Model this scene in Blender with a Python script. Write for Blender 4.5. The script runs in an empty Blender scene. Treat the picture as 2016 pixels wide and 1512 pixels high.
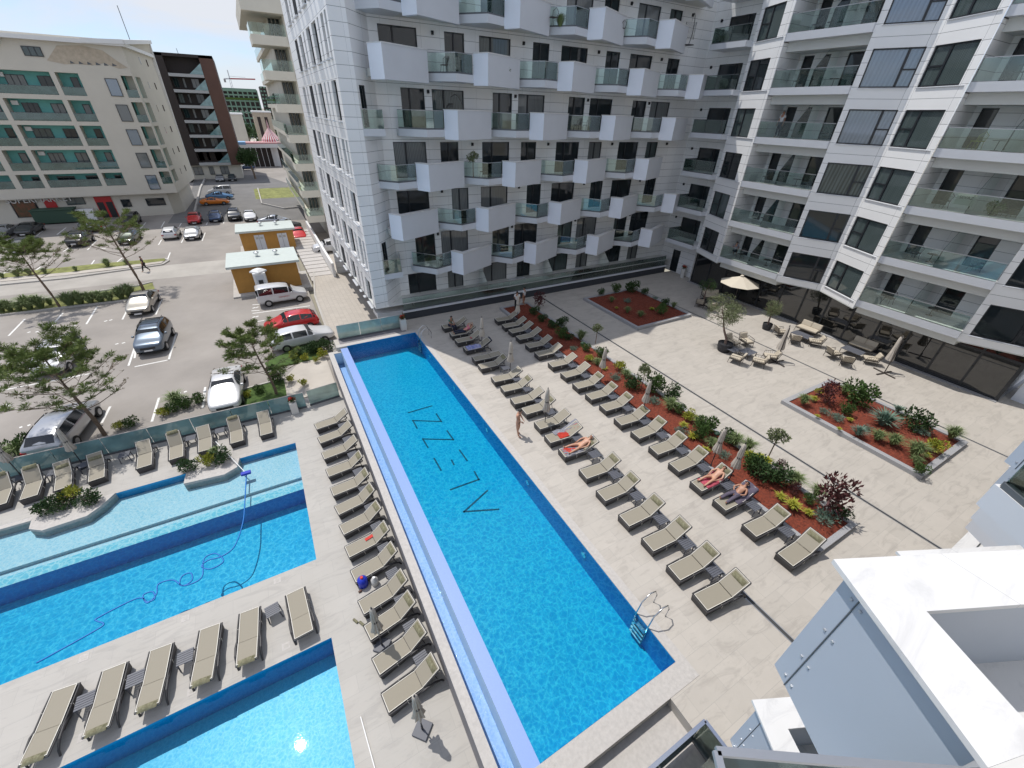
import bpy, bmesh, math, random
from mathutils import Vector, Matrix
rnd = random.Random(7)
S = bpy.context.scene
COL = S.collection
# ------------------------------------------------------------ camera
CM = ((0.8728555, -0.4871792, 0.0279231), (0.2477126, 0.4916627, 0.8348091), (0.4204304, 0.7217508, -0.5498309))
F_PX, CAM_H = 809.41, 14.0
cd = bpy.data.cameras.new('camera'); cam = bpy.data.objects.new('camera', cd); COL.objects.link(cam); S.camera = cam
cd.sensor_width = 36; cd.lens = F_PX / 2016 * 36; cd.clip_start = .05; cd.clip_end = 5000
m3 = Matrix((CM[0], CM[1], tuple(-v for v in CM[2]))).transposed()
cam.matrix_world = Matrix.Translation((0, 0, CAM_H)) @ m3.to_4x4()
# ------------------------------------------------------------ light
SUN = Vector((-.19, .418, 1.0)).normalized()
W = bpy.data.worlds.new('World'); S.world = W; W.use_nodes = True
wn = W.node_tree.nodes; wl = W.node_tree.links; wn.clear()
out = wn.new('ShaderNodeOutputWorld'); bg = wn.new('ShaderNodeBackground'); sky = wn.new('ShaderNodeTexSky')
sky.sky_type = 'NISHITA'; sky.sun_disc = False; sky.sun_elevation = math.asin(SUN.z)
sky.sun_rotation = math.atan2(SUN.x, SUN.y); sky.air_density = 1.0; sky.dust_density = .6; sky.ozone_density = 1.6
bg.inputs['Strength'].default_value = .15
tc = wn.new('ShaderNodeTexCoord'); mp = wn.new('ShaderNodeMapping'); mp.inputs['Scale'].default_value = (1, 1, 3.4)
nz = wn.new('ShaderNodeTexNoise'); nz.inputs['Scale'].default_value = 3.1; nz.inputs['Detail'].default_value = 7; nz.inputs['Roughness'].default_value = .55
nz.inputs['Distortion'].default_value = .35
cr = wn.new('ShaderNodeValToRGB'); cr.color_ramp.elements[0].position = .30; cr.color_ramp.elements[1].position = .58
mx = wn.new('ShaderNodeMixRGB'); mx.inputs['Color2'].default_value = (4.5, 4.7, 5.1, 1)
wl.new(tc.outputs['Generated'], mp.inputs['Vector']); wl.new(mp.outputs[0], nz.inputs['Vector']); wl.new(nz.outputs['Fac'], cr.inputs[0])
SKB = wn.new('ShaderNodeMixRGB'); SKB.blend_type = 'MULTIPLY'; SKB.inputs[0].default_value = 1; SKB.inputs['Color2'].default_value = (.66, .74, .92, 1); wl.new(sky.outputs[0], SKB.inputs['Color1'])
wl.new(cr.outputs[0], mx.inputs['Fac']); wl.new(SKB.outputs[0], mx.inputs['Color1']); wl.new(mx.outputs[0], bg.inputs[0]); wl.new(bg.outputs[0], out.inputs[0])
sd = bpy.data.lights.new('sun', 'SUN'); sd.energy = 3.05; sd.angle = math.radians(.5); sd.color = (1, .96, .9)
so = bpy.data.objects.new('sun', sd); COL.objects.link(so); so.rotation_euler = SUN.to_track_quat('Z', 'Y').to_euler(); so.location = (0, 0, 60)
S.view_settings.view_transform = 'Standard'; S.view_settings.look = 'None'; S.view_settings.gamma = 1; S.view_settings.exposure = 0.22
S.render.engine = 'CYCLES'
S.cycles.max_bounces = 8; S.cycles.transparent_max_bounces = 24; S.cycles.caustics_reflective = False; S.cycles.caustics_refractive = False
# ------------------------------------------------------------ helpers
def ray(px, py):
    a, b = (px - 1008) / F_PX, -(py - 756) / F_PX
    return Vector([CM[0][i] * a + CM[1][i] * b + CM[2][i] for i in range(3)])
def G(px, py, z=0.):          # where the line of sight of a photo point meets a level
    d = ray(px, py); t = (z - CAM_H) / d.z
    return Vector((d.x * t, d.y * t, z))
def GY(px, py, y):
    d = ray(px, py); t = y / d.y
    return Vector((d.x * t, y, CAM_H + d.z * t))
MATS = {}
def mat(name, col, rough=.6, metal=0., noise=0., nscale=3., spec=.5, bump=0., bscale=20., col2=None, streak=None, alpha=None):
    if name in MATS: return MATS[name]
    m = bpy.data.materials.new(name); m.use_nodes = True; MATS[name] = m
    n = m.node_tree.nodes; l = m.node_tree.links; p = n['Principled BSDF']
    p.inputs['Base Color'].default_value = (*col, 1); p.inputs['Roughness'].default_value = rough
    p.inputs['Metallic'].default_value = metal; p.inputs['Specular IOR Level'].default_value = spec
    if noise or col2 or bump:
        t = n.new('ShaderNodeTexCoord')
        vec = t.outputs['Object']
        if streak:
            mpp = n.new('ShaderNodeMapping'); mpp.inputs['Scale'].default_value = streak; l.new(vec, mpp.inputs[0]); vec = mpp.outputs[0]
    if noise or col2:
        z = n.new('ShaderNodeTexNoise'); z.inputs['Scale'].default_value = nscale; z.inputs['Detail'].default_value = 6; z.inputs['Roughness'].default_value = .6
        l.new(vec, z.inputs['Vector'])
        r = n.new('ShaderNodeValToRGB'); r.color_ramp.elements[0].position = .3; r.color_ramp.elements[1].position = .7
        c2 = col2 or tuple(min(1, c * (1 + noise)) for c in col); c1 = col if col2 else tuple(c * (1 - noise) for c in col)
        r.color_ramp.elements[0].color = (*c1, 1); r.color_ramp.elements[1].color = (*c2, 1)
        l.new(z.outputs['Fac'], r.inputs[0]); l.new(r.outputs[0], p.inputs['Base Color'])
    if bump:
        z2 = n.new('ShaderNodeTexNoise'); z2.inputs['Scale'].default_value = bscale; z2.inputs['Detail'].default_value = 4
        l.new(vec, z2.inputs['Vector']); b = n.new('ShaderNodeBump'); b.inputs['Strength'].default_value = bump; b.inputs['Distance'].default_value = .02
        l.new(z2.outputs['Fac'], b.inputs['Height']); l.new(b.outputs[0], p.inputs['Normal'])
    return m
def mnode(n, l, op, a, b=None):
    q = n.new('ShaderNodeMath'); q.operation = op
    for i, v in enumerate((a, b)):
        if v is None: continue
        if isinstance(v, (int, float)): q.inputs[i].default_value = v
        else: l.new(v, q.inputs[i])
    return q.outputs[0]
def joints(name, col, dark, px, py, pz, wx=.012, wz=.012, rough=.5, noise=.06, nscale=1.5, veins=0., offz=0., stag=False, vcol=(.3, .28, .25)):
    """panel or paving material: joint lines every px (along x), py (along y), pz (along z); 0 = none"""
    m = bpy.data.materials.new(name); m.use_nodes = True; MATS[name] = m
    n = m.node_tree.nodes; l = m.node_tree.links; p = n['Principled BSDF']; p.inputs['Roughness'].default_value = rough
    g = n.new('ShaderNodeNewGeometry'); s = n.new('ShaderNodeSeparateXYZ'); l.new(g.outputs['Position'], s.inputs[0])
    masks = []; cells = []
    for ax, per, w in (('X', px, wx), ('Y', py, wx), ('Z', pz, wz)):
        if not per: continue
        v = s.outputs[ax]
        if ax == 'Z' and offz: v = mnode(n, l, 'ADD', v, offz)
        if stag and ax == 'X':
            row = mnode(n, l, 'FLOOR', mnode(n, l, 'DIVIDE', s.outputs['Y'], py)); v = mnode(n, l, 'ADD', v, mnode(n, l, 'MULTIPLY', row, px * .5))
        d = mnode(n, l, 'DIVIDE', v, per); fr = mnode(n, l, 'FRACT', d); cells.append(mnode(n, l, 'FLOOR', d))
        masks.append(mnode(n, l, 'LESS_THAN', fr, w / per))
    msk = masks[0]
    for q in masks[1:]: msk = mnode(n, l, 'MAXIMUM', msk, q)
    cell = cells[0]
    for i, q in enumerate(cells[1:]): cell = mnode(n, l, 'ADD', mnode(n, l, 'MULTIPLY', q, 7.31 + i), cell)
    wnn = n.new('ShaderNodeTexWhiteNoise'); wnn.noise_dimensions = '1D'; l.new(cell, wnn.inputs['W'])
    z = n.new('ShaderNodeTexNoise'); z.inputs['Scale'].default_value = nscale; z.inputs['Detail'].default_value = 7; z.inputs['Roughness'].default_value = .62
    l.new(g.outputs['Position'], z.inputs['Vector'])
    k = mnode(n, l, 'ADD', mnode(n, l, 'MULTIPLY', wnn.outputs['Value'], noise), mnode(n, l, 'MULTIPLY', z.outputs['Fac'], noise * 2.4))
    k = mnode(n, l, 'ADD', k, 1 - noise * 1.7)
    base = n.new('ShaderNodeMixRGB'); base.blend_type = 'MULTIPLY'; base.inputs['Fac'].default_value = 1; base.inputs['Color1'].default_value = (*col, 1)
    l.new(k, base.inputs['Color2']); c = base.outputs[0]
    if veins:
        mp2 = n.new('ShaderNodeMapping'); mp2.inputs['Scale'].default_value = (.45, 1.5, 1); mp2.inputs['Rotation'].default_value = (0, 0, .25); l.new(g.outputs['Position'], mp2.inputs[0])
        z3 = n.new('ShaderNodeTexNoise'); z3.inputs['Scale'].default_value = 1.7; z3.inputs['Detail'].default_value = 9; z3.inputs['Roughness'].default_value = .7; z3.inputs['Distortion'].default_value = 1.2
        l.new(mp2.outputs[0], z3.inputs['Vector'])
        r3 = n.new('ShaderNodeValToRGB'); e = r3.color_ramp.elements; e[0].position = .50; e[0].color = (0, 0, 0, 1); e[1].position = .62; e[1].color = (1, 1, 1, 1)
        l.new(z3.outputs['Fac'], r3.inputs[0]); vm = n.new('ShaderNodeMixRGB'); vm.inputs['Color2'].default_value = (*vcol, 1)
        l.new(mnode(n, l, 'MULTIPLY', r3.outputs[0], veins), vm.inputs['Fac']); l.new(c, vm.inputs['Color1']); c = vm.outputs[0]
    fin = n.new('ShaderNodeMixRGB'); fin.inputs['Color2'].default_value = (*dark, 1); l.new(msk, fin.inputs['Fac']); l.new(c, fin.inputs['Color1'])
    l.new(fin.outputs[0], p.inputs['Base Color'])
    bp = n.new('ShaderNodeBump'); bp.inputs['Strength'].default_value = .25; bp.inputs['Distance'].default_value = .01; l.new(z.outputs['Fac'], bp.inputs['Height']); l.new(bp.outputs[0], p.inputs['Normal'])
    return m
def clear_glass(name, tint, refl=.10, rough=.02, haze=0., hcol=(.3, .5, .5)):
    m = bpy.data.materials.new(name); m.use_nodes = True; n = m.node_tree.nodes; l = m.node_tree.links; n.clear()
    o = n.new('ShaderNodeOutputMaterial'); t = n.new('ShaderNodeBsdfTransparent'); t.inputs[0].default_value = (*tint, 1)
    g = n.new('ShaderNodeBsdfGlossy'); g.inputs['Roughness'].default_value = rough; g.inputs[0].default_value = (.95, 1, .98, 1)
    f = n.new('ShaderNodeFresnel'); f.inputs[0].default_value = 1.5; a = mnode(n, l, 'ADD', mnode(n, l, 'MULTIPLY', f.outputs[0], .9), refl * .4)
    src = t.outputs[0]
    if haze:
        d = n.new('ShaderNodeBsdfDiffuse'); tcn = n.new('ShaderNodeTexCoord'); z = n.new('ShaderNodeTexNoise'); z.inputs['Scale'].default_value = 1.1; z.inputs['Detail'].default_value = 5; l.new(tcn.outputs['Object'], z.inputs['Vector'])
        rr = n.new('ShaderNodeValToRGB'); rr.color_ramp.elements[0].position = .35; rr.color_ramp.elements[1].position = .7
        rr.color_ramp.elements[0].color = (*[c * .75 for c in hcol], 1); rr.color_ramp.elements[1].color = (*[c * 1.25 for c in hcol], 1); l.new(z.outputs['Fac'], rr.inputs[0]); l.new(rr.outputs[0], d.inputs[0])
        x = n.new('ShaderNodeMixShader'); x.inputs[0].default_value = haze; l.new(t.outputs[0], x.inputs[1]); l.new(d.outputs[0], x.inputs[2]); src = x.outputs[0]
    x2 = n.new('ShaderNodeMixShader'); l.new(a, x2.inputs[0]); l.new(src, x2.inputs[1]); l.new(g.outputs[0], x2.inputs[2]); l.new(x2.outputs[0], o.inputs[0])
    MATS[name] = m; return m
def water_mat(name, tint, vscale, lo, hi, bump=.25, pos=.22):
    """water surface with a caustic light web painted into its transparent colour as cells"""
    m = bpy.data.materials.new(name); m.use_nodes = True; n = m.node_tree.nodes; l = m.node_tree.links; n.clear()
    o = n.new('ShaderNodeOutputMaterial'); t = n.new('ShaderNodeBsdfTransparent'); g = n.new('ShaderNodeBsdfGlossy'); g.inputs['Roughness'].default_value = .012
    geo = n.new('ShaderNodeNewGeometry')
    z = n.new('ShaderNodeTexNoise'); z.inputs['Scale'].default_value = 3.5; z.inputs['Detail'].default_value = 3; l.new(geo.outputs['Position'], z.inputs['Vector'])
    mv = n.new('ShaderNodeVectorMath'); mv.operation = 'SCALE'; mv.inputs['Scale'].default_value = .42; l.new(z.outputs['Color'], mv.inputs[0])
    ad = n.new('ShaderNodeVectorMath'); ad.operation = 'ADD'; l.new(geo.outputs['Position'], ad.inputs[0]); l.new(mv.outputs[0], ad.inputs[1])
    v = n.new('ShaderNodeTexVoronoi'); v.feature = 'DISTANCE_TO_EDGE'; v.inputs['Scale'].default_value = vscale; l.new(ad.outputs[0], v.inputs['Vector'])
    r = n.new('ShaderNodeValToRGB'); e = r.color_ramp.elements; e[0].position = 0; e[0].color = (*hi, 1); e[1].position = pos; e[1].color = (*[a * .45 + c * .55 for a, c in zip(hi, lo)], 1); e2 = e.new(pos * 3.6); e2.color = (*lo, 1); l.new(v.outputs['Distance'], r.inputs[0])  # bright lines and dimmer cells imitate caustics through the colour
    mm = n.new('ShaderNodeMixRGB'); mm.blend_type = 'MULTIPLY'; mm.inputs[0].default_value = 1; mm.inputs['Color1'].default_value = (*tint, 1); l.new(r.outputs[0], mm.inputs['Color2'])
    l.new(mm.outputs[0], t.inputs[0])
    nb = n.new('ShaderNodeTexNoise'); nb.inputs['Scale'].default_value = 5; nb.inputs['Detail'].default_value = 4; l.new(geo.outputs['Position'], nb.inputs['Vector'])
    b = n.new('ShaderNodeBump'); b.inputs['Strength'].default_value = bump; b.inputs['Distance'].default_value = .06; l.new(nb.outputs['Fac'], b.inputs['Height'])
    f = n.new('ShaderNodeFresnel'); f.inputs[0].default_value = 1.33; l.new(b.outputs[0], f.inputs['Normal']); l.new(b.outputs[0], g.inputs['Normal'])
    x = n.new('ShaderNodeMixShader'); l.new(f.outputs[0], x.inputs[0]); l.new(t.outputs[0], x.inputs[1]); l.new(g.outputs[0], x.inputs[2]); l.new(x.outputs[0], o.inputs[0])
    MATS[name] = m; return m

class MB:
    """collects shapes, then links them as ONE mesh"""
    def __init__(s): s.v = []; s.f = []; s.m = []; s.mats = []
    def mi(s, m):
        if isinstance(m, str): m = MATS[m]
        if m not in s.mats: s.mats.append(m)
        return s.mats.index(m)
    def add(s, vs, fs, m):
        b = len(s.v); k = s.mi(m); s.v += [tuple(v) for v in vs]; s.f += [tuple(b + i for i in f) for f in fs]; s.m += [k] * len(fs)
    def box(s, x0, x1, y0, y1, z0, z1, m):
        if x0 > x1: x0, x1 = x1, x0
        if y0 > y1: y0, y1 = y1, y0
        s.add([(x0, y0, z0), (x1, y0, z0), (x1, y1, z0), (x0, y1, z0), (x0, y0, z1), (x1, y0, z1), (x1, y1, z1), (x0, y1, z1)],
              [(0, 3, 2, 1), (4, 5, 6, 7), (0, 1, 5, 4), (1, 2, 6, 5), (2, 3, 7, 6), (3, 0, 4, 7)], m)
    def bar(s, a, b, w, h, m, up=(0, 0, 1)):     # box from a to b, w wide, h high
        a = Vector(a); b = Vector(b); d = (b - a)
        if d.length < 1e-6: return
        d.normalize(); up = Vector(up); sd_ = d.cross(up)
        if sd_.length < 1e-4: sd_ = d.cross(Vector((1, 0, 0)))
        sd_.normalize(); u2 = sd_.cross(d); sd_ *= w / 2; u2 *= h / 2
        vs = [p + i * sd_ + j * u2 for p in (a, b) for i, j in ((-1, -1), (1, -1), (1, 1), (-1, 1))]
        s.add(vs, [(0, 1, 2, 3), (7, 6, 5, 4), (0, 4, 5, 1), (1, 5, 6, 2), (2, 6, 7, 3), (3, 7, 4, 0)], m)
    def prism(s, poly, z0, z1, m, mtop=None):
        n = len(poly)
        ar = sum(poly[i][0] * poly[(i + 1) % n][1] - poly[(i + 1) % n][0] * poly[i][1] for i in range(n))
        if ar < 0: poly = poly[::-1]
        vs = [(p[0], p[1], z0) for p in poly] + [(p[0], p[1], z1) for p in poly]
        s.add(vs, [tuple(range(n))[::-1]] + [(i, (i + 1) % n, n + (i + 1) % n, n + i) for i in range(n)], m)
        s.add([(p[0], p[1], z1) for p in poly], [tuple(range(n))], mtop or m)
    def tube(s, pts, r, m, k=8, caps=True):
        pts = [Vector(p) for p in pts]; rs = r if isinstance(r, (list, tuple)) else [r] * len(pts); vs = []; fs = []
        for i, p in enumerate(pts):
            d = (pts[min(i + 1, len(pts) - 1)] - pts[max(i - 1, 0)]); d = d.normalized() if d.length > 1e-9 else Vector((0, 0, 1))
            a = d.cross(Vector((0, 0, 1)));
            if a.length < .05: a = d.cross(Vector((0, 1, 0)))
            a.normalize(); b = d.cross(a)
            for j in range(k):
                t = 2 * math.pi * j / k; vs.append(p + (a * math.cos(t) + b * math.sin(t)) * rs[i])
        for i in range(len(pts) - 1):
            for j in range(k): fs.append((i * k + j, i * k + (j + 1) % k, (i + 1) * k + (j + 1) % k, (i + 1) * k + j))
        if caps: fs += [tuple(range(k))[::-1], tuple(range((len(pts) - 1) * k, len(pts) * k))]
        s.add(vs, fs, m)
    def lathe(s, prof, m, c=(0, 0, 0), k=16):    # prof: (r, z)
        vs = []; fs = []
        for r, z in prof:
            for j in range(k): t = 2 * math.pi * j / k; vs.append((c[0] + r * math.cos(t), c[1] + r * math.sin(t), c[2] + z))
        for i in range(len(prof) - 1):
            for j in range(k): fs.append((i * k + j, i * k + (j + 1) % k, (i + 1) * k + (j + 1) % k, (i + 1) * k + j))
        fs += [tuple(range(k))[::-1], tuple(range((len(prof) - 1) * k, len(prof) * k))]
        s.add(vs, fs, m)
    def quad(s, a, b, c, d, m): s.add([a, b, c, d], [(0, 1, 2, 3)], m)
    def build(s, name, parent=None, loc=None, rz=0, smooth=False, bevel=0., **tags):
        me = bpy.data.meshes.new(name); me.from_pydata([tuple(v) for v in s.v], [], s.f)
        for q in s.mats: me.materials.append(q)
        me.polygons.foreach_set('material_index', s.m)
        if smooth: me.polygons.foreach_set('use_smooth', [True] * len(s.f))
        me.update(); o = bpy.data.objects.new(name, me); COL.objects.link(o)
        if parent: o.parent = parent
        if loc is not None: o.location = loc
        if rz: o.rotation_euler.z = rz
        if bevel:
            b = o.modifiers.new('bevel', 'BEVEL'); b.width = bevel; b.segments = 2; b.limit_method = 'ANGLE'
        for k_, v in tags.items(): o[k_] = v
        return o
def thing(name, label, cat, loc=(0, 0, 0), rz=0, group=None):
    o = bpy.data.objects.new(name, None); COL.objects.link(o); o.location = loc; o.rotation_euler.z = rz; o.empty_display_size = .2
    o['label'] = label; o['category'] = cat
    if group: o['group'] = group
    return o
def tag(o, label, cat, group=None):
    o['label'] = label; o['category'] = cat
    if group: o['group'] = group
    return o
def struct(o): o['kind'] = 'structure'; return o
def copy_tree(o, parent=None):
    c = o.copy(); COL.objects.link(c); c.parent = parent
    for ch in [q for q in bpy.data.objects if q.parent == o]: copy_tree(ch, c)
    return c
KIDS = {}
def dup(o, loc, rz, label, group=None):
    if o.name not in KIDS:
        KIDS[o.name] = [(ch, list(ch.children)) for ch in o.children]
    r = o.copy(); COL.objects.link(r); r.location = loc; r.rotation_euler.z = rz; r['label'] = label
    if group: r['group'] = group
    for ch, gs in KIDS[o.name]:
        c = ch.copy(); COL.objects.link(c); c.parent = r
        for g in gs:
            d = g.copy(); COL.objects.link(d); d.parent = c
    return r
ORD = 'first second third fourth fifth sixth seventh eighth ninth tenth eleventh twelfth thirteenth fourteenth fifteenth sixteenth seventeenth eighteenth nineteenth twentieth'.split()
#@@MATERIALS
# ------------------------------------------------------------ materials
mat('concrete', (.42, .40, .37), .8, noise=.12, nscale=2)
mat('coping', (.46, .435, .41), .75, noise=.10, nscale=9, bump=.3, bscale=60)
mat('granite', (.33, .33, .34), .6, noise=.35, nscale=45)
joints('marble', (.69, .685, .68), (.45, .45, .45), 2.2, 0, 0, .006, rough=.3, noise=.04, nscale=2, veins=.35, vcol=(.42, .42, .43))
joints('paving', (.45, .415, .37), (.33, .31, .285), 1.2, .6, 0, .008, rough=.62, noise=.07, nscale=1.6, veins=.34, stag=True, vcol=(.26, .235, .21))
joints('deck_paving', (.41, .39, .36), (.31, .30, .285), 1.2, .6, 0, .007, rough=.7, noise=.055, nscale=1.0, veins=.30, stag=True, vcol=(.25, .24, .23))
joints('block_paving', (.44, .40, .35), (.31, .28, .25), .4, .2, 0, .02, rough=.85, noise=.10, nscale=.5)
joints('cladding', (.84, .84, .835), (.15, .155, .16), 1.25, 0, .62, .005, .020, rough=.42, noise=.05, nscale=.6, offz=.11)
joints('cladding_side', (.84, .84, .835), (.15, .155, .16), 0, 1.1, .62, .005, .018, rough=.42, noise=.05, nscale=.6, offz=.11)
mat('white_and_shaded_panel', (.58, .60, .635), .38, noise=.03, nscale=.8)  # plain white parts; on parapet long faces its greyer tone paints in shade
mat('blue_and_lit_panel', (.80, .84, .92), .35, noise=.03, nscale=.7)  # pale blue end wall; on parapet short faces it paints in brighter sky light
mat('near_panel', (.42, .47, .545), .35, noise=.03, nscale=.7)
mat('soffit', (.62, .63, .60), .7)
mat('asphalt', (.29, .265, .24), .9, noise=.16, nscale=.22, bump=.25, bscale=30)
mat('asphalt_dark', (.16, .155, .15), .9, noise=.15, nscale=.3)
mat('road_dust', (.38, .355, .32), .95, noise=.15, nscale=.35)
mat('pavement', (.46, .42, .37), .9, noise=.12, nscale=.5)
mat('kerb_stone', (.44, .42, .39), .85, noise=.1, nscale=3)
mat('paint', (.72, .71, .68), .7, noise=.12, nscale=6)
mat('land', (.30, .28, .22), 1, noise=.25, nscale=.02)
mat('lawn', (.055, .10, .02), .95, noise=.35, nscale=3, bump=.6, bscale=40)
mat('dry_grass', (.20, .21, .07), 1, noise=.4, nscale=1.2)
mat('mulch', (.25, .05, .022), .95, col2=(.07, .016, .010), nscale=11, bump=1.0, bscale=30)
mat('plinth_dark', (.035, .04, .05), .35)
mat('drain', (.05, .05, .05), .6)
mat('steel', (.62, .63, .65), .22, metal=1)
mat('rail_metal', (.42, .43, .45), .35, metal=.8)
mat('frame_dark', (.022, .025, .03), .35)
mat('frame_mid', (.10, .11, .12), .4)
mat('white_paint', (.75, .75, .74), .5)
mat('black', (.015, .015, .016), .5)
mat('rubber', (.02, .02, .02), .8)
mat('bolt', (.55, .57, .6), .3, metal=.7)
joints('pool_tile', (.010, .50, .64), (.01, .38, .58), .30, .30, 0, .006, rough=.4, noise=.03, nscale=1.5)
joints('pool_tile_low', (.012, .46, .66), (.02, .38, .58), .30, .30, 0, .006, rough=.4, noise=.05, nscale=1.1)
joints('pool_wall', (.004, .30, .62), (.003, .25, .54), .30, .30, .30, .006, .006, rough=.4, noise=.03)
mat('shelf_tile', (.50, .62, .66), .5, noise=.06, nscale=20)
mat('weir_tile', (.25, .36, .66), .3, noise=.06, nscale=60)
mat('wall_grey', (.20, .19, .20), .8, noise=.1); mat('channel_tile', (.50, .66, .80), .4, noise=.06, nscale=40)
mat('letter_tile', (.01, .08, .12), .6)
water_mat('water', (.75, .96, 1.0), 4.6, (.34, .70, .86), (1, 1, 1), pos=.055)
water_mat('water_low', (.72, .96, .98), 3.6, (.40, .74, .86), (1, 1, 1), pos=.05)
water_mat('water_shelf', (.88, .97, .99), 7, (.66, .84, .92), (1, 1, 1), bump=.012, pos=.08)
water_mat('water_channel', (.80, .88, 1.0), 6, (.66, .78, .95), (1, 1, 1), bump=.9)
clear_glass('rail_glass', (.84, .92, .89), .10)
clear_glass('fence_glass', (.45, .62, .62), .12, haze=.66, hcol=(.24, .42, .44))
clear_glass('fence_glass_pale', (.62, .75, .72), .12, haze=.5, hcol=(.42, .55, .52))
clear_glass('partition_glass', (.35, .48, .46), .12, haze=.55, hcol=(.13, .21, .20))
def window_glass(name, c, c2=None, rough=.03, ior=1.6, curtain=False):
    m = mat(name, c, rough, spec=.5); p = m.node_tree.nodes['Principled BSDF']; p.inputs['IOR'].default_value = ior
    n = m.node_tree.nodes; l = m.node_tree.links
    if curtain:
        g = n.new('ShaderNodeNewGeometry'); w = n.new('ShaderNodeTexWave'); w.inputs['Scale'].default_value = 5.5; w.inputs['Distortion'].default_value = 3.0; w.bands_direction = 'DIAGONAL'
        mp_ = n.new('ShaderNodeMapping'); mp_.inputs['Scale'].default_value = (1, 1, .05); l.new(g.outputs['Position'], mp_.inputs[0]); l.new(mp_.outputs[0], w.inputs['Vector'])
        x = n.new('ShaderNodeMixRGB'); x.inputs['Color1'].default_value = (*c, 1); x.inputs['Color2'].default_value = (*c2, 1); l.new(w.outputs['Fac'], x.inputs[0]); l.new(x.outputs[0], p.inputs['Base Color'])
    g2 = n.new('ShaderNodeNewGeometry'); z = n.new('ShaderNodeTexNoise'); z.inputs['Scale'].default_value = .7; l.new(g2.outputs['Position'], z.inputs['Vector'])
    b = n.new('ShaderNodeBump'); b.inputs['Strength'].default_value = .03 if 'shop' not in name else .008; b.inputs['Distance'].default_value = .05; l.new(z.outputs['Fac'], b.inputs['Height']); l.new(b.outputs[0], p.inputs['Normal'])
window_glass('pane', (.018, .024, .028)); window_glass('pane_curtain', (.04, .055, .055), (.10, .13, .13), curtain=True)
window_glass('pane_light', (.13, .14, .14), (.22, .23, .23), curtain=True)
window_glass('pane_blue', (.10, .15, .21), (.14, .20, .27), curtain=True, ior=2.2)
window_glass('shop_glass', (.010, .012, .013), ior=1.9, rough=.015)
mat('cream', (.60, .565, .49), .8, noise=.04, nscale=.3)
mat('cream2', (.62, .585, .50), .8, noise=.05, nscale=.4)
mat('teal_wall', (.16, .46, .43), .8, noise=.05)
mat('brown_panel', (.115, .058, .042), .7, noise=.08, nscale=.4)
mat('brown_dark', (.035, .025, .022), .7)
mat('grey_band', (.42, .42, .42), .7)
mat('stain', (.48, .41, .32), .9, noise=.15, nscale=2)
mat('orange_wall', (.42, .215, .05), .85, noise=.08, nscale=2)
mat('pale_roof', (.50, .55, .52), .6, noise=.05)
mat('green_frame', (.16, .26, .20), .8, noise=.15)
mat('red_sign', (.45, .02, .02), .5)
mat('poster', (.22, .07, .03), .5, col2=(.04, .05, .02), nscale=2.5); mat('pink', (.62, .34, .34), .7); mat('sky_blue', (.22, .40, .62), .7); mat('dark_green', (.03, .07, .045), .6)
mat('yellow', (.55, .42, .05), .6)
# ------------------------------------------------------------ ground, decks, pools
LD = -2.0                                   # level of the street and of the lower pool deck
def sheet(name, poly, z, m, z0=None):
    b = MB(); b.prism([(p[0], p[1]) for p in poly], z - .3 if z0 is None else z0, z, m); return struct(b.build(name))
b = MB(); zg = LD - .34
for x0, x1, y0, y1 in ((-1500, 1500, 25.5, 3000), (-1500, 1500, -400, -6), (-1500, -40, -6, 25.5), (1.42, 1500, -6, 25.5)): b.quad((x0, y0, zg), (x1, y0, zg), (x1, y1, zg), (x0, y1, zg), 'land')
struct(b.build('ground'))
def flat(name, poly, z, m):
    b = MB(); n = len(poly); p = [tuple(q[:2]) for q in poly]
    ar = sum(p[i][0] * p[(i + 1) % n][1] - p[(i + 1) % n][0] * p[i][1] for i in range(n))
    if ar < 0: p = p[::-1]
    b.add([(q[0], q[1], z) for q in p], [tuple(range(n))], m); return struct(b.build(name))
flat('parking_lot', [(-70, 25.62), (1.9, 25.62), (1.9, 60), (12, 60), (30, 60), (30, 180), (-70, 180)], LD - .012, 'asphalt')
flat('far_forecourt', [(-18, 160), (90, 160), (90, 420), (-18, 420)], LD - .02, 'pavement')
flat('side_yard', [(-1, 104), (30, 104), (30, 118), (-1, 118)], LD - .004, 'dry_grass')
flat('road', [(-70, 57.2), (-12, 56.2), (-3.5, 55.6), (-3.5, 61), (-12, 61.4), (-70, 62.6)], LD - .006, 'road_dust')
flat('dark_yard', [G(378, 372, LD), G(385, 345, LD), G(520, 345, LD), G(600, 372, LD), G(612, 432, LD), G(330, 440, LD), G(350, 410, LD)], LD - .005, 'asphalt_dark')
# pavement by the white building
b = MB(); b.prism([(1.9, 29.4), (11, 29.4), (11, 70), (5.2, 70), (2.2, 44)], LD - .2, LD + .06, 'block_paving'); struct(b.build('pavement'))
b = MB(); b.prism([(-2.4, 25.7), (1.3, 25.7), (1.3, 31.2), (.2, 31.9), (-2.4, 27.6)], LD - .2, LD + .05, 'pavement'); struct(b.build('footpath'))
b = MB(); b.prism([(-5.1, 25.75), (-1.75, 25.75), (-1.75, 28.6), (-5.1, 28.2)], LD - .2, LD + .09, 'lawn'); struct(b.build('lawn'))
b = MB(); b.prism([(-2.6, 30.6), (.55, 30.6), (1.25, 31.0), (1.25, 33.1), (-.4, 33.3), (-2.8, 31.6)], LD - .2, LD + .09, 'lawn'); struct(b.build('lawn_strip'))
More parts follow.
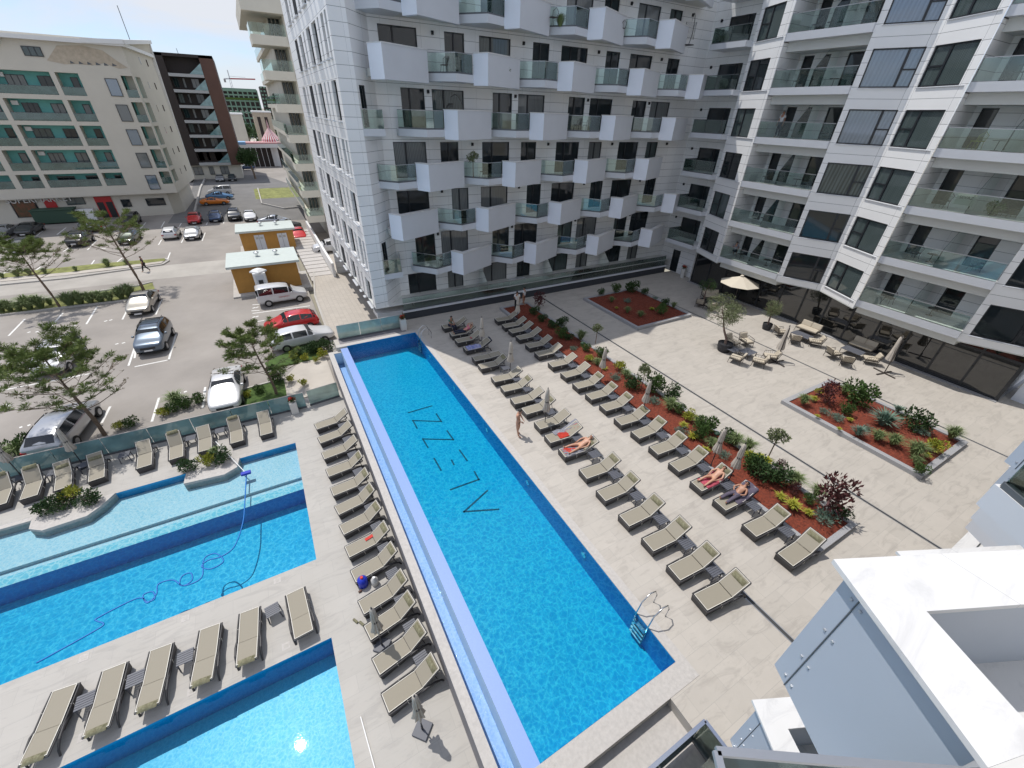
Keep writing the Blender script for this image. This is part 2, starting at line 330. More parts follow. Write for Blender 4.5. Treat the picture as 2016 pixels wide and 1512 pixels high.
# terrace around the long pool
PX0, PX1, PY0, PY1 = 2.68, 7.62, 2.48, 27.85
b = MB()
b.prism([(PX1 + .35, 1.9), (40, 1.9), (40, 30.3), (PX1 + .35, 30.3)], LD - .2, 0, 'concrete', 'paving')
b.prism([(PX1 + .35, PY1 + .4), (PX1 + .35, 30.3), (7.2, 30.3), (7.2, PY1 + .4)], LD - .2, 0, 'concrete', 'paving')
b.prism([(2.0, PY1 + .4), (7.2, PY1 + .4), (7.2, 29.2), (2.0, 29.2)], LD - .2, 0, 'concrete', 'paving')
b.prism([(6.75, -3), (40, -3), (40, 1.9), (6.75, 1.9)], LD - .2, 0, 'concrete', 'paving')
struct(b.build('terrace'))
b = MB(); b.prism([(1.42, -3), (6.75, -3), (6.75, 1.9), (1.42, 1.9)], LD - .2, -.42, 'concrete', 'coping'); struct(b.build('lower_landing'))
b = MB()   # pool rim
b.prism([(PX1, PY0 - .6), (PX1 + .35, PY0 - .6), (PX1 + .35, PY1 + .4), (PX1, PY1 + .4)], -.5, .012, 'coping')
b.prism([(2.3, PY0 - .6), (PX1, PY0 - .6), (PX1, PY0), (2.3, PY0)], -.5, .012, 'coping')
b.prism([(2.0, PY1), (PX1, PY1), (PX1, PY1 + .4), (2.0, PY1 + .4)], -.5, .012, 'coping')
b.prism([(2.22, PY0 - .6), (2.3, PY0 - .6), (2.3, PY0 - .002), (2.22, PY0 - .002)], -.5, -.02, 'coping')
struct(b.build('pool_rim'))
PB = -1.18
b = MB()   # long pool basin
b.quad((PX0, PY0, PB), (PX1, PY0, PB), (PX1, PY1, PB), (PX0, PY1, PB), 'pool_tile')
e = .006
b.quad((PX1 - e, PY1, PB), (PX1 - e, PY0, PB), (PX1 - e, PY0, .0), (PX1 - e, PY1, .0), 'pool_wall')
b.quad((PX0, PY1 - e, PB), (PX1, PY1 - e, PB), (PX1, PY1 - e, .0), (PX0, PY1 - e, .0), 'pool_wall')
b.quad((PX0 + e, PY0, PB), (PX0 + e, PY1, PB), (PX0 + e, PY1, -.1), (PX0 + e, PY0, -.1), 'pool_wall')
b.quad((PX1, PY0 + e, PB), (PX0, PY0 + e, PB), (PX0, PY0 + e, .0), (PX1, PY0 + e, .0), 'pool_wall')
struct(b.build('long_pool_basin'))
b = MB()   # weir the water spills over
b.prism([(2.22, PY0 - .0), (PX0 - .002, PY0 - .0), (PX0 - .002, PY1 - .15), (2.22, PY1 - .15)], -1.6, -.045, 'channel_tile', 'weir_tile')
struct(b.build('weir'))
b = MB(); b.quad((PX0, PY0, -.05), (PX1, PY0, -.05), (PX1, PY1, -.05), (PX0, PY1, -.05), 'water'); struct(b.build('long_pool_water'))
b = MB()   # overflow channel
b.quad((1.70, .2, -1.25), (2.22, .2, -1.25), (2.22, 27.6, -1.25), (1.70, 27.6, -1.25), 'channel_tile')
b.quad((1.70, .2, -1.3), (1.70, 27.6, -1.3), (1.70, 27.6, -.3), (1.70, .2, -.3), 'channel_tile')
b.quad((1.70, 27.6, -1.3), (2.22, 27.6, -1.3), (2.22, 27.6, -.3), (1.70, 27.6, -.3), 'channel_tile')
struct(b.build('channel_basin'))
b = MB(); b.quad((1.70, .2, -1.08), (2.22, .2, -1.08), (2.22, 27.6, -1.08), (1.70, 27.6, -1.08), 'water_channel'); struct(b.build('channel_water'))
b = MB(); b.box(1.40, 1.71, -3, 27.93, -.36, -.28, 'coping'); b.box(1.43, 1.695, -3, 27.9, LD - .2, -.362, 'wall_grey'); b.box(1.711, 2.2, 27.62, 27.93, -.36, -.28, 'coping'); b.box(1.711, 2.2, 27.63, 27.9, LD, -.362, 'concrete')
struct(b.build('channel_wall'))
# letters set in the pool floor
LT = {'letter_i': [[(90, 118), (255, 70)]], 'letter_z': [[(150, 230), (120, 175), (325, 182), (290, 128)]], 'letter_z.': [[(228, 368), (192, 308), (412, 313), (368, 250)]],
      'letter_e': [[(275, 450), (322, 532)], [(400, 462), (415, 492)], [(458, 390), (510, 462)]], 'letter_l': [[(395, 672), (595, 600), (565, 545)]], 'letter_a': [[(655, 682), (490, 832), (735, 815)]]}
root = thing('floor_lettering', 'dark mosaic letters reading ALEZZI on the floor of the long pool', 'lettering', (5.1, 15.5, PB + .01))
for k, ls in LT.items():
    b = MB()
    for st in ls:
        pts = [G(780 + x / 3.6625, 780 + y / 3.6625, PB + .012) for x, y in st]
        for p, q in zip(pts, pts[1:]):
            d = (q - p).normalized() * .05; b.bar(p - d - root.location, q + d - root.location, .075, .012, 'letter_tile')
    b.build(k.strip('.'), root)
# lower deck with its two pools
P1N, P1S, P1E = 21.25, 13.0, -1.75
def rect_frame(b, X0, X1, Y0, Y1, holes, z0, z1, m, mt):
    xs = sorted({X0, X1, *[h[i] for h in holes for i in (0, 1)]}); ys = sorted({Y0, Y1, *[h[i] for h in holes for i in (2, 3)]})
    for i in range(len(xs) - 1):
        for j in range(len(ys) - 1):
            cx, cy = (xs[i] + xs[i + 1]) / 2, (ys[j] + ys[j + 1]) / 2
            if cx < X0 or cx > X1 or any(h[0] < cx < h[1] and h[2] < cy < h[3] for h in holes): continue
            b.prism([(xs[i], ys[j]), (xs[i + 1], ys[j]), (xs[i + 1], ys[j + 1]), (xs[i], ys[j + 1])], z0, z1, m, mt)
b = MB()
rect_frame(b, -40, 1.43, -6, 25.6, [(-40, P1E, 12.95, P1N), (-40, -1.72, -6, 9.4)], LD - 1.9, LD, 'pool_wall', 'deck_paving')
struct(b.build('lower_deck'))
# islands and stepped edge on the north side of the wide pool
isl = [[(-12.72, 21.3), (-12.62, 20.42), (-12.1, 20.05), (-10.6, 20.15), (-10.15, 20.6), (-9.75, 21.26)], [(-6.9, 21.3), (-6.95, 20.45), (-5.2, 20.25), (-4.62, 20.55), (-4.5, 21.3)]]
b = MB()
for p in isl: b.prism(p, LD - 1.0, LD + .03, 'coping')
b.prism([(-40, 21.0), (-12.72, 21.0), (-12.72, 21.26), (-40, 21.26)], LD - 1, LD - .002, 'coping')
struct(b.build('pool_island'))
b = MB()   # wide pool: pale shelf, step and deep floor
b.box(-40, P1E, 18.75, P1N, LD - 1.8, LD - .42, 'shelf_tile'); b.box(-40, P1E, 18.0, 18.749, LD - 1.8, LD - .58, 'shelf_tile')
b.quad((-40, 12.95, LD - 1.55), (P1E, 12.95, LD - 1.55), (P1E, 18, LD - 1.55), (-40, 18, LD - 1.55), 'pool_tile_low')
b.quad((-40, 17.995, LD - 1.6), (P1E, 17.995, LD - 1.6), (P1E, 17.995, LD - .58), (-40, 17.995, LD - .58), 'pool_wall')
struct(b.build('wide_pool_basin'))
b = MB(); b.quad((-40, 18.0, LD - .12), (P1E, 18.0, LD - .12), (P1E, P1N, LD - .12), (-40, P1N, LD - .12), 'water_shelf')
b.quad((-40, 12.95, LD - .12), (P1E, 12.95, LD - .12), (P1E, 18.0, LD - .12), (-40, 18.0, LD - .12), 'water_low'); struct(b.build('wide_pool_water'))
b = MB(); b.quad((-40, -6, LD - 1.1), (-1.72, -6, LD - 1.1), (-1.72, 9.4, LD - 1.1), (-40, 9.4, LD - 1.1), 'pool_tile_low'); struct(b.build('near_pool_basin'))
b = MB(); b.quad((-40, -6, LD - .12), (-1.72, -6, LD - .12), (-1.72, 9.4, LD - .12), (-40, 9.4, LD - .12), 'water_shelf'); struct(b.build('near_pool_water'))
# drain lines in the terrace
for i, (x, y0, y1, w) in enumerate(((20.15, .2, 30.1, .09), (30.1, .3, 27.5, .07), (11.45, .3, 14.0, .12))):
    b = MB(); b.box(x - w / 2, x + w / 2, y0, y1, -.05, .006, 'drain')
    b.box(x - w / 2 - .03, x - w / 2, y0, y1, -.05, .008, 'rail_metal'); b.box(x + w / 2, x + w / 2 + .03, y0, y1, -.05, .008, 'rail_metal'); struct(b.build('drain_channel'))
# kerbs and parking marks
def strip(name, pts, w, h, m, z=LD):
    b = MB()
    for p, q in zip(pts, pts[1:]): b.bar((p[0], p[1], z + h / 2 - .02), (q[0], q[1], z + h / 2 - .02), w, h + .04, m)
    return struct(b.build(name))
def K(*ps): return [G(x, y, LD) for x, y in ps]
strip('kerb', K((0, 622), (130, 606), (270, 590), (313, 583)), .18, .13, 'kerb_stone')
strip('kerb', K((0, 562), (130, 549), (250, 532), (320, 522), (333, 514), (326, 510)), .18, .13, 'kerb_stone')
strip('kerb', K((0, 600), (130, 583), (272, 563), (300, 556)), .16, .10, 'kerb_stone')
strip('kerb', [(2.0, 29.4), (2.3, 44), (5.2, 70)], .16, .12, 'kerb_stone')
strip('kerb', [(-5.2, 25.8), (-5.2, 28.3), (-1.7, 28.7)], .14, .14, 'kerb_stone')
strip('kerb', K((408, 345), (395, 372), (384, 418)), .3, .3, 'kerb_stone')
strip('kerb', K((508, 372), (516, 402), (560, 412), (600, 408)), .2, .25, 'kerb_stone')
flat('planting_strip', K((0, 620), (130, 604), (270, 588), (310, 582), (300, 557), (272, 565), (130, 585), (0, 602)), LD + .04, 'dry_grass')
flat('verge', K((0, 555), (130, 542), (250, 528), (318, 518), (325, 512), (250, 517), (130, 528), (0, 545)), LD + .03, 'pavement')
flat('verge_grass', K((0, 548), (130, 537), (325, 514), (325, 509), (200, 519), (0, 540)), LD + .045, 'dry_grass')
b = MB()
def ln(x0, y0, x1, y1, w=.13):
    p, q = G(x0, y0, LD - .008), G(x1, y1, LD - .008); d = (q - p).normalized(); s = Vector((-d.y, d.x, 0)) * w / 2
    b.add([p - s, q - s, q + s, p + s], [(0, 1, 2, 3)], 'paint')
for a in ((17, 661, 49, 628), (95, 649, 124, 616), (170, 638, 191, 604), (241, 629, 252, 607), (307, 619, 318, 590), (265, 705, 268, 680), (253, 720, 270, 670), (332, 709, 346, 659), (265, 722, 334, 708),
          (0, 769, 180, 735), (0, 735, 20, 712), (299, 830, 313, 783), (399, 803, 404, 762), (200, 833, 217, 800), (14, 795, 20, 800), (505, 660, 525, 650),
          (72, 464, 88, 452), (112, 462, 130, 448), (197, 456, 210, 444), (277, 450, 287, 438), (317, 448, 324, 436), (353, 446, 360, 434), (406, 443, 412, 430), (440, 440, 443, 428), (476, 437, 478, 428),
          (172, 492, 192, 472), (265, 480, 280, 465), (312, 482, 318, 472), (357, 478, 363, 466), (398, 474, 404, 458), (125, 495, 135, 488), (330, 510, 335, 497), (225, 520, 240, 508), (178, 523, 186, 512), (60, 540, 80, 525), (5, 540, 20, 528),
          (497, 600, 530, 598), (497, 617, 610, 602), (500, 634, 612, 616), (495, 612, 511, 611)):
    ln(*a)
for i in range(7): ln(386 + i * .5, 398 + i * 4.2, 452, 398 + i * 4.2, .3)
for a, c in (((57, 654), (73, 653)), ((133, 643), (146, 641)), ((208, 632), (218, 630)), ((230, 677), (243, 675)), ((353, 774), (365, 771)), ((58, 706), (65, 704)), ((41, 841), (57, 837)), ((500, 606), (506, 605)), ((500, 624), (506, 623)), ((200, 490), (206, 489))):
    ln(a[0] - 3, a[1] + 1, a[0] + 3, a[1] - 1, .16); ln(c[0] - 3, c[1] + 1, c[0] + 3, c[1] - 1, .16)
struct(b.build('parking_marks'))
# ------------------------------------------------------------ facade helpers
def wall_open(b, o, u, n, L0, L1, z0, z1, opens, m, depth=.14):
    """wall face from o along u, normal n, with real openings and reveals; opens: (a0, a1, z0, z1)"""
    o = Vector((*o[:2], 0)); u = Vector((*u[:2], 0)); n = Vector((*n[:2], 0))
    us = sorted({L0, L1, *[v for q in opens for v in q[:2]]}); us = [v for v in us if L0 <= v <= L1]
    P = lambda a, z, d=0: o + u * a + Vector((0, 0, z)) - n * d
    flip = u.cross(Vector((0, 0, 1))).dot(n) < 0
    def q4(a, b_, c, d): b.add([a, b_, c, d] if not flip else [d, c, b_, a], [(0, 1, 2, 3)], m)
    for i in range(len(us) - 1):
        a, c = us[i], us[i + 1]; mid = (a + c) / 2
        hs = sorted([(q[2], q[3]) for q in opens if q[0] <= mid <= q[1]]); z = z0
        for h0, h1 in hs:
            if h0 > z: q4(P(a, z), P(c, z), P(c, h0), P(a, h0))
            z = max(z, h1)
        if z < z1: q4(P(a, z), P(c, z), P(c, z1), P(a, z1))
    for a, c, h0, h1 in opens:
        q4(P(a, h0), P(a, h0, depth), P(a, h1, depth), P(a, h1)); q4(P(c, h0, depth), P(c, h0), P(c, h1), P(c, h1, depth))
        q4(P(a, h1, depth), P(c, h1, depth), P(c, h1), P(a, h1)); q4(P(a, h0), P(c, h0), P(c, h0, depth), P(a, h0, depth))
def window(parent, o, u, n, a0, a1, z0, z1, split=None, hsplit=None, glass='pane', depth=.12, fw=.055, name='window'):
    """frame of a window or door (its pane is a sub-part)"""
    o = Vector((*o[:2], 0)); u = Vector((*u[:2], 0)); n = Vector((*n[:2], 0)); ro = Vector(parent.location)
    P = lambda a, z, d: o + u * a + Vector((0, 0, z)) - n * d - ro
    b = MB(); up = n
    def br(p, q): b.bar(p, q, .06, fw, 'frame_dark', up=u if abs((q - p).normalized().z) > .5 else Vector((0, 0, 1)))
    d = depth - .03; h = fw / 2
    def vbar(a, za, zb): b.bar(P(a, za, d), P(a, zb, d), .06, fw, 'frame_dark', up=u)
    def hbar(z, aa, ab): b.bar(P(aa, z, d), P(ab, z, d), .06, fw, 'frame_dark')
    vbar(a0 + h, z0, z1); vbar(a1 - h, z0, z1); hbar(z0 + h, a0, a1); hbar(z1 - h, a0, a1)
    if split is not None:
        s = a0 + (a1 - a0) * split; vbar(s, z0, z1); vbar(s + fw * .8, z0, z1)
        if hsplit is not None:
            zz = z0 + (z1 - z0) * hsplit
            if split < .5: hbar(zz, a0, s)
            else: hbar(zz, s, a1)
    w = b.build(name, parent)
    g = MB(); g.quad(P(a0, z0, depth), P(a1, z0, depth), P(a1, z1, depth), P(a0, z1, depth), glass); 
    g.build('pane', w)
    return w
def zigzag(parent, xa, F, yw, s, gd=2.1, clip_left=None, xr=None, glass_rng=True, pm=('blue_and_lit_panel', 'white_and_shaded_panel')):
    """one balcony bay: glass-fronted part, then a solid folded parapet whose fold is at xa. s = -1 projects to -y, +1 to +y"""
    Y = lambda d: yw + s * d
    ro = Vector(parent.location)
    Q = lambda dx, d: (xa + dx - ro.x, Y(d) - ro.y)
    g0 = -3.35 if clip_left is None else clip_left
    z = F - ro.z
    end = 3.2 if xr is None else xr
    yend = 2.65 - (2.65 - 1.15) * end / 3.2
    b = MB()
    if glass_rng:
        gy0 = .5 if clip_left is None else .5
        b.prism([Q(g0, 0), Q(g0, gy0), Q(-1.95, gd), Q(-.55, 1.62), Q(-.55, 0)], z - .42, z, 'white_and_shaded_panel', 'marble')
    b.prism([Q(-.55, 0), Q(-.55, 1.62), Q(-.02, 2.6), Q(end, yend - .02), Q(end, 0)], z - .40, z - .01, 'soffit', 'marble')
    T = .30
    # folded parapet
    def seg(p, q, ti, tj, z0, z1, m, mt=None):   # ti/tj inner corner points
        b.prism([p, q, tj, ti], z0, z1, m, mt)
    A, B_, C = Q(-.55, 1.62), Q(0, 2.65), Q(end, yend)
    Ai, Bi, Ci = Q(-.24, 1.50), Q(.12, 2.24), Q(end, yend - .34)
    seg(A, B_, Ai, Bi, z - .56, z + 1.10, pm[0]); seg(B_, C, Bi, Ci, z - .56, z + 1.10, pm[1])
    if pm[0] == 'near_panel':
        Av, Bv = Vector(A), Vector(B_); dv = (Bv - Av).normalized(); nv = Vector((dv.y, -dv.x)) * (1 if s < 0 else -1); c0 = Av.lerp(Bv, .84)
        b.bar((*(c0 + nv * .002), z - .56), (*(c0 + nv * .002), z + 1.09), .014, .008, 'frame_mid', up=(*dv, 0))
        for q_ in (-.45, -.05, .45, .95):
            for o_ in (-.05, .05): c1 = c0 + dv * o_; b.bar((*c1, z + q_), (*(c1 + nv * .012), z + q_), .022, .022, 'bolt')
    ov = .10 if pm[0] == 'near_panel' else .03
    A2, B2, C2 = Q(-.56 - ov, 1.60), Q(-ov * .3, 2.66 + ov * 1.2), Q(end + .03, yend + ov)
    A3, B3, C3 = Q(-.20, 1.46), Q(.14, 2.19), Q(end + .03, yend - .38)
    seg(A2, B2, A3, B3, z + 1.10, z + 1.15, 'marble'); seg(B2, C2, B3, C3, z + 1.10, z + 1.15, 'marble')
    # panel joint and fixings on the short side
    bal = b.build('balcony', parent)
    if glass_rng:
        gp = [Q(g0 + .04, gy0 - .06), Q(-1.95, gd - .08), Q(-.6, 1.56)]
        for p, q in zip(gp, gp[1:]):
            b = MB(); b.bar((*p, z + .53), (*q, z + .53), .014, 1.0, 'rail_glass')
            b.bar((*p, z + .04), (*q, z + .04), .07, .10, 'frame_mid'); n_ = max(1, round((Vector(q) - Vector(p)).length / 1.1))
            b.build('glass_panel', bal)
        b = MB()
        for p, q in zip(gp, gp[1:]): b.bar((*p, z + 1.05), (*q, z + 1.05), .045, .035, 'rail_metal')
        b.build('handrail', bal)
    return bal
def wall_lamp(parent, p):
    b = MB(); b.box(p[0] - .07, p[0] + .07, p[1] - .12, p[1], p[2] - .1, p[2] + .1, 'black'); b.tube([(p[0], p[1] - .1, p[2]), (p[0], p[1] - .16, p[2] + .02)], .06, 'black'); return b.build('wall_lamp', parent)
# ------------------------------------------------------------ left white building (across the pool)
YW = 32.1; XW = 5.5
A = thing('apartment_building', 'white stone-clad apartment block with zigzag balconies across the end of the long pool', 'building', (20, 34, 0))
ro = Vector(A.location)
FA = [.75 + 3.0 * k + (.05 * k if k else 0) for k in range(8)]
opensA = []; kinds = {0: [(8.72, 11.05, 0), (12.1, 13.5, 1)], 1: [(9.6, 11.2, 2), (11.72, 14.05, 0)], 2: [(8.57, 10.98, 0), (12.8, 14.2, 1)]}
per = 6.7; rg = random.Random(3); wl_ = []
for k in range(8):
    F = FA[k]; t = k % 3
    for n_ in range(5):
        for (a, c, kd) in kinds[t]:
            a0, a1 = a + per * n_, c + per * n_
            if t == 2 and kd == 1: a0 -= 0 ; 
            if a1 > 35.6: continue
            z0 = F + .03; z1 = F + 2.25
            wl_.append((a0, a1, z0, z1, kd)); opensA.append((a0, a1, z0, z1))
b = MB()
O = (0, YW); U = (1, 0); N = (0, -1)
wall_open(b, (-ro.x, YW - ro.y), U, N, 8.0, 37.4, 0, 25.2, opensA, 'cladding')
# folded corner and side face
cpts = [(XW, 30.2), (6.5, 30.35), (8.0, YW)]
nic = []
for k in (1, 4, 7): nic.append((.25, 1.0, FA[k] + .05, FA[k] + 2.2))
for i, (p, q) in enumerate(zip(cpts, cpts[1:])):
    u = Vector((q[0] - p[0], q[1] - p[1])); L = u.length; u.normalize(); n = Vector((u.y, -u.x))
    wall_open(b, (p[0] - ro.x, p[1] - ro.y), u, n, 0, L, 1.35, 25.2, nic if i == 1 else [], 'cladding')
sideo = []
for k in range(8):
    F = FA[k] + .35
    pat = [(.5, 1.05), (1.5, 2.4), (3.2, 3.7), (4.4, 6.2), (7.1, 8.9), (10, 10.6), (11.6, 13.3), (14.4, 16)] if k % 2 else [(.9, 2.5), (3.4, 3.9), (4.8, 5.4), (6.4, 8.2), (9.2, 9.9), (11, 12.7), (14, 14.6), (15.6, 17.2)]
    for a, c in pat: sideo.append((a, c, F, F + 2.05))
wall_open(b, (XW - ro.x, 50.2 - ro.y), (0, -1), (-1, 0), 0, 20.0, 1.35, 25.2, [(20 - c, 20 - a, z0, z1) for a, c, z0, z1 in sideo], 'cladding_side', depth=.26)
b.quad((XW - ro.x, 50.2 - ro.y, 1.35), (XW - ro.x, 30.2 - ro.y, 1.35), (37 - ro.x, 30.3 - ro.y, 1.35), (37 - ro.x, 50.2 - ro.y, 1.35), 'soffit')
b.quad((XW - ro.x, 30.2 - ro.y, 25.2), (37.4 - ro.x, YW - ro.y, 25.2), (37.4 - ro.x, 50.2 - ro.y, 25.2), (XW - ro.x, 50.2 - ro.y, 25.2), 'concrete')
b.quad((37.4 - ro.x, 50.2 - ro.y, -2), (XW - ro.x, 50.2 - ro.y, -2), (XW - ro.x, 50.2 - ro.y, 25.2), (37.4 - ro.x, 50.2 - ro.y, 25.2), 'cladding')
b.quad((8.6 - ro.x, 50.2 - ro.y, -2.3), (8.6 - ro.x, 31 - ro.y, -2.3), (8.6 - ro.x, 31 - ro.y, 1.36), (8.6 - ro.x, 50.2 - ro.y, 1.36), 'plinth_dark')
b.build('wall', A)
for (a0, a1, z0, z1, kd) in wl_:
    g = rg.choice(['pane', 'pane', 'pane_curtain', 'pane', 'pane_light'])
    window(A, O, U, N, a0, a1, z0, z1, split=.36 if kd != 1 else .45, glass=g)
u = Vector((1.5, 1.75)).normalized(); n = Vector((u.y, -u.x))
for a, c, z0, z1 in nic:
    window(A, cpts[1], u, n, a, c, z0, z1)
for i, (a, c, z0, z1) in enumerate(sideo):
    w = window(A, (XW, 30.2), (0, 1), (-1, 0), a, c, z0, z1, split=.5 if c - a > 1.2 else None, depth=.24, glass='pane' if i % 3 else 'pane_curtain')
    b_ = MB(); b_.box(XW - .16 - ro.x, XW + .02 - ro.x, 30.2 + a - ro.y, 30.2 + c - ro.y, z0 - .06, z0, 'white_and_shaded_panel'); SILLB = b_; _w = w; _s = SILLB.build('sill', None); _s.parent = w
for k in range(1, 8):
    base = 10.2 + 2.22 * ((k - 3) % 3)
    if k % 3 == 2: base -= 6.67
    for n_ in range(5):
        xa = base + 6.65 * n_
        if xa - .6 > 35.6: continue
        cl = None; gr = True
        if xa - 3.35 < 6.6: cl = 6.7 - xa
        if k % 3 == 2 and n_ == 0: cl = -1.3; gr = False
        xr = None
        if xa + 3.2 > 35.7: xr = 35.7 - xa
        zigzag(A, xa, FA[k], YW, -1, clip_left=cl, xr=xr, glass_rng=gr)
    if k % 3 == 1:      # little corner balcony
        F = FA[k]
        b = MB(); b.prism([(6.45 - ro.x, 30.35 - ro.y), (7.9 - ro.x, 30.5 - ro.y), (8.3 - ro.x, YW - ro.y), (8.0 - ro.x, YW - ro.y)], F - .40, F, 'white_and_shaded_panel', 'marble'); bal = b.build('balcony', A)
        b = MB(); b.bar((6.5 - ro.x, 30.42 - ro.y, F + .5), (7.85 - ro.x, 30.55 - ro.y, F + .5), .014, 1.0, 'rail_glass'); b.bar((7.85 - ro.x, 30.55 - ro.y, F + .5), (8.2 - ro.x, 32.05 - ro.y, F + .5), .014, 1.0, 'rail_glass'); b.build('glass_panel', bal)
        b = MB(); b.bar((6.5 - ro.x, 30.42 - ro.y, F + 1.02), (7.85 - ro.x, 30.55 - ro.y, F + 1.02), .04, .035, 'rail_metal'); b.bar((7.85 - ro.x, 30.55 - ro.y, F + 1.02), (8.2 - ro.x, 32.05 - ro.y, F + 1.02), .04, .035, 'rail_metal'); b.build('handrail', bal)
for k in range(1, 7):
    for n_ in range(4):
        x = {0: 14.6, 1: 11.45, 2: 12.0}[k % 3] + per * n_
        if x < 35: wall_lamp(A, (x - ro.x, YW - ro.y, FA[k] + 2.1))
# ground-floor terrace in front: dark plinth, white cap, glass fronts
b = MB(); b.box(7.6, 36.4, 30.32, YW, -.3, .62, 'plinth_dark'); b.box(7.5, 36.45, 30.24, YW, .62, .75, 'white_and_shaded_panel'); b.box(5.6, 7.5, 30.6, YW, .35, .75, 'white_and_shaded_panel')
b.v = [(x - ro.x, y - ro.y, z) for x, y, z in b.v]; pl = b.build('plinth', A)
fl = thing('glass_balustrade', 'long clear glass balustrade on the dark plinth under the zigzag balconies', 'railing', (7.6, 30.4, .75))
x = 7.6; i = 0
while x < 36.2:
    b = MB(); b.box(x - 7.6 + .01, min(x + 1.6, 36.3) - 7.6 - .01, -.007, .007, .02, 1.0, 'rail_glass'); b.build('glass_panel', fl); x += 1.6
b = MB(); b.box(0, 28.7, -.022, .022, 1.0, 1.035, 'rail_metal'); b.build('handrail', fl)
b = MB(); b.box(0, 28.7, -.04, .04, 0, .07, 'frame_mid'); b.build('base_rail', fl)
for i, x in enumerate((15.0, 21.7, 28.4)):
    b = MB(); pts = [(x, 30.45), (x, YW - .02)]
    b.add([(x, 30.45, .76), (x, YW - .02, .76), (x, YW - .02, 2.9), (x, 31.5, 2.9), (x, 30.45, 1.9)], [(0, 1, 2, 3, 4)], 'partition_glass')
    b.add([(x + .012, 30.45, .76), (x + .012, YW - .02, .76), (x + .012, YW - .02, 2.9), (x + .012, 31.5, 2.9), (x + .012, 30.45, 1.9)], [(4, 3, 2, 1, 0)], 'partition_glass')
    tag(b.build('glass_partition'), f'green glass partition between ground-floor terraces, {ORD[i]} from the pool side', 'partition', 'ground-floor glass partitions')
# ------------------------------------------------------------ right white building
B = thing('courtyard_building', 'white building with deep glass-fronted balconies and shop windows along the courtyard', 'building', (40, 16, 0)); rb = Vector(B.location)
FB = [3.7 + 3.1 * (k - 1) for k in range(1, 8)]
W0 = 37.4
def lb(p): return (p[0] - rb.x, p[1] - rb.y)
segs = [((36.2, 26.9), (34.9, 23.45), 'P'), ((35.15, 17.95), (36.35, 15.1), 'W1'), ((36.35, 15.1), (34.8, 11.95), 'W2'), ((35.15, 6.25), (36.35, 3.35), 'W1'), ((36.35, 3.35), (34.8, .2), 'W2')]
b = MB(); wins = []
for p, q, kd in segs:
    u = Vector((q[0] - p[0], q[1] - p[1])); L = u.length; u.normalize(); n = Vector((u.y, -u.x))
    if n.x > 0: n = -n
    op = []
    for F in FB:
        if kd == 'P': w = (.35, 2.75, F - .12, F + 1.85)
        elif kd == 'W1': w = (.35, L - .18, F - .12, F + 1.85)
        else: w = (.28, L - .55, F - .12, F + 1.85)
        op.append(w); wins.append((p, u, n, w, kd))
    wall_open(b, lb(p), u, n, 0, L, 3.1, 25.4, op, 'cladding')
    b.prism([lb(p), lb(q), lb((W0, q[1])), lb((W0, p[1]))], 3.05, 3.12, 'soffit')
    b.prism([lb(p), lb(q), lb((W0 + 6, q[1])), lb((W0 + 6, p[1]))], 25.4, 25.5, 'concrete')
# back walls of the big balconies and the recessed strip by the corner
opb = []
bays = [(23.45, 17.95), (11.95, 6.25)]
for (ya, yb_) in bays:
    op = []
    for F in FB:
        op += [(.30, 1.05, F + .02, F + 2.0), (3.35, 4.35, F + .02, F + 2.0)]
    wall_open(b, lb((W0, ya)), (0, -1), (-1, 0), 0, ya - yb_, 3.1, 25.4, op, 'cladding_side')
    for w in op: wins.append(((W0, ya), Vector((0, -1)), Vector((-1, 0)), w, 'D'))
    for yy, fx in ((ya, 34.92), (yb_, 35.16)):
        for F in FB:
            b.prism([lb((fx, yy - .01)), lb((W0, yy - .01)), lb((W0, yy + .01)), lb((fx, yy + .01))], F - .5, F + 2.65, 'cladding')
op = [(1.65, 3.95, F - .02, F + 1.9) for F in FB]
wall_open(b, lb((W0, 32.1)), (0, -1), (-1, 0), 0, 5.2, 3.1, 25.4, op, 'cladding_side')
for w in op: wins.append(((W0, 32.1), Vector((0, -1)), Vector((-1, 0)), w, 'S'))
b.quad((*lb((W0, 26.9)), 3.1), (*lb((36.2, 26.9)), 3.1), (*lb((36.2, 26.9)), 25.4), (*lb((W0, 26.9)), 25.4), 'cladding')
wall_open(b, lb((W0, 32.1)), (0, -1), (-1, 0), 0, 5.2, 0, 3.1, [(1.5, 2.5, .02, 2.3)], 'cladding_side'); wins.append(((W0, 32.1), Vector((0, -1)), Vector((-1, 0)), (1.5, 2.5, .02, 2.3), 'G'))
b.quad((*lb((W0 + .01, 27.0)), 0), (*lb((36.3, 26.9)), 0), (*lb((36.3, 26.9)), 3.1), (*lb((W0 + .01, 27.0)), 3.1), 'cladding')
b.quad((*lb((46, 32.1)), 25.4), (*lb((W0, 32.1)), 25.4), (*lb((W0, -2)), 25.4), (*lb((46, -2)), 25.4), 'concrete')
b.build('wall', B)
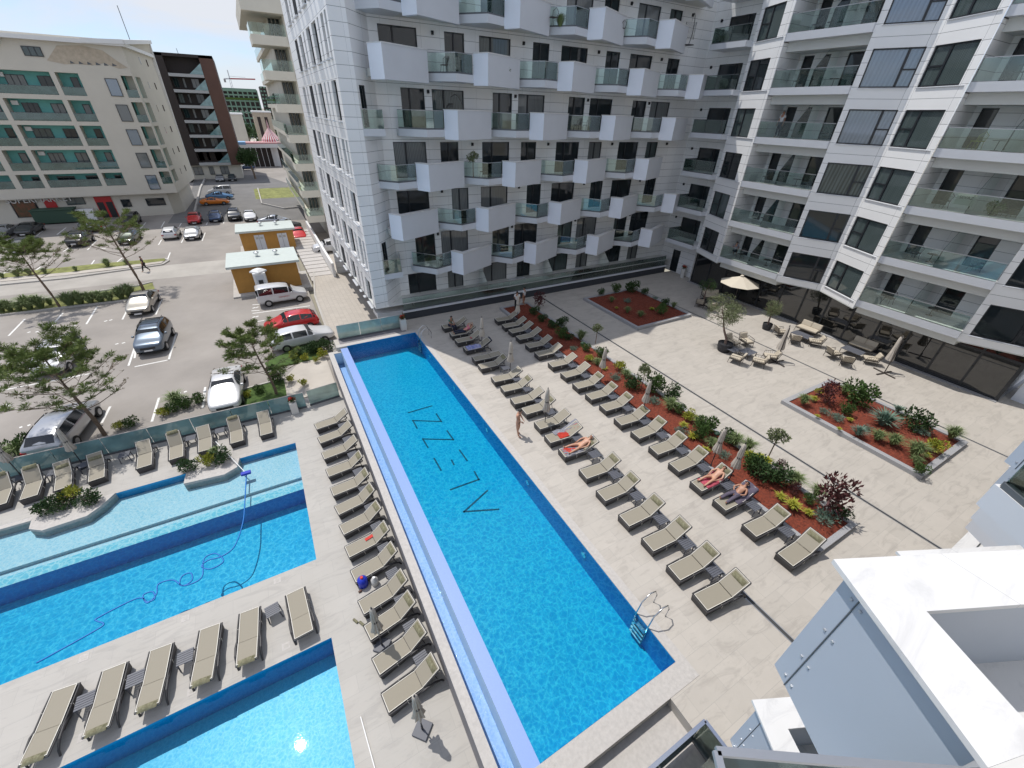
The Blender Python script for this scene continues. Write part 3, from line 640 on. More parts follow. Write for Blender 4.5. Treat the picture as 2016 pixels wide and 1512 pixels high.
for i, (p, u, n, w, kd) in enumerate(wins):
    F = round((w[2] - 3.58) / 3.1)
    if kd == 'W1': window(B, p, u, n, *w, split=.70, hsplit=.46, glass=['pane', 'pane', 'pane_curtain', 'pane_blue', 'pane_blue', 'pane_blue', 'pane_blue'][max(0, min(6, F))], fw=.075)
    elif kd == 'W2': window(B, p, u, n, *w, split=.38, hsplit=.5, glass='pane_curtain', fw=.075)
    elif kd == 'P': window(B, p, u, n, *w, split=.42, hsplit=.5, glass='pane_curtain' if i % 2 else 'pane', fw=.07)
    elif kd == 'D': window(B, p, u, n, *w, glass='pane', fw=.06, name='door')
    elif kd == 'S': window(B, p, u, n, *w, split=.72, glass='pane', fw=.06)
    else: window(B, p, u, n, *w, glass='pane', fw=.06, name='door')
for p, q, kd in segs:
    for F in FB:
        b = MB(); u = (Vector(q) - Vector(p)).normalized(); n = Vector((u.y, -u.x)); n = -n if n.x > 0 else n
        L = (Vector(q) - Vector(p)).length
        a_, c_ = Vector(p) + u * .3 + n * .02, Vector(p) + u * (L - .2) + n * .02
        b.bar((*lb(a_), F - .15), (*lb(c_), F - .15), .08, .03, 'white_and_shaded_panel'); b.build('window_sill', B)
for (ya, yb_) in bays:
    for F in FB + [FB[-1] + 3.1]:
        b = MB(); b.prism([lb((34.93, ya)), lb((W0, ya)), lb((W0, yb_)), lb((34.98, yb_))], F - .45, F, 'white_and_shaded_panel', 'marble')
        b.prism([lb((35.45, ya - .02)), lb((W0, ya - .02)), lb((W0, yb_ + .02)), lb((35.45, yb_ + .02))], F - 1.0, F - .451, 'soffit')
        bal = b.build('balcony', B)
        if F > FB[-1] + 1: continue
        n_ = 3
        for j in range(n_):
            y0 = ya - .03 - (ya - yb_ - .06) * j / n_; y1 = ya - .03 - (ya - yb_ - .06) * (j + 1) / n_
            b = MB(); b.bar((*lb((34.99, y0 - .012)), F + .52), (*lb((34.99, y1 + .012)), F + .52), .014, .98, 'rail_glass'); b.build('glass_panel', bal)
        b = MB(); b.bar((*lb((34.99, ya)), F + 1.03), (*lb((34.99, yb_)), F + 1.03), .05, .035, 'rail_metal'); b.build('handrail', bal)
        ym = ya - 2.75
        b = MB(); q = [(35.0, ym, F), (W0 - .02, ym, F), (W0 - .02, ym, F + 2.3), (36.2, ym, F + 2.25), (35.0, ym, F + .95)]
        b.add([(*lb(v), v[2]) for v in q] + [(v[0] - rb.x, v[1] - rb.y - .02, v[2]) for v in q], [(0, 1, 2, 3, 4), (9, 8, 7, 6, 5)], 'partition_glass'); b.build('glass_partition', bal)
for F in FB:
    b = MB(); b.prism([lb((35.55, 30.35)), lb((W0, 30.35)), lb((W0, 26.9)), lb((36.0, 26.9)), lb((35.55, 27.0))], F - .38, F, 'white_and_shaded_panel', 'marble'); bal = b.build('balcony', B)
    for p, q in (((35.62, 30.28), (35.62, 26.95)), ((35.62, 30.28), (W0, 30.28))):
        b = MB(); b.bar((*lb(p), F + .5), (*lb(q), F + .5), .014, .96, 'rail_glass'); b.bar((*lb(p), F + .03), (*lb(q), F + .03), .06, .07, 'frame_mid'); b.build('glass_panel', bal)
    b = MB(); b.bar((*lb((35.62, 30.28)), F + 1), (*lb((35.62, 26.95)), F + 1), .04, .035, 'frame_mid'); b.bar((*lb((35.62, 30.28)), F + 1), (*lb((W0, 30.28)), F + 1), .04, .035, 'frame_mid'); b.build('handrail', bal)
    wall_lamp(B, (W0 - rb.x - .05, 31.3 - rb.y, F + 1.75))
# ground-floor shop front
fx = 36.55; y = 26.9; k = 0
sf = MB()
for k in range(13):
    y0 = 26.9 - k * (23.6 / 13); y1 = 26.9 - (k + 1) * (23.6 / 13)
    b = MB(); b.bar((*lb((fx, y0)), 1.55), (*lb((fx, y0)), .05), .09, .12, 'frame_dark', up=(0, 1, 0)); b.bar((*lb((fx, y0)), 3.1), (*lb((fx, y0)), 1.5), .09, .12, 'frame_dark', up=(0, 1, 0))
    b.bar((*lb((fx, y0)), .07), (*lb((fx, y1)), .07), .12, .14, 'frame_dark'); b.bar((*lb((fx, y0)), 2.55 if k > 8 else 3.02), (*lb((fx, y1)), 2.55 if k > 8 else 3.02), .1, .12, 'frame_dark')
    w = b.build('shop_window', B)
    b = MB(); b.quad((*lb((fx, y0)), .1), (*lb((fx, y1)), .1), (*lb((fx, y1)), 3.05), (*lb((fx, y0)), 3.05), 'shop_glass'); b.build('pane', w)
b = MB(); b.box(fx - .1 - rb.x, fx + .1 - rb.x, 3.2 - rb.y, 3.38 - rb.y, 0, 3.05, 'frame_dark'); b.box(36.9 - rb.x, 45 - rb.x, 3.35 - rb.y, 3.5 - rb.y, 0, 3.05, 'cladding'); b.box(fx - rb.x - .35, 45 - rb.x, 3.2 - rb.y, 27 - rb.y, 0.006, .05, 'granite'); b.build('shop_base', B)
b = MB(); b.box(37.6, 40, -4, 2.9, 0, 3.04, 'blue_and_lit_panel'); tag(b.build('end_wall'), 'pale blue wall panel closing the courtyard past the last shop window', 'wall')
# ------------------------------------------------------------ our own wing, seen from one of its balconies
C = thing('near_building', 'near wing with marble-capped folded balcony parapets in the lower right corner', 'building', (12, -6, 0)); rc = Vector(C.location)
YC = -2.32
b = MB(); opc = []
for k in range(0, 7):
    for n_ in range(5): opc.append((6 + 6.65 * n_ - 4, 8.3 + 6.65 * n_ - 4, FA[k] + .03, FA[k] + 2.25))
wall_open(b, (-6 - rc.x, YC - rc.y), (1, 0), (0, 1), 0, 40, -.45, 24, [(a, c, z0, z1) for a, c, z0, z1 in opc], 'cladding')
b.build('wall', C)
for a, c, z0, z1 in opc: window(C, (-6, YC), (1, 0), (0, 1), a, c, z0, z1, split=.4)
for k in (1, 2, 3):
    base = 3.53 + 2.2 * (k - 3)
    for n_ in range(0, 5):
        xa = base + 6.6 * n_
        if k == 1 and n_ == 0: xa = base
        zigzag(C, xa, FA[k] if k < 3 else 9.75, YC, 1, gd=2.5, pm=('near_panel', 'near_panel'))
b = MB(); b.box(7.0 - rc.x, 37.5 - rc.x, YC - rc.y, -.02 - rc.y, .005, .62, 'plinth_dark'); b.box(7.0 - rc.x, 37.5 - rc.x, -.36 - rc.y, .07 - rc.y, .62, .78, 'marble'); b.box(7.0 - rc.x, 37.5 - rc.x, YC - rc.y, -.36 - rc.y, .62, .66, 'marble'); b.build('plinth', C)
gb = thing('glass_balustrade', 'glass balustrade on the marble-capped plinth under the near balconies', 'railing', (7.1, -.55, .66))
for i in range(18):
    b = MB(); b.box(i * 1.65 + .01, i * 1.65 + 1.64, -.007, .007, .0, 1.0, 'rail_glass'); b.build('glass_panel', gb)
b = MB(); b.box(0, 29.7, -.025, .025, 1.0, 1.04, 'rail_metal'); b.build('handrail', gb)
# stair well with glass sides at the near corner
st = thing('stairwell', 'glass-sided stairwell with rail beside the near end of the long pool', 'staircase', (6.2, .7, -.4))
SX = 6.62; SY = .95
b = MB()
for i in range(9):
    x1 = 6.35 - i * .55
    b.box(x1 - .56 - 6.2, x1 - 6.2, -3 - .7, .72 - .7, -.35 - i * .18 - .5, -.12 - i * .18, 'concrete'); b.box(x1 - .57 - 6.2, x1 - .51 - 6.2, -3 - .7, .72 - .7, -.13 - i * .18, -.10 - i * .18, 'drain')
b.build('steps', st)
for nm, p, q in (('a', (SX, SY), (1.5, SY)), ('b', (SX, SY), (SX, -2.2))):
    P0 = Vector((p[0] - 6.2, p[1] - .7, 0)); Q0 = Vector((q[0] - 6.2, q[1] - .7, 0)); L = (Q0 - P0).length; k = int(L / 1.5) + 1
    for i in range(k):
        a_ = P0.lerp(Q0, i / k + .004); c_ = P0.lerp(Q0, (i + 1) / k - .004); b = MB(); b.bar(a_ + Vector((0, 0, .9)), c_ + Vector((0, 0, .9)), .016, 1.2, 'rail_glass'); b.build('glass_panel', st)
    b = MB(); b.bar(P0 + Vector((0, 0, 1.52)), Q0 + Vector((0, 0, 1.52)), .09, .05, 'steel'); b.build('handrail', st)
    b = MB(); b.bar(P0 + Vector((0, 0, .3)), Q0 + Vector((0, 0, .3)), .1, .12, 'frame_mid'); b.build('base_rail', st)
# ------------------------------------------------------------ buildings beyond
def rel(bb, o):
    bb.v = [(x - o.location.x, y - o.location.y, z - o.location.z) for x, y, z in bb.v]; return bb
# long cream block with a shop at street level
D = thing('cream_building', 'cream apartment block with turquoise recessed balconies above a supermarket', 'building', (-24, 92, LD))
rd = D.location
rows = [(2.8, 4.6), (5.1, 7.7), (8.2, 10.75), (11.25, 13.8), (14.35, 16.95)]
cols = [(-45, -36.8), (-36.2, -30.7), (-30, -27.55), (-27, -21), (-20.45, -18)]
cols = [(-41.8, -39.4), (-38.8, -30.7), (-30, -27.55), (-27, -21), (-20.45, -18)]
op = [(a + 46, c + 46, z0, z1) for z0, z1 in rows for a, c in cols] + [(-13.35 + 46, -12.0 + 46, z0, z1) for z0, z1 in rows]
b = MB(); wall_open(b, (-46, 92), (1, 0), (0, -1), 0, 34.1, 1.5, 20.3, op, 'cream', depth=1.5)
SX0, SX1 = -11.9, -10.6
side_u = Vector((SX1 - SX0, 18, 0)); sl = side_u.length; side_u.normalize(); side_n = Vector((side_u.y, -side_u.x, 0))
sop = [(1.2, 4.2, z0, z1) for z0, z1 in rows]
wall_open(b, (SX0, 92), side_u[:2], side_n[:2], 0, sl, 1.5, 20.9, sop, 'cream', depth=1.2)
b.box(-46, -11.9, 93.5, 110, LD - .3, 20.2, 'cream') if False else None
b.quad((-46, 93.5, 1.5), (-13.4, 93.5, 1.5), (-13.4, 93.5, 20.3), (-46, 93.5, 20.3), 'teal_wall')
b.quad((-13.4, 93.45, 1.5), (-11.8, 93.45, 1.5), (-11.8, 93.45, 20.3), (-13.4, 93.45, 20.3), 'teal_wall')
p0 = Vector((SX0, 92, 0)) - side_n * 1.2
b.quad(p0 + Vector((0, 0, 1.5)), p0 + side_u * 6 + Vector((0, 0, 1.5)), p0 + side_u * 6 + Vector((0, 0, 20)), p0 + Vector((0, 0, 20)), 'teal_wall')
b.prism([(-46, 93.1), (-13.6, 93.1), (-12.2, 95), (-11.6, 108), (-46, 108)], LD - .3, 1.5, 'cream')
b.prism([(-46, 92.01), (SX0, 92.01), (SX1, 110), (-46, 110)], 1.42, 1.5, 'cream'); 
rel(b, D).build('wall', D)
b = MB(); b.prism([(-46, 91.3), (-11.5, 91.3), (-10.2, 110.5), (-46, 110.5)], 20.3, 20.75, 'white_paint'); b.prism([(-46, 91.2), (-24.3, 91.2), (-24.3, 94), (-46, 94)], 19.75, 20.29, 'white_paint')
b.add([(-11.9, 92, 20.2), (-10.6, 110, 20.2), (-10.2, 110.4, 22.4), (-11.5, 91.3, 20.7)], [(0, 1, 2, 3)], 'cream'); b.bar((-16, 91.3, 20.6), (-11.4, 91.3, 20.8), .35, .5, 'white_paint'); b.bar((-11.4, 91.3, 20.8), (-10.1, 110.5, 22.5), .5, .5, 'white_paint'); b.bar((-10.35, 110.3, 22.5), (-10.9, 110.3, 1.5), .6, .5, 'white_paint'); b.add([(-46, 110, 20.2), (-10.6, 110, 20.2), (-10.2, 110.4, 22.4), (-46, 110.4, 22.4)], [(0, 1, 2, 3)], 'cream'); rel(b, D).build('roof', D)
b = MB(); q_ = GY(259, 87, 106); b.tube([(q_.x, 106, 21.0), (q_.x, 106, 26.4)], .05, 'frame_mid'); rel(b, D).build('antenna', D)
def bw(parent, a, c, z0, z1, y, g='pane', axis='x', mull=1, name='window'):
    b = MB(); f = .07; o = parent.location
    b.box(a, c, y - .06, y, z0, z0 + f, 'frame_dark'); b.box(a, c, y - .06, y, z1 - f, z1, 'frame_dark')
    for i in range(mull + 2):
        x = a + (c - a - f) * i / (mull + 1); b.box(x, x + f, y - .062, y + .002, z0, z1, 'frame_dark')
    w = rel(b, parent).build(name, parent); b = MB(); b.quad((a, y - .02, z0), (c, y - .02, z0), (c, y - .02, z1), (a, y - .02, z1), g); rel(b, parent).build('pane', w); return w
for i, (z0, z1) in enumerate(rows):
    zt = z1 - .45
    for a, c in cols:
        if c - a > 4: bw(D, a + .9 + .3 * (i % 2), a + 2.9, z0 + .02, zt, 93.46, ['pane', 'pane_light', 'pane_curtain'][i % 3], mull=2); bw(D, a + 4.2, a + 5.6, z0 + .02, zt, 93.46, 'pane_light' if i % 2 else 'pane')
        else: bw(D, a + 1.1, a + 1.9, z0 + .02, zt, 93.46, 'pane_light' if i % 2 else 'pane', mull=0)
        b = MB(); b.box(a + .02, c - .02, 92.05, 92.08, z0 + .03, z0 + .95, 'partition_glass'); b.box(a + .02, c - .02, 92.03, 92.1, z0 + .95, z0 + 1.0, 'frame_mid'); rel(b, D).build('glass_railing', D)
        if c - a > 4 and i > 0: b = MB(); b.box(a + .3, a + 1.0, 93.1, 93.44, z1 - .75, z1 - .25, 'white_paint'); rel(b, D).build('air_conditioner', D)
    b = MB(); b.box(-13.33, -12.02, 92.05, 92.08, z0 + .03, z0 + .95, 'partition_glass'); rel(b, D).build('glass_railing', D)
    bw(D, -13.0, -12.4, z0 + .02, zt, 93.4, 'pane', mull=0)
for i in range(5): bw(D, -15.3, -13.9, 2.05 + 3.1 * i, 4.15 + 3.1 * i, 91.97, 'pane_light' if i % 2 else 'pane_blue', mull=0)
bw(D, -22.6, -20.7, 18.55, 19.6, 91.97, 'pane_curtain', mull=2)
for i in range(6):
    for s_, w_ in ((8.0, .35), (12.5, .7)):
        q = Vector((SX0, 92, 0)) + side_u * s_ + side_n * .03; r_ = q + side_u * w_; z = 3.3 + 3.1 * i
        b = MB(); b.quad(q + Vector((0, 0, z)), r_ + Vector((0, 0, z)), r_ + Vector((0, 0, z + .9)), q + Vector((0, 0, z + .9)), 'pane'); rel(b, D).build('small_window', D)
b = MB(); rs = random.Random(5)
pts = [(-20.6, 18.2), (-19.8, 19.0), (-18.9, 19.9), (-16.2, 20.1), (-14.2, 19.7), (-13.0, 18.6), (-12.1, 17.9), (-13.2, 17.75), (-14.6, 18.3), (-16.0, 17.95), (-17.6, 18.0), (-19.0, 17.9)]
b.add([(x, 91.97, z) for x, z in pts], [tuple(range(len(pts)))], 'stain')
for i in range(6): x = -18.3 + i * .9; b.add([(x, 91.955, 18.0), (x + .3 + .3 * rs.random(), 91.955, 18.05), (x + .1, 91.955, 18.35)], [(0, 1, 2)], 'frame_mid')
rel(b, D).build('stained_render', D)
bw(D, -19.9, -18.7, -.5, .65, 93.06, 'pane', mull=0); bw(D, -16.7, -14.2, -.5, .62, 93.06, 'pane', mull=0)
bw(D, -32.6, -29.8, -1.2, 1.1, 93.06, 'pane', mull=0, name='shop_window'); bw(D, -26.4, -24.2, .2, 1.2, 93.06, 'pane_curtain', mull=1)
b = MB(); b.box(-23.0, -20.9, 92.98, 93.08, -1.9, 1.2, 'red_sign'); b.box(-22.9, -22.1, 92.95, 92.99, -1.9, .4, 'black'); b.box(-21.8, -21.0, 92.95, 92.99, -1.9, .4, 'black'); rel(b, D).build('door', D)
def text(s_, size, loc, rot, m, parent=None, name='lettering', ext=.01, align='CENTER'):
    cu = bpy.data.curves.new(name, 'FONT'); cu.body = s_; cu.size = size; cu.extrude = ext; cu.align_x = align; cu.align_y = 'CENTER'
    t = bpy.data.objects.new(name + '_tmp', cu); COL.objects.link(t); dg = bpy.context.evaluated_depsgraph_get(); me = bpy.data.meshes.new_from_object(t.evaluated_get(dg)); bpy.data.objects.remove(t)
    me.materials.clear(); me.materials.append(MATS[m]); o = bpy.data.objects.new(name, me); COL.objects.link(o); o.location = loc; o.rotation_euler = rot
    if parent: o.parent = parent; o.location = Vector(loc) - parent.location
    return o
text('SUPERMARKET', 1.15, (-29.2, 92.9, 1.15), (math.pi / 2, 0, 0), 'white_paint', D, 'sign_letters', .05)
text('PUSH', .4, (-22.5, 92.9, -.2), (math.pi / 2, 0, 0), 'white_paint', D, 'x') if False else None
b = MB(); b.box(-28.9, -27.6, 92.95, 93.07, -1.2, 1.15, 'red_sign'); b.box(-32.4, -30.0, 92.93, 93.0, -1.1, 1.0, 'poster'); rel(b, D)
# ^ poster colours: warm food photographs behind the shop glass
b.build('poster', D)
# brown block
Eb = thing('brown_building', 'dark brown apartment block with grey slab edges and triangular glass balcony ends', 'building', (-9, 137, LD))
b = MB(); b.box(-18, -1.8, 139, 156, 1.1, 22.4, 'brown_dark'); b.box(-4.5, -1.8, 137, 139, 1.1, 22.9, 'brown_panel'); b.box(-18, -11.2, 137, 139, 1.1, 22.9, 'brown_dark'); b.box(-18, -1.8, 137, 156, 22.4, 22.95, 'brown_dark')
b.box(-17.6, -2.6, 137.6, 156, LD - .3, 1.1, 'cream'); rel(b, Eb).build('wall', Eb)
for i in range(7):
    z = 1.55 + 2.95 * i
    b = MB(); b.box(-11.2, -4.52, 136.9, 139, z - .45, z + .12, 'grey_band'); bal = rel(b, Eb).build('balcony', Eb)
    b = MB(); b.add([(-7.2, 136.86, z + .1), (-4.5, 136.86, z + .1), (-4.5, 136.86, z + 2.2)], [(0, 1, 2)], 'fence_glass'); rel(b, Eb).build('glass_panel', bal)
    if i: 
        z -= 2.95
    for a, c in ((-10.9, -9.9), (-9.1, -8.6), (-7.4, -5.9)): bw(Eb, a, c, z + .5, z + 2.3, 138.95, 'pane_light' if (i + int(a)) % 2 else 'pane', mull=1 if c - a > .8 else 0)
for a, c in ((-12.9, -11.0), (-9.6, -8.6), (-7.2, -5.4)): bw(Eb, a, c, -1.0, .8, 137.55, 'pane_light', mull=1)
b = MB(); b.tube([(-8.5, 145, 22.9), (-8.6, 145, 24.4)], .05, 'frame_mid'); rel(b, Eb).build('antenna', Eb)
# cream tower behind the white block
Tb = thing('cream_tower', 'tall cream tower with projecting glass balconies behind the white apartment block', 'building', (9, 66, LD))
b = MB(); b.box(6.9, 14, 64.6, 100, 1.8, 30, 'cream2'); b.box(5.6, 6.9, 67.5, 100, 1.8, 30, 'cream2'); b.box(7.4, 14, 65.4, 100, LD - .3, 1.8, 'cream2')
rel(b, Tb).build('wall', Tb)
b = MB(); b.box(3.0, 14, 63.5, 80, 22.2, 23.6, 'cream2'); rel(b, Tb).build('roof_overhang', Tb)
for i in range(8):
    F = 1.75 + 3.1 * i
    if F > 21: continue
    x0 = 4.7 - (.45 * max(0, i - 3)) if i > 3 else 4.75
    b = MB(); b.box(x0, 6.9, 63.9, 67.6, F - .85, F, 'cream2'); b.box(5.0, 5.8, 67.6, 96, F - .5, F, 'cream2')
    if i: b.box(6.9, 9.3, 63.9, 64.6, F - .85, F - .6, 'cream2')
    bal = rel(b, Tb).build('balcony', Tb)
    b = MB(); b.box(x0, 6.88, 63.9, 63.93, F, F + 1.0, 'rail_glass'); b.box(x0, x0 + .03, 63.9, 67.6, F, F + 1.0, 'rail_glass'); b.box(5.0, 5.03, 67.6, 96, F, F + 1.0, 'fence_glass_pale'); rel(b, Tb).build('glass_panel', bal)
    bw(Tb, 7.4, 8.6, F + .1, F + 2.4, 64.56, 'pane_light' if i % 2 else 'pane', mull=0)
    for x in (5.8, 6.2, 6.6): bw(Tb, x - .14, x + .14, F + .1, F + 2.2, 67.44, 'pane_curtain', mull=0)
b = MB(); b.box(7.5, 9.3, 65.3, 65.39, LD, 1.6, 'brown_dark'); b.box(8.0, 8.75, 65.2, 65.29, -1.2, 1.4, 'red_sign'); rel(b, Tb).build('shop_sign', Tb)
text('S\nT\nR\nY', .55, (8.37, 65.1, .3), (math.pi / 2, 0, 0), 'white_paint', Tb, 'sign_letters', .02)
# stairs and ramp wall beside the tower
sw = thing('street_stairs', 'broad pale steps climbing beside the cream tower', 'staircase', (4.0, 60, LD))
b = MB()
for i in range(16):
    y0 = 48.8 + i * 1.35; b.box(2.6 - i * .03 - 4, 4.9 - 4, y0 - 60, y0 + 1.37 - 60, -.3, .05 + i * .045, 'coping')
    b.box(2.6 - i * .03 - 4, 4.9 - 4, y0 - 60 - .04, y0 - 60, 0, .052 + i * .045, 'concrete')
b.build('steps', sw); b = MB(); b.box(.95, 1.2, -11, 12, -.3, 1.6, 'white_paint'); b.build('side_wall', sw)
# far: hotel in scaffolding, crane, circus, walls
Hh = thing('construction_building', 'unfinished concrete building wrapped in green scaffolding netting', 'building', (8, 320, LD))
b = MB(); b.box(-14, 12.5, 320, 340, LD - .3, 20.6, 'brown_dark')
for i in range(9):
    z = -1 + i * 2.7; b.box(-14, 12.6, 319.2, 320, z, z + .7, 'green_frame')
for i in range(12):
    x = -14 + i * 2.4; b.box(x, x + .6, 319.0, 320, LD, 20.8, 'green_frame')
for i in range(20): b.box(-14 + (i % 10) * 2.5 + .8, -14 + (i % 10) * 2.5 + 2.2, 319.4, 319.99, 1.4 + (i // 10) * 5.4 * 1.5, 2.9 + (i // 10) * 8.1, 'concrete')
rel(b, Hh).build('frame', Hh)
b = MB(); b.box(-14, 12.7, 318.9, 319.2, 16.0, 17.0, 'lawn'); b.box(-14, 12.7, 318.8, 319.1, 19.8, 21.0, 'green_frame'); rel(b, Hh).build('netting', Hh)
H2 = thing('construction_wing', 'dark green scaffolded wing right of the unfinished building', 'building', (20, 320, LD)); b = MB(); b.box(14.6, 30, 315, 330, LD - .3, 22.6, 'brown_dark')
for i in range(14):
    for j in range(6): b.box(14.4 + j * 1.6 + .3 * (i % 2), 15.3 + j * 1.6 + .3 * (i % 2), 314.3, 315, i * 1.75 - 1, i * 1.75 - .2, 'green_frame')
rel(b, H2).build('frame', H2)
cr_ = thing('tower_crane', 'red and white tower crane standing above the unfinished building', 'crane', (1.2, 335, LD))
b = MB(); 
for dx in (-.4, .4):
    for dy in (-.4, .4): b.bar((dx, dy, 0), (dx, dy, 28), .18, .18, 'white_paint')
for i in range(20): b.bar((-.4, -.4, i * 1.4), (.4, -.4, i * 1.4 + 1.4), .1, .1, 'white_paint')
b.bar((0, 0, 28), (0, 0, 32), .5, .5, 'white_paint'); b.build('mast', cr_)
b = MB(); b.bar((0, 0, 28), (13, 0, 28.4), .5, .6, 'red_sign'); b.bar((0, 0, 29.2), (8, 0, 29.0), .15, .15, 'white_paint'); b.bar((0, 0, 28), (-3, 0, 27.8), .5, .6, 'white_paint'); b.box(-3.2, -2.2, -.6, .6, 26.2, 27.7, 'concrete'); b.build('jib', cr_)
for i, (x0, x1, z, m, lab) in enumerate(((-3.5, 1.3, 11, 'cream2', 'plain cream warehouse end wall beyond the brown block'), (4.6, 10.2, 11.8, 'stain', 'pinkish rendered building behind the circus tent'))):
    h = thing('far_house', lab, 'building', (x0, 190, LD)); b = MB(); b.box(0, x1 - x0, 0, 12, -.3, z - LD, m); b.build('wall', h)
    b = MB(); b.box(-.2, x1 - x0 + .2, -.2, 12.2, z - LD, z - LD + .4, 'white_paint'); b.build('roof', h)
    if i: 
        for j in range(2):
            b = MB(); b.box(1.0 + j * 2.2, 2.0 + j * 2.2, -.06, -.01, 5.5, 12.5, 'brown_dark'); b.build('window', h)
stripes = mat('tent_stripes', (.7, .68, .66), .7); n = stripes.node_tree.nodes; l = stripes.node_tree.links; tcc = n.new('ShaderNodeTexCoord'); sx = n.new('ShaderNodeSeparateXYZ'); l.new(tcc.outputs['Object'], sx.inputs[0])
at_ = mnode(n, l, 'ARCTAN2', sx.outputs['Y'], sx.outputs['X']); fr = mnode(n, l, 'FRACT', mnode(n, l, 'MULTIPLY', at_, 24 / (2 * math.pi))); ms = mnode(n, l, 'LESS_THAN', fr, .45)
xx = n.new('ShaderNodeMixRGB'); xx.inputs['Color1'].default_value = (.70, .67, .66, 1); xx.inputs['Color2'].default_value = (.48, .05, .07, 1); l.new(ms, xx.inputs[0]); l.new(xx.outputs[0], n['Principled BSDF'].inputs['Base Color'])
ct = thing('circus_tent', 'red and white striped circus tent with a pointed top', 'tent', (7.2, 166, LD))
b = MB(); b.lathe([(7.2, 5.6), (6.2, 7.2), (2.9, 8.9), (1.0, 9.9), (.7, 10.1), (.65, 10.7), (.05, 12.3)], 'tent_stripes', k=48)
for i in range(0): pass
b.v = [(x * .42, y * .42, z) for x, y, z in b.v]; b.build('canopy', ct); b = MB(); b.lathe([(2.7, 0), (2.7, 5.6)], 'white_paint', k=24); b.build('tent_wall', ct)
ml = thing('market_canopy', 'long pink and blue awning in front of the circus tent', 'awning', (4, 163, LD))
b = MB(); b.prism([(-6.5, -2), (7, -2), (7, 2.5), (-6.5, 2.5)], 6.2, 6.6, 'pink'); b.prism([(-6.6, -2.2), (-4, -2.2), (-4, 2.6), (-6.6, 2.6)], 6.0, 6.7, 'sky_blue'); b.box(-6.5, 7, -2.1, -2, 5.2, 6.2, 'white_paint'); b.build('roof', ml)
b = MB()
for i in range(10): b.tube([(-6 + i * 1.4, -1.9, 0), (-6 + i * 1.4, -1.9, 6)], .06, 'white_paint', k=5)
b.build('post', ml); b = MB(); b.box(-6.5, 7, .5, 1, 0, 5.5, 'brown_dark'); b.build('back_wall', ml)
# electrical kiosks
def kiosk(name, lab, x0, y0, w, dp, h, doors):
    k = thing(name, lab, 'kiosk', (x0, y0, LD), -.0); b = MB(); b.box(0, w, 0, dp, -.3, h, 'orange_wall'); b.build('wall', k)
    b = MB(); b.box(-.35, w + .3, -.4, dp + .3, h, h + .22, 'pale_roof'); r = b.build('roof', k)
    for i in (.42, .72):
        b = MB(); b.lathe([(.13, 0), (.13, .25), (.26, .3), (.26, .42), (.05, .5)], 'steel', c=(w * i, dp * .55, h + .22), k=10); b.build('vent', r)
    b = MB(); b.box(-.5, w + .9, -.9, dp + .3, -.3, .14, 'kerb_stone'); b.build('base', k)
    for d in doors:
        b = MB(); b.box(d, d + 1.1, -.05, .0, .1, 2.3, 'white_and_shaded_panel'); b.box(d + .53, d + .56, -.06, 0, .1, 2.3, 'frame_mid')
        for j in range(4): b.box(d + .15 + .5 * (j % 2), d + .45 + .5 * (j % 2), -.065, 0, .3 + 1.5 * (j // 2), .55 + 1.5 * (j // 2), 'concrete')
        b.build('door', k)
    return k
kiosk('electrical_kiosk', 'ochre electrical kiosk with white double doors and pale roof', -3.5, 62.2, 6.0, 4.0, 2.7, (1.5, 4.1))
kiosk('electrical_kiosk', 'ochre electrical kiosk with a plain wall behind the white toilet cabin', -4.3, 47.5, 5.8, 4.6, 2.7, ())
pb = thing('toilet_cabin', 'white portable cabin with a dark grille door against the ochre kiosk', 'cabin', (-2.05, 46.75, LD + .14))
b = MB(); b.box(-.55, .55, -.55, .55, 0, 2.15, 'white_paint'); b.build('body', pb, bevel=.04); b = MB(); b.lathe([(.78, 0), (.74, .12), (.4, .3), (.05, .34)], 'white_paint', c=(0, 0, 2.15), k=4); r = b.build('roof', pb)
b = MB(); b.box(-.36, .36, -.58, -.551, .1, 1.95, 'white_and_shaded_panel'); dr = b.build('door', pb); b = MB(); b.box(-.2, .2, -.6, -.581, .7, 1.5, 'frame_dark'); b.build('grille', dr)
# container and cooling unit by the shop
w = thing('waste_container', 'big dark green waste container by the supermarket wall', 'container', (-27.9, 91.6, LD)); b = MB(); b.prism([(-2.4, -.9), (2.4, -.9), (2.4, .9), (-2.4, .9)], .15, 1.9, 'dark_green'); b.box(-2.5, 2.5, -1, 1, 1.9, 2.05, 'dark_green'); b.build('body', w, bevel=.05)
w = thing('cooling_unit', 'white outdoor cooling unit with two black fans by the supermarket wall', 'cooling unit', (-24.7, 91.9, LD)); b = MB(); b.box(-1.1, 1.3, -.4, .4, .1, 1.7, 'white_paint'); b.build('body', w, bevel=.03)
for z in (.55, 1.25): b = MB(); b.tube([(-.6, -.44, z), (-.6, -.4, z)], .33, 'black', k=16); b.build('fan', w)
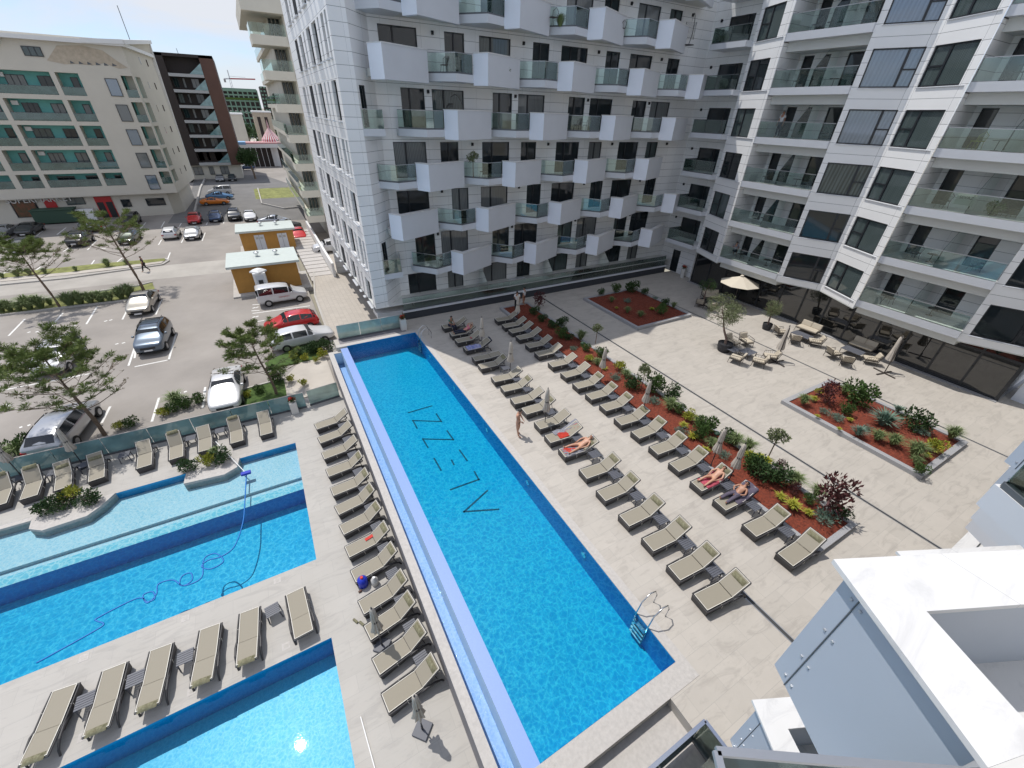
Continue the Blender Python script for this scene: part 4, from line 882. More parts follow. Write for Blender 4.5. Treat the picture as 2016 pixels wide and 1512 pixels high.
# ------------------------------------------------------------ loungers, tables, parasols
mat('wicker', (.045, .043, .045), .6, noise=.2, nscale=60)
mat('mesh_beige', (.275, .248, .195), .75, noise=.05, nscale=120)
mat('piping', (.72, .69, .62), .6); mat('pillow_fabric', (.23, .22, .14), .85, col2=(.12, .11, .06), nscale=14)
mat('table_grey', (.10, .105, .125), .55); mat('parasol_fabric', (.50, .45, .39), .8, noise=.08, nscale=6, bump=.2, bscale=8); mat('parasol_light', (.60, .54, .44), .8)
mat('pole_dark', (.035, .035, .04), .4)
def lounger_proto(angle, pillow=None, name='sun_lounger'):
    """foot at x=0, head towards +x"""
    t = thing(name, 'sun lounger', 'sun lounger')
    ca, sa = math.cos(angle), math.sin(angle); HX, HZ, BL = 1.16, .36, .80; W2 = .33
    b = MB()      # skirted frame that tapers in at the foot
    b.add([(.05, -W2, .02), (.02, W2, .02), (1.25, W2, .16), (1.25, -W2, .16), (-.02, -W2 - .01, .33), (-.02, W2 + .01, .33), (1.2, W2 + .01, .35), (1.2, -W2 - .01, .35)],
          [(0, 1, 5, 4), (4, 5, 6, 7), (3, 2, 1, 0), (1, 2, 6, 5), (0, 4, 7, 3), (2, 3, 7, 6)], 'wicker')
    for s in (-1, 1):
        b.tube([(.0, s * (W2 + .02), .34), (.6, s * (W2 + .03), .36), (1.2, s * (W2 + .02), .37)], .028, 'wicker', k=6)
        b.tube([(HX, s * (W2 - .01), HZ + .0), (HX + BL * ca, s * (W2 - .01), HZ + BL * sa)], .026, 'wicker', k=6)
    b.bar((HX + BL * ca, -W2, HZ + BL * sa), (HX + BL * ca, W2, HZ + BL * sa), .06, .045, 'wicker')
    b.build('frame', t, bevel=.01)
    for s in (-1, 1):      # sweeping rear legs
        b = MB(); b.tube([(.95, s * (W2 + .03), .30), (1.25, s * (W2 + .05), .37), (1.55, s * (W2 + .05), .34), (1.78, s * (W2 + .04), .18), (1.86, s * (W2 + .03), .0)], [.035, .04, .04, .035, .03], 'wicker', k=6); b.build('leg', t)
    b = MB(); b.box(.03, HX - .005, -.29, .29, .345, .385, 'mesh_beige'); m_ = b.build('mattress', t, bevel=.012)
    b = MB(); 
    for s in (-1, 1): b.bar((.02, s * .295, .387), (HX, s * .295, .387), .016, .016, 'piping')
    b.bar((.025, -.3, .387), (.025, .3, .387), .016, .016, 'piping'); b.build('piping', m_)
    b = MB(); p0 = Vector((HX + .01, 0, HZ + .025)); u = Vector((ca, 0, sa)); nn = Vector((-sa, 0, ca))
    c = [p0 + u * a + nn * d + Vector((0, y, 0)) for a in (0, BL - .03) for d in (-.02, .02) for y in (-.29, .29)]
    b.add(c, [(0, 1, 3, 2), (6, 7, 5, 4), (2, 3, 7, 6), (4, 5, 1, 0), (1, 5, 7, 3), (0, 2, 6, 4)], 'mesh_beige'); bk = b.build('backrest', t, bevel=.012)
    b = MB()
    for s in (-1, 1): b.bar(p0 + nn * .022 + Vector((0, s * .295, 0)), p0 + u * (BL - .03) + nn * .022 + Vector((0, s * .295, 0)), .016, .016, 'piping')
    b.bar(p0 + u * (BL - .03) + nn * .022 + Vector((0, -.3, 0)), p0 + u * (BL - .03) + nn * .022 + Vector((0, .3, 0)), .016, .016, 'piping'); b.build('piping', bk)
    if angle > .12:
        b = MB(); q = p0 + u * .5 - nn * .02; b.tube([(q.x + .1, -.27, .18), q + Vector((0, -.27, 0)), q + Vector((0, .27, 0)), (q.x + .1, .27, .18)], .016, 'wicker', k=5); b.build('back_support', t)
    for s in (-1, 1):
        b = MB(); b.tube([(.62, s * (W2 + .01), .385), (.62, s * (W2 + .06), .34), (.64, s * (W2 + .055), .20)], .011, 'piping', k=5); b.build('strap', t)
    if pillow:
        a = {'top': BL - .20, 'mid': BL - .33, 'over': BL - .04}[pillow]; b = MB(); g = []
        n1, n2 = 9, 7
        for i in range(n1):
            for j in range(n2):
                x = (i / (n1 - 1) - .5); y = (j / (n2 - 1) - .5); h = .075 * (1 - (2 * abs(x)) ** 2.6) ** .5 * (1 - (2 * abs(y)) ** 2.6) ** .5
                P_ = p0 + u * (a + y * .22) + Vector((0, x * .50, 0)) + nn * (.02 + h); g.append(P_)
        b.add(g, [(i * n2 + j, (i + 1) * n2 + j, (i + 1) * n2 + j + 1, i * n2 + j + 1) for i in range(n1 - 1) for j in range(n2 - 1)], 'pillow_fabric')
        b.build('pillow', t, smooth=True)
    return t
PROT = {}
used = set()
def place_lounger(kind, loc, rz, label, group):
    if kind not in PROT: PROT[kind] = lounger_proto(*{'up': (.62, 'top'), 'mid': (.48, 'mid'), 'bare': (.55, None), 'flat': (.10, None), 'flatp': (.08, 'over'), 'high': (.80, 'over')}[kind])
    p = PROT[kind]
    if kind not in used:
        used.add(kind); p.location = loc; p.rotation_euler.z = rz; p['label'] = label; p['group'] = group; return p
    return dup(p, loc, rz, label, group)
def table_proto():
    t = thing('side_table', 'side table', 'side table')
    b = MB()
    for i in range(6): b.box(-.23, .23, -.225 + i * .077, -.225 + i * .077 + .062, .385, .41, 'table_grey')
    b.box(-.23, -.20, -.225, .225, .36, .385, 'table_grey'); b.box(.20, .23, -.225, .225, .36, .385, 'table_grey'); b.build('tabletop', t)
    for sx_ in (-1, 1):
        for sy in (-1, 1): b = MB(); b.bar((sx_ * .20, sy * .20, .37), (sx_ * .225, sy * .22, 0), .035, .035, 'table_grey'); b.build('leg', t)
    return t
TP = table_proto(); tpu = []
def place_table(x, y, z, rz, label, group='slatted side tables'):
    if not tpu: tpu.append(1); TP.location = (x, y, z); TP.rotation_euler.z = rz; TP['label'] = label; TP['group'] = group; return TP
    return dup(TP, (x, y, z), rz, label, group)
rl = random.Random(21)
R1 = [27.08, 25.66, 24.51, 23.2, 21.65, 20.57, 18.83, 17.65, 16.31, 15.2, 13.8, 12.67, 11.5, 9.9, 8.51, 7.06, 5.78, 4.48, 3.3]
K1 = ['bare', 'bare', 'bare', 'bare', 'flat', 'up', 'bare', 'up', 'bare', 'up', 'bare', 'bare', 'mid', 'up', 'up', 'up', 'up', 'up', 'up']
EX1 = {0: 'under person in green', 1: 'under person in pink top', 2: 'with small pink cloth', 3: 'under blue patterned towel', 11: 'under grey and red towels', 12: 'under woman in bikini'}
for i, y in enumerate(R1):
    ex = EX1.get(i, {'up': 'with cushion', 'bare': 'with bare back', 'flat': 'lowered flat', 'mid': 'with cushion'}[K1[i]])
    place_lounger(K1[i], (9.60 + rl.uniform(-.06, .06), y, 0), -.06 + rl.uniform(-.04, .04), f'sun lounger {ex}, {ORD[i]} from far end of poolside row', 'loungers along the long pool')
    if i >= 5 and i not in (10,) and i < 18: place_table(10.95, (y + R1[i + 1]) / 2 - .0, 0, -.06, f'dark side table between {ORD[i]} and {ORD[i + 1]} loungers of poolside row')
R2 = [26.44, 25.2, 24.16, 23.0, 21.59, 20.3, 18.72, 17.27, 15.94, 14.68, 13.45, 12.1, 10.85, 9.55, 8.26, 6.95, 5.75, 4.33, 2.88]
K2 = ['bare', 'bare', 'bare', 'bare', 'bare', 'bare', 'bare', 'bare', 'up', 'up', 'up', 'up', 'up', 'up', 'up', 'up', 'bare', 'up', 'up']
for i, y in enumerate(R2):
    ex = {15: 'with pink towel', 16: 'under purple-grey towel'}.get(i, 'with ' + {'up': 'cushion', 'bare': 'bare back'}[K2[i]])
    place_lounger(K2[i], (13.72 + rl.uniform(-.05, .05), y, 0), -.05 + rl.uniform(-.04, .04), f'sun lounger {ex}, {ORD[i]} from far end of row by long planter', 'loungers along the long planter')
    if i >= 2 and i < 18: place_table(15.0, (y + R2[i + 1]) / 2, 0, -.06, f'dark side table between {ORD[i]} and {ORD[i + 1]} loungers by the long planter')
R3 = [21.72, 20.36, 18.95, 17.53, 16.12, 14.84, 13.63, 12.39, 11.15, 9.74, 8.72, 7.5, 6.34]
for i, y in enumerate(R3):
    k = 'bare' if i < 3 else 'up'
    place_lounger(k, (-.55, y, LD), .13 + rl.uniform(-.05, .05), f'sun lounger {"with bare back" if i < 3 else "with cushion"}, {ORD[i]} from far end of row by channel wall', 'loungers against the channel wall')
    if i < 12: place_table(.88, (y + R3[i + 1]) / 2 + .08, LD, .12, f'grey side table between {ORD[i]} and {ORD[i + 1]} loungers by the channel wall')
R4 = [(-14.0, -14.2), (-12.95, -13.11), (-11.75, -12.07), (-10.51, -10.79), (-8.63, -8.78), (-7.28, -7.41), (-6.0, -6.08), (-4.51, -4.58), (-3.06, -3.08)]
K4 = ['high', 'high', 'mid', 'mid', 'bare', 'high', 'bare', 'high', 'bare']
for i, (x, hx) in enumerate(R4):
    place_lounger(K4[i], (x, 22.25, LD), math.atan2(1.75, hx - x), f'sun lounger along the frosted fence, {ORD[i]} from the left', 'loungers along the frosted fence')
    if i in (1, 2, 3, 5, 6): place_table((x + R4[i + 1][0]) / 2 - .1, 23.8, LD, 0, f'dark side table between the {ORD[i]} and {ORD[i + 1]} loungers along the frosted fence')
R5 = [(-9.28, -9.45), (-8.05, -8.12), (-6.8, -6.9), (-5.38, -5.5), (-4.15, -4.24), (-2.62, -2.52)]
for i, (x, hx) in enumerate(R5):
    place_lounger('flatp' if i < 5 else 'flat', (x, 11.62, LD), math.atan2(-1.5, hx - x), f'sun lounger lying flat between the two low pools, {ORD[i]} from the left', 'loungers between the low pools')
    if i in (0, 1, 2): place_table((x + R5[i + 1][0]) / 2 + .02, 10.85, LD, 0, f'grey slatted side table between the {ORD[i]} and {ORD[i + 1]} loungers between the low pools')
place_table(-3.42, 11.2, LD, .15, 'grey slatted side table standing alone left of the last lounger between the low pools')
# closed parasols
def parasol_proto():
    t = thing('closed_parasol', 'parasol', 'parasol')
    b = MB(); b.tube([(0, 0, .05), (0, 0, 2.55)], .022, 'pole_dark', k=8); b.build('pole', t)
    b = MB(); b.box(-.24, .24, -.24, .24, 0, .09, 'table_grey'); b.tube([(0, 0, .09), (0, 0, .35)], .035, 'pole_dark'); b.build('base', t, bevel=.015)
    b = MB(); K_ = 32; vs = []; fs = []; prof = [(.03, 2.50), (.075, 2.44), (.085, 2.2), (.10, 1.9), (.085, 1.72), (.12, 1.5), (.17, 1.22), (.15, 1.14)]
    for i, (r, z) in enumerate(prof):
        for j in range(K_):
            a = 2 * math.pi * j / K_; rr = r * (1 + .30 * math.cos(8 * a) * min(1, i / 3) + .06 * math.sin(3 * a + i)); vs.append((rr * math.cos(a), rr * math.sin(a), z + .03 * math.sin(5 * a) * (i == len(prof) - 1)))
    for i in range(len(prof) - 1):
        for j in range(K_): fs.append((i * K_ + j, i * K_ + (j + 1) % K_, (i + 1) * K_ + (j + 1) % K_, (i + 1) * K_ + j))
    b.add(vs, fs, 'parasol_fabric'); b.build('canopy', t, smooth=True)
    b = MB(); b.tube([(0, 0, 2.5), (0, 0, 2.6)], [.03, .015], 'pole_dark'); b.build('finial', t)
    b = MB(); b.lathe([(.10, 1.68), (.10, 1.75)], 'pole_dark', k=12); b.build('tie_band', t); return t
PP = parasol_proto(); ppu = []
def place_parasol(p, tilt, label):
    if not ppu: ppu.append(1); o = PP; o.location = p; o['label'] = label; o['group'] = 'closed parasols among the loungers'
    else: o = dup(PP, p, 0, label, 'closed parasols among the loungers')
    o.rotation_euler = (tilt[0], tilt[1], rl.uniform(0, 3)); return o
for p, lab in ((G(949, 690), 'closed beige parasol beside the blue-towelled lounger in the shade'), (G(1018, 640), 'closed beige parasol by the second lounger from the far end of the planter row'),
               (G(1004, 742), 'closed beige parasol between the sixth and seventh poolside loungers'), (G(1072, 842), 'closed beige parasol at the red-towelled lounger, near the standing man'),
               (G(1181, 754), 'closed beige parasol by the planter in line with the sixth poolside lounger'), (G(1262, 824), 'closed beige parasol rising out of the middle of the planter row'),
               (G(1396, 924), 'closed beige parasol left of the sunbather on the pink towel'), (G(1431, 955), 'closed beige parasol between the pink and the purple towels')):
    place_parasol(p, (0, 0), lab)
for p, tl, lab in ((G(166, 918, LD), (0, 0), 'closed grey-brown parasol between the third and fourth loungers of the fence row'), (G(45, 940, LD), (0, 0), 'closed grey-brown parasol by the fence near the left edge of the photo'),
               (G(753, 1272, LD), (0, 0), 'closed beige parasol between the eleventh and twelfth channel-wall loungers'), (G(832, 1437, LD), (0, 0), 'closed beige parasol on dark base, alone at the near end of the channel wall')):
    place_parasol(p, tl, lab)
# ------------------------------------------------------------ fences, ladders, pots
def glass_fence(name, lab, p, q, z, h, m, n_, cap=True, h2=None):
    p = Vector((*p, z)); q = Vector((*q, z)); t = thing(name, lab, 'fence', p); d = (q - p); L = d.length; d.normalize()
    for i in range(n_):
        b = MB(); b.bar(d * (L * i / n_ + .015) + Vector((0, 0, h / 2)), d * (L * (i + 1) / n_ - .015) + Vector((0, 0, h / 2)), .018, h, m); b.build('glass_panel', t)
    b = MB(); b.bar(Vector((0, 0, .05)), d * L + Vector((0, 0, .05)), .09, .12, 'frame_mid'); b.build('base_rail', t)
    if cap: b = MB(); b.bar(Vector((0, 0, h + .01)), d * L + Vector((0, 0, h + .01)), .035, .03, 'coping'); b.build('cap', t)
    return t
glass_fence('frosted_fence', 'long frosted teal glass fence between the lower deck and the parking lot', (-40, 25.3), (-.75, 24.55), LD, 1.12, 'fence_glass', 20)
glass_fence('glass_gate', 'pale glass gate panel at the corner by the channel wall', (-.55, 24.62), (1.3, 24.85), LD, 1.12, 'fence_glass_pale', 1)
glass_fence('glass_fence', 'pale green glass fence across the far end of the long pool', (2.35, 29.0), (7.0, 29.0), 0, 1.1, 'fence_glass_pale', 3)
b = MB(); b.prism([(2.3, 28.3), (7.1, 28.3), (7.1, 29.3), (2.3, 29.3)], -.2, .004, 'drain', 'wall_grey'); struct(b.build('gravel_strip'))
b = MB()
mat('flower_red', (.55, .03, .02), .7); mat('leaf_mid', (.07, .13, .03), .7, spec=.3, col2=(.045, .085, .02), nscale=9); mat('leaf_dark', (.03, .065, .018), .7, spec=.3, col2=(.05, .09, .03), nscale=9)
mat('leaf_yellow', (.42, .38, .03), .7, col2=(.16, .22, .03), nscale=7); mat('leaf_red', (.10, .02, .02), .7, col2=(.045, .012, .014), nscale=9); mat('grass_blade', (.10, .16, .05), .8, col2=(.20, .24, .10), nscale=6)
mat('leaf_blue', (.10, .17, .12), .8, col2=(.16, .24, .19), nscale=8); mat('leaf_olive', (.10, .13, .055), .75, col2=(.20, .22, .11), nscale=7); mat('pine', (.10, .15, .03), .8, col2=(.18, .22, .06), nscale=2.5); mat('pine_dry', (.16, .13, .06), .9, col2=(.10, .09, .04), nscale=3)
mat('bark', (.17, .12, .085), .9, noise=.3, nscale=8); mat('bark_olive', (.16, .11, .09), .95, noise=.4, nscale=7, bump=.6, bscale=10); mat('pot_dark', (.03, .03, .035), .7); mat('pot_white', (.62, .61, .58), .6)
NPR = random.Random(11)
def leaf(b, c, L, w, d, m, r=NPR):
    """one small two-triangle leaf at c pointing along d"""
    d = Vector(d).normalized(); s = d.cross(Vector((r.uniform(-1, 1), r.uniform(-1, 1), r.uniform(-1, 1))))
    if s.length < .1: s = Vector((1, 0, 0))
    s.normalize(); s *= w / 2; c = Vector(c); b.add([c - s * .3, c + d * L * .5 - s, c + d * L, c + d * L * .5 + s], [(0, 1, 2, 3)], m)
def rdir(r=NPR):
    while 1:
        v = Vector((r.uniform(-1, 1), r.uniform(-1, 1), r.uniform(-1, 1)))
        if .05 < v.length < 1: return v.normalized()
def bush_bm(R, Hh_, n, m, L=.09, w=.05, lumps=7, r=NPR):
    b = MB(); ls = []
    for i in range(lumps): v = rdir(r); ls.append((Vector((v.x * R * .55, v.y * R * .55, Hh_ * (.5 + .28 * v.z))), R * r.uniform(.38, .6)))
    for i in range(n):
        c, q = r.choice(ls); v = rdir(r); k = r.uniform(.55, 1.05); p = c + Vector((v.x * q * k, v.y * q * k, v.z * q * k * (Hh_ / (2 * R))))
        if p.z < .02: p.z = r.uniform(.02, .1)
        leaf(b, p, L * r.uniform(.7, 1.3), w, v * .6 + Vector((0, 0, .4)) + rdir(r) * .5, m, r)
    return b
def tuft_bm(R, Hh_, n, m, w=.018, r=NPR, stiff=False):
    b = MB()
    for i in range(n):
        a = r.uniform(0, 6.283); lean = r.uniform(.1, 1.0) * R; h = Hh_ * r.uniform(.6, 1.05) * (1 - .25 * (lean / R)); dx, dy = math.cos(a), math.sin(a); s = Vector((-dy, dx, 0)) * w / 2
        bs = Vector((dx, dy, 0)) * R * .15 * r.random(); md = bs + Vector((dx * lean * .45, dy * lean * .45, h * .75)); tp = bs + Vector((dx * lean, dy * lean, h * (.95 if stiff else .8)))
        b.add([bs - s, bs + s, md + s, md - s], [(0, 1, 2, 3)], m); b.add([md - s, md + s, tp], [(0, 1, 2)], m)
    return b
PKINDS = {}
def plant(kind, p, sc, lab, cat, group=None):
    if kind not in PKINDS:
        f = {'shrub': lambda: bush_bm(.45, .75, 900, 'leaf_mid'), 'dark_shrub': lambda: bush_bm(.45, .7, 850, 'leaf_dark'), 'yellow_shrub': lambda: bush_bm(.38, .6, 650, 'leaf_yellow'),
             'red_shrub': lambda: bush_bm(.4, .95, 420, 'leaf_red', L=.12, w=.05, lumps=9), 'grass_tuft': lambda: tuft_bm(.5, .7, 260, 'grass_blade'), 'blue_tuft': lambda: bush_bm(.36, .26, 520, 'leaf_blue', L=.10, w=.02),
             'striped_tuft': lambda: tuft_bm(.34, .34, 110, 'leaf_yellow', w=.03), 'yucca': lambda: tuft_bm(.55, .55, 130, 'leaf_blue', w=.035, stiff=True)}
        if kind == 'standard_tree': b = bush_bm(.36, .62, 620, 'leaf_olive'); nm = 'crown'
        else: b = f[kind](); nm = 'foliage'
        t = thing(kind, lab, cat, p)
        if kind == 'standard_tree':
            b.v = [(x, y, z + .85) for x, y, z in b.v]; b.build('crown', t); b2 = MB(); b2.tube([(0, 0, 0), (.02, .01, .5), (0, 0, 1.1)], .022, 'bark', k=6); b2.build('trunk', t)
        else:
            b.build('foliage', t); b2 = MB()
            for i in range(5): a = i * 1.26; b2.tube([(0, 0, 0), (.08 * math.cos(a), .08 * math.sin(a), .18), (.2 * math.cos(a), .2 * math.sin(a), .42)], .012, 'bark', k=4)
            if 'shrub' in kind: b2.build('stem', t)
        t.scale = (sc, sc, sc); t.rotation_euler.z = NPR.uniform(0, 6); PKINDS[kind] = t
        if group: t['group'] = group
        return t
    o = dup(PKINDS[kind], p, NPR.uniform(0, 6), lab, group); o.scale = (sc, sc, sc * NPR.uniform(.9, 1.12)); return o
def planter(name, lab, x0, x1, y0, y1, w, h=.22):
    t = thing(name, lab, 'planter', (x0, y0, 0)); X, Y = x1 - x0, y1 - y0
    b = MB(); b.prism([(0, 0), (X, 0), (X - w, w), (w, w)], 0, h, 'granite'); b.prism([(X, 0), (X, Y), (X - w, Y - w), (X - w, w)], 0, h, 'granite'); b.prism([(X, Y), (0, Y), (w, Y - w), (X - w, Y - w)], 0, h, 'granite'); b.prism([(0, Y), (0, 0), (w, w), (w, Y - w)], 0, h, 'granite'); b.build('curb', t)
    n = 26; b = MB(); g = []; nx = max(6, int(X / .16)); ny = int(Y / .16)
    for i in range(nx + 1):
        for j in range(ny + 1):
            u, v = i / nx, j / ny; z = h - .06 + .14 * math.sin(math.pi * u) ** .7 * math.sin(math.pi * v) ** .5 + NPR.uniform(-.022, .022); g.append((w + (X - 2 * w) * u, w + (Y - 2 * w) * v, z))
    b.add(g, [(i * (ny + 1) + j, (i + 1) * (ny + 1) + j, (i + 1) * (ny + 1) + j + 1, i * (ny + 1) + j + 1) for i in range(nx) for j in range(ny)], 'mulch'); b.build('mulch', t)
    return t
planter('long_planter', 'long granite-edged planter of red mulch behind the second lounger row', 15.35, 18.15, 2.45, 28.9, .22)
planter('square_planter', 'granite-edged planter of red mulch in the shade of the courtyard', 23.25, 29.4, 20.6, 27.6, .25)
planter('courtyard_planter', 'granite-edged planter of red mulch in the sunlit courtyard', 24.0, 29.35, 2.4, 9.35, .28)
KN = {'shrub': ('round green shrub', 'shrub'), 'dark_shrub': ('dense dark green shrub', 'shrub'), 'yellow_shrub': ('golden yellow-green shrub', 'shrub'), 'red_shrub': ('purple-red leaved shrub', 'shrub'), 'grass_tuft': ('arching tuft of long grass', 'grass tuft'),
      'blue_tuft': ('low blue-green cushion plant', 'plant'), 'striped_tuft': ('yellow-striped leafy tuft', 'plant'), 'yucca': ('spiky grey-green yucca', 'yucca'), 'standard_tree': ('little round-headed tree', 'small tree')}
# sunlit courtyard planter
def P3(x, y, z=.3): return G(1530 + x / 3.175, 720 + y / 3.175, z)
lst = [('grass_tuft', (160, 235), 1.1), ('red_shrub', (300, 235), 1.5), ('yellow_shrub', (255, 180), .7), ('grass_tuft', (415, 175), 1.2), ('shrub', (490, 235), 2.0), ('shrub', (425, 300), .9), ('blue_tuft', (300, 300), .9), ('blue_tuft', (355, 335), 1.2),
       ('striped_tuft', (225, 215), 1.0), ('yucca', (655, 370), 1.8), ('yucca', (750, 285), .8), ('dark_shrub', (845, 390), 1.7), ('yucca', (500, 430), 1.0), ('striped_tuft', (452, 345), .7), ('grass_tuft', (620, 460), 1.1), ('grass_tuft', (715, 490), 1.2),
       ('grass_tuft', (850, 560), 1.5), ('yellow_shrub', (990, 535), 1.25), ('grass_tuft', (1080, 450), 1.3), ('blue_tuft', (905, 430), 1.2), ('striped_tuft', (925, 570), .9), ('shrub', (890, 670), .75), ('blue_tuft', (570, 400), .8), ('striped_tuft', (250, 320), .6), ('grass_tuft', (860, 610), .8), ('striped_tuft', (385, 400), .6), ('striped_tuft', (925, 370), .7)]
W3 = ['left end corner', 'left end, behind the spiky grass', 'left end', 'back edge, left part', 'back edge with the widest crown', 'middle left, in front of the biggest shrub', 'front left, smaller one', 'front left, larger one', 'left end, between grass and red shrub',
      'centre, the biggest', 'back edge, right of centre', 'right half with dark shade below', 'front edge, left of centre', 'middle left, tiny', 'centre front', 'centre front, right of its neighbour', 'right half, tallest', 'right end', 'far right corner', 'right half, below the dark shrub', 'right end, beside the golden shrub', 'near corner by the curb', 'centre front, small', 'front left edge, tiny', 'near corner, behind the small shrub', 'front edge, tiny', 'back edge, right part, tiny']
def lay(lst, W3, P_, where):
    for (k, p, s), w_ in zip(lst, W3): plant(k, P_(*p), s, f'{KN[k][0]} in the {where}, {w_}', KN[k][1], f'plants in the {where}')
lay(lst, W3, P3, 'sunlit courtyard planter')
# shaded planter
def P2(x, y, z=.3): return G(1050 + x / 4.032, 350 + y / 4.032, z)
lst = [('dark_shrub', (780, 900), 1.6), ('shrub', (655, 905), 1.1), ('dark_shrub', (535, 925), .8), ('grass_tuft', (620, 985), .9), ('blue_tuft', (745, 985), 1.1), ('dark_shrub', (880, 920), .9), ('striped_tuft', (660, 1040), .7), ('grass_tuft', (745, 1070), .9), ('grass_tuft', (850, 1100), 1.0), ('striped_tuft', (940, 1050), 1.0), ('blue_tuft', (960, 960), .8), ('shrub', (1005, 1080), 1.2), ('dark_shrub', (1040, 1010), .9), ('grass_tuft', (1110, 1030), .9)]
W2 = ['back corner, ball-shaped', 'back edge, left', 'left corner', 'left side', 'centre back', 'back edge, right of the ball', 'left front', 'centre', 'front corner', 'centre right', 'back edge, small', 'front right', 'right back', 'right corner']
lay(lst, W2, P2, 'shaded square planter')
# long planter: from the far end to the near end
def P1(px, py, z=.28): return G(px, py, z)
lst = [('red_shrub', (1062, 602), 1.3), ('dark_shrub', (1052, 618), 1.0), ('dark_shrub', (1068, 632), .9), ('dark_shrub', (1088, 645), .9), ('dark_shrub', (1106, 640), 1.1), ('shrub', (1105, 665), 1.0), ('dark_shrub', (1120, 668), .8), ('grass_tuft', (1143, 668), 1.2), ('blue_tuft', (1130, 690), .8), ('shrub', (1153, 690), .8), ('standard_tree', (1172, 677), 1.0),
       ('shrub', (1183, 702), 1.0), ('yellow_shrub', (1160, 712), .8), ('grass_tuft', (1175, 718), .9), ('striped_tuft', (1190, 728), .8), ('yellow_shrub', (1218, 730), 1.0), ('blue_tuft', (1212, 745), 1.1), ('grass_tuft', (1232, 742), .9), ('dark_shrub', (1243, 763), 1.2), ('standard_tree', (1262, 765), 1.1), ('shrub', (1288, 770), 1.4), ('dark_shrub', (1318, 785), 1.2),
       ('blue_tuft', (1285, 795), 1.1), ('grass_tuft', (1318, 806), 1.2), ('shrub', (1335, 812), .8), ('yellow_shrub', (1357, 825), 1.0), ('striped_tuft', (1345, 840), .9), ('grass_tuft', (1375, 838), .9), ('shrub', (1388, 848), 1.2), ('blue_tuft', (1343, 855), 1.0), ('striped_tuft', (1362, 862), 1.0), ('shrub', (1378, 862), 1.0),
       ('grass_tuft', (1398, 878), .9), ('dark_shrub', (1432, 868), 1.0), ('grass_tuft', (1445, 875), 1.2), ('striped_tuft', (1388, 888), .8), ('blue_tuft', (1418, 898), 1.0), ('grass_tuft', (1470, 885), 1.1), ('striped_tuft', (1475, 900), 1.2), ('striped_tuft', (1492, 905), 1.2), ('striped_tuft', (1508, 912), 1.1), ('standard_tree', (1510, 905), 1.2),
       ('shrub', (1480, 925), 1.1), ('dark_shrub', (1495, 940), 1.3), ('dark_shrub', (1525, 945), 1.2), ('red_shrub', (1535, 925), .6), ('grass_tuft', (1560, 955), 1.2), ('red_shrub', (1560, 972), .6), ('striped_tuft', (1535, 980), .9), ('striped_tuft', (1558, 1000), 1.3), ('shrub', (1590, 990), .6), ('red_shrub', (1630, 1005), 1.7), ('dark_shrub', (1655, 1015), .8), ('blue_tuft', (1622, 1028), 1.3), ('striped_tuft', (1590, 1012), .8), ('grass_tuft', (1605, 975), .9)]
lst.sort(key=lambda q: -G(*q[1]).y)
cnt = {}; tot = {}
for k, p, s in lst: tot[k] = tot.get(k, 0) + 1
for k, p, s in lst:
    i = cnt.get(k, 0); cnt[k] = i + 1
    plant(k, P1(*p), s * 1.08, f'{KN[k][0]}, {ORD[i]} of its kind from far end of long planter', KN[k][1], 'plants in the long planter')
l_ = thing('garden_lamp', 'small dark green mushroom lamp among the plants of the long planter', 'garden lamp', G(1408, 862, .25)); b = MB(); b.tube([(0, 0, 0), (0, 0, .3)], .03, 'dark_green'); b.build('post', l_); b = MB(); b.lathe([(.15, .26), (.16, .31), (.12, .37), (.03, .4)], 'dark_green', k=16); b.build('lamp_shade', l_, smooth=True)
l_ = thing('garden_lamp', 'small dark green mushroom lamp in the shaded part of the long planter', 'garden lamp', G(1146, 683, .25)); b = MB(); b.tube([(0, 0, 0), (0, 0, .3)], .03, 'dark_green'); b.build('post', l_); b = MB(); b.lathe([(.15, .26), (.16, .31), (.12, .37), (.03, .4)], 'dark_green', k=16); b.build('lamp_shade', l_, smooth=True)
# plants on the pool islands and along fences
for (px, py), s, k, w_ in (((98, 1005), 1.1, 'dark_shrub', 'left end of the left pool island'), ((125, 1000), 1.2, 'dark_shrub', 'middle of the left pool island'), ((150, 985), 1.2, 'yellow_shrub', 'back of the left pool island'), ((180, 990), 1.1, 'dark_shrub', 'right end of the left pool island'), ((375, 925), 1.1, 'dark_shrub', 'left end of the right pool island'), ((408, 915), 1.1, 'yellow_shrub', 'middle of the right pool island'), ((437, 908), 1.2, 'dark_shrub', 'right end of the right pool island'), ((425, 895), .9, 'grass_tuft', 'back of the right pool island')):
    plant(k, G(px, py, LD + .04), s, f'{KN[k][0]} at the {w_}', KN[k][1], 'plants on the pool islands')
i = 0
for px, py, k, s in ((15, 905, 'shrub', 1.3), (45, 900, 'grass_tuft', 1.7), (75, 893, 'shrub', 1.5), (105, 884, 'shrub', 1.4), (135, 872, 'shrub', 1.2), (238, 850, 'yellow_shrub', .9), (262, 843, 'shrub', .9), (322, 824, 'yellow_shrub', 1.0), (345, 815, 'shrub', 1.0), (370, 806, 'shrub', 1.0), (392, 798, 'shrub', 1.0), (432, 795, 'grass_tuft', 1.3), (462, 790, 'shrub', .8), (350, 800, 'grass_tuft', 1.8), (490, 785, 'yellow_shrub', .8), (512, 780, 'shrub', .9)):
    plant(k, G(px, py - 4, LD), s, f'{KN[k][0]} outside the frosted fence, {ORD[i]} from left', KN[k][1], 'hedge plants outside the frosted fence'); i += 1
i = 0
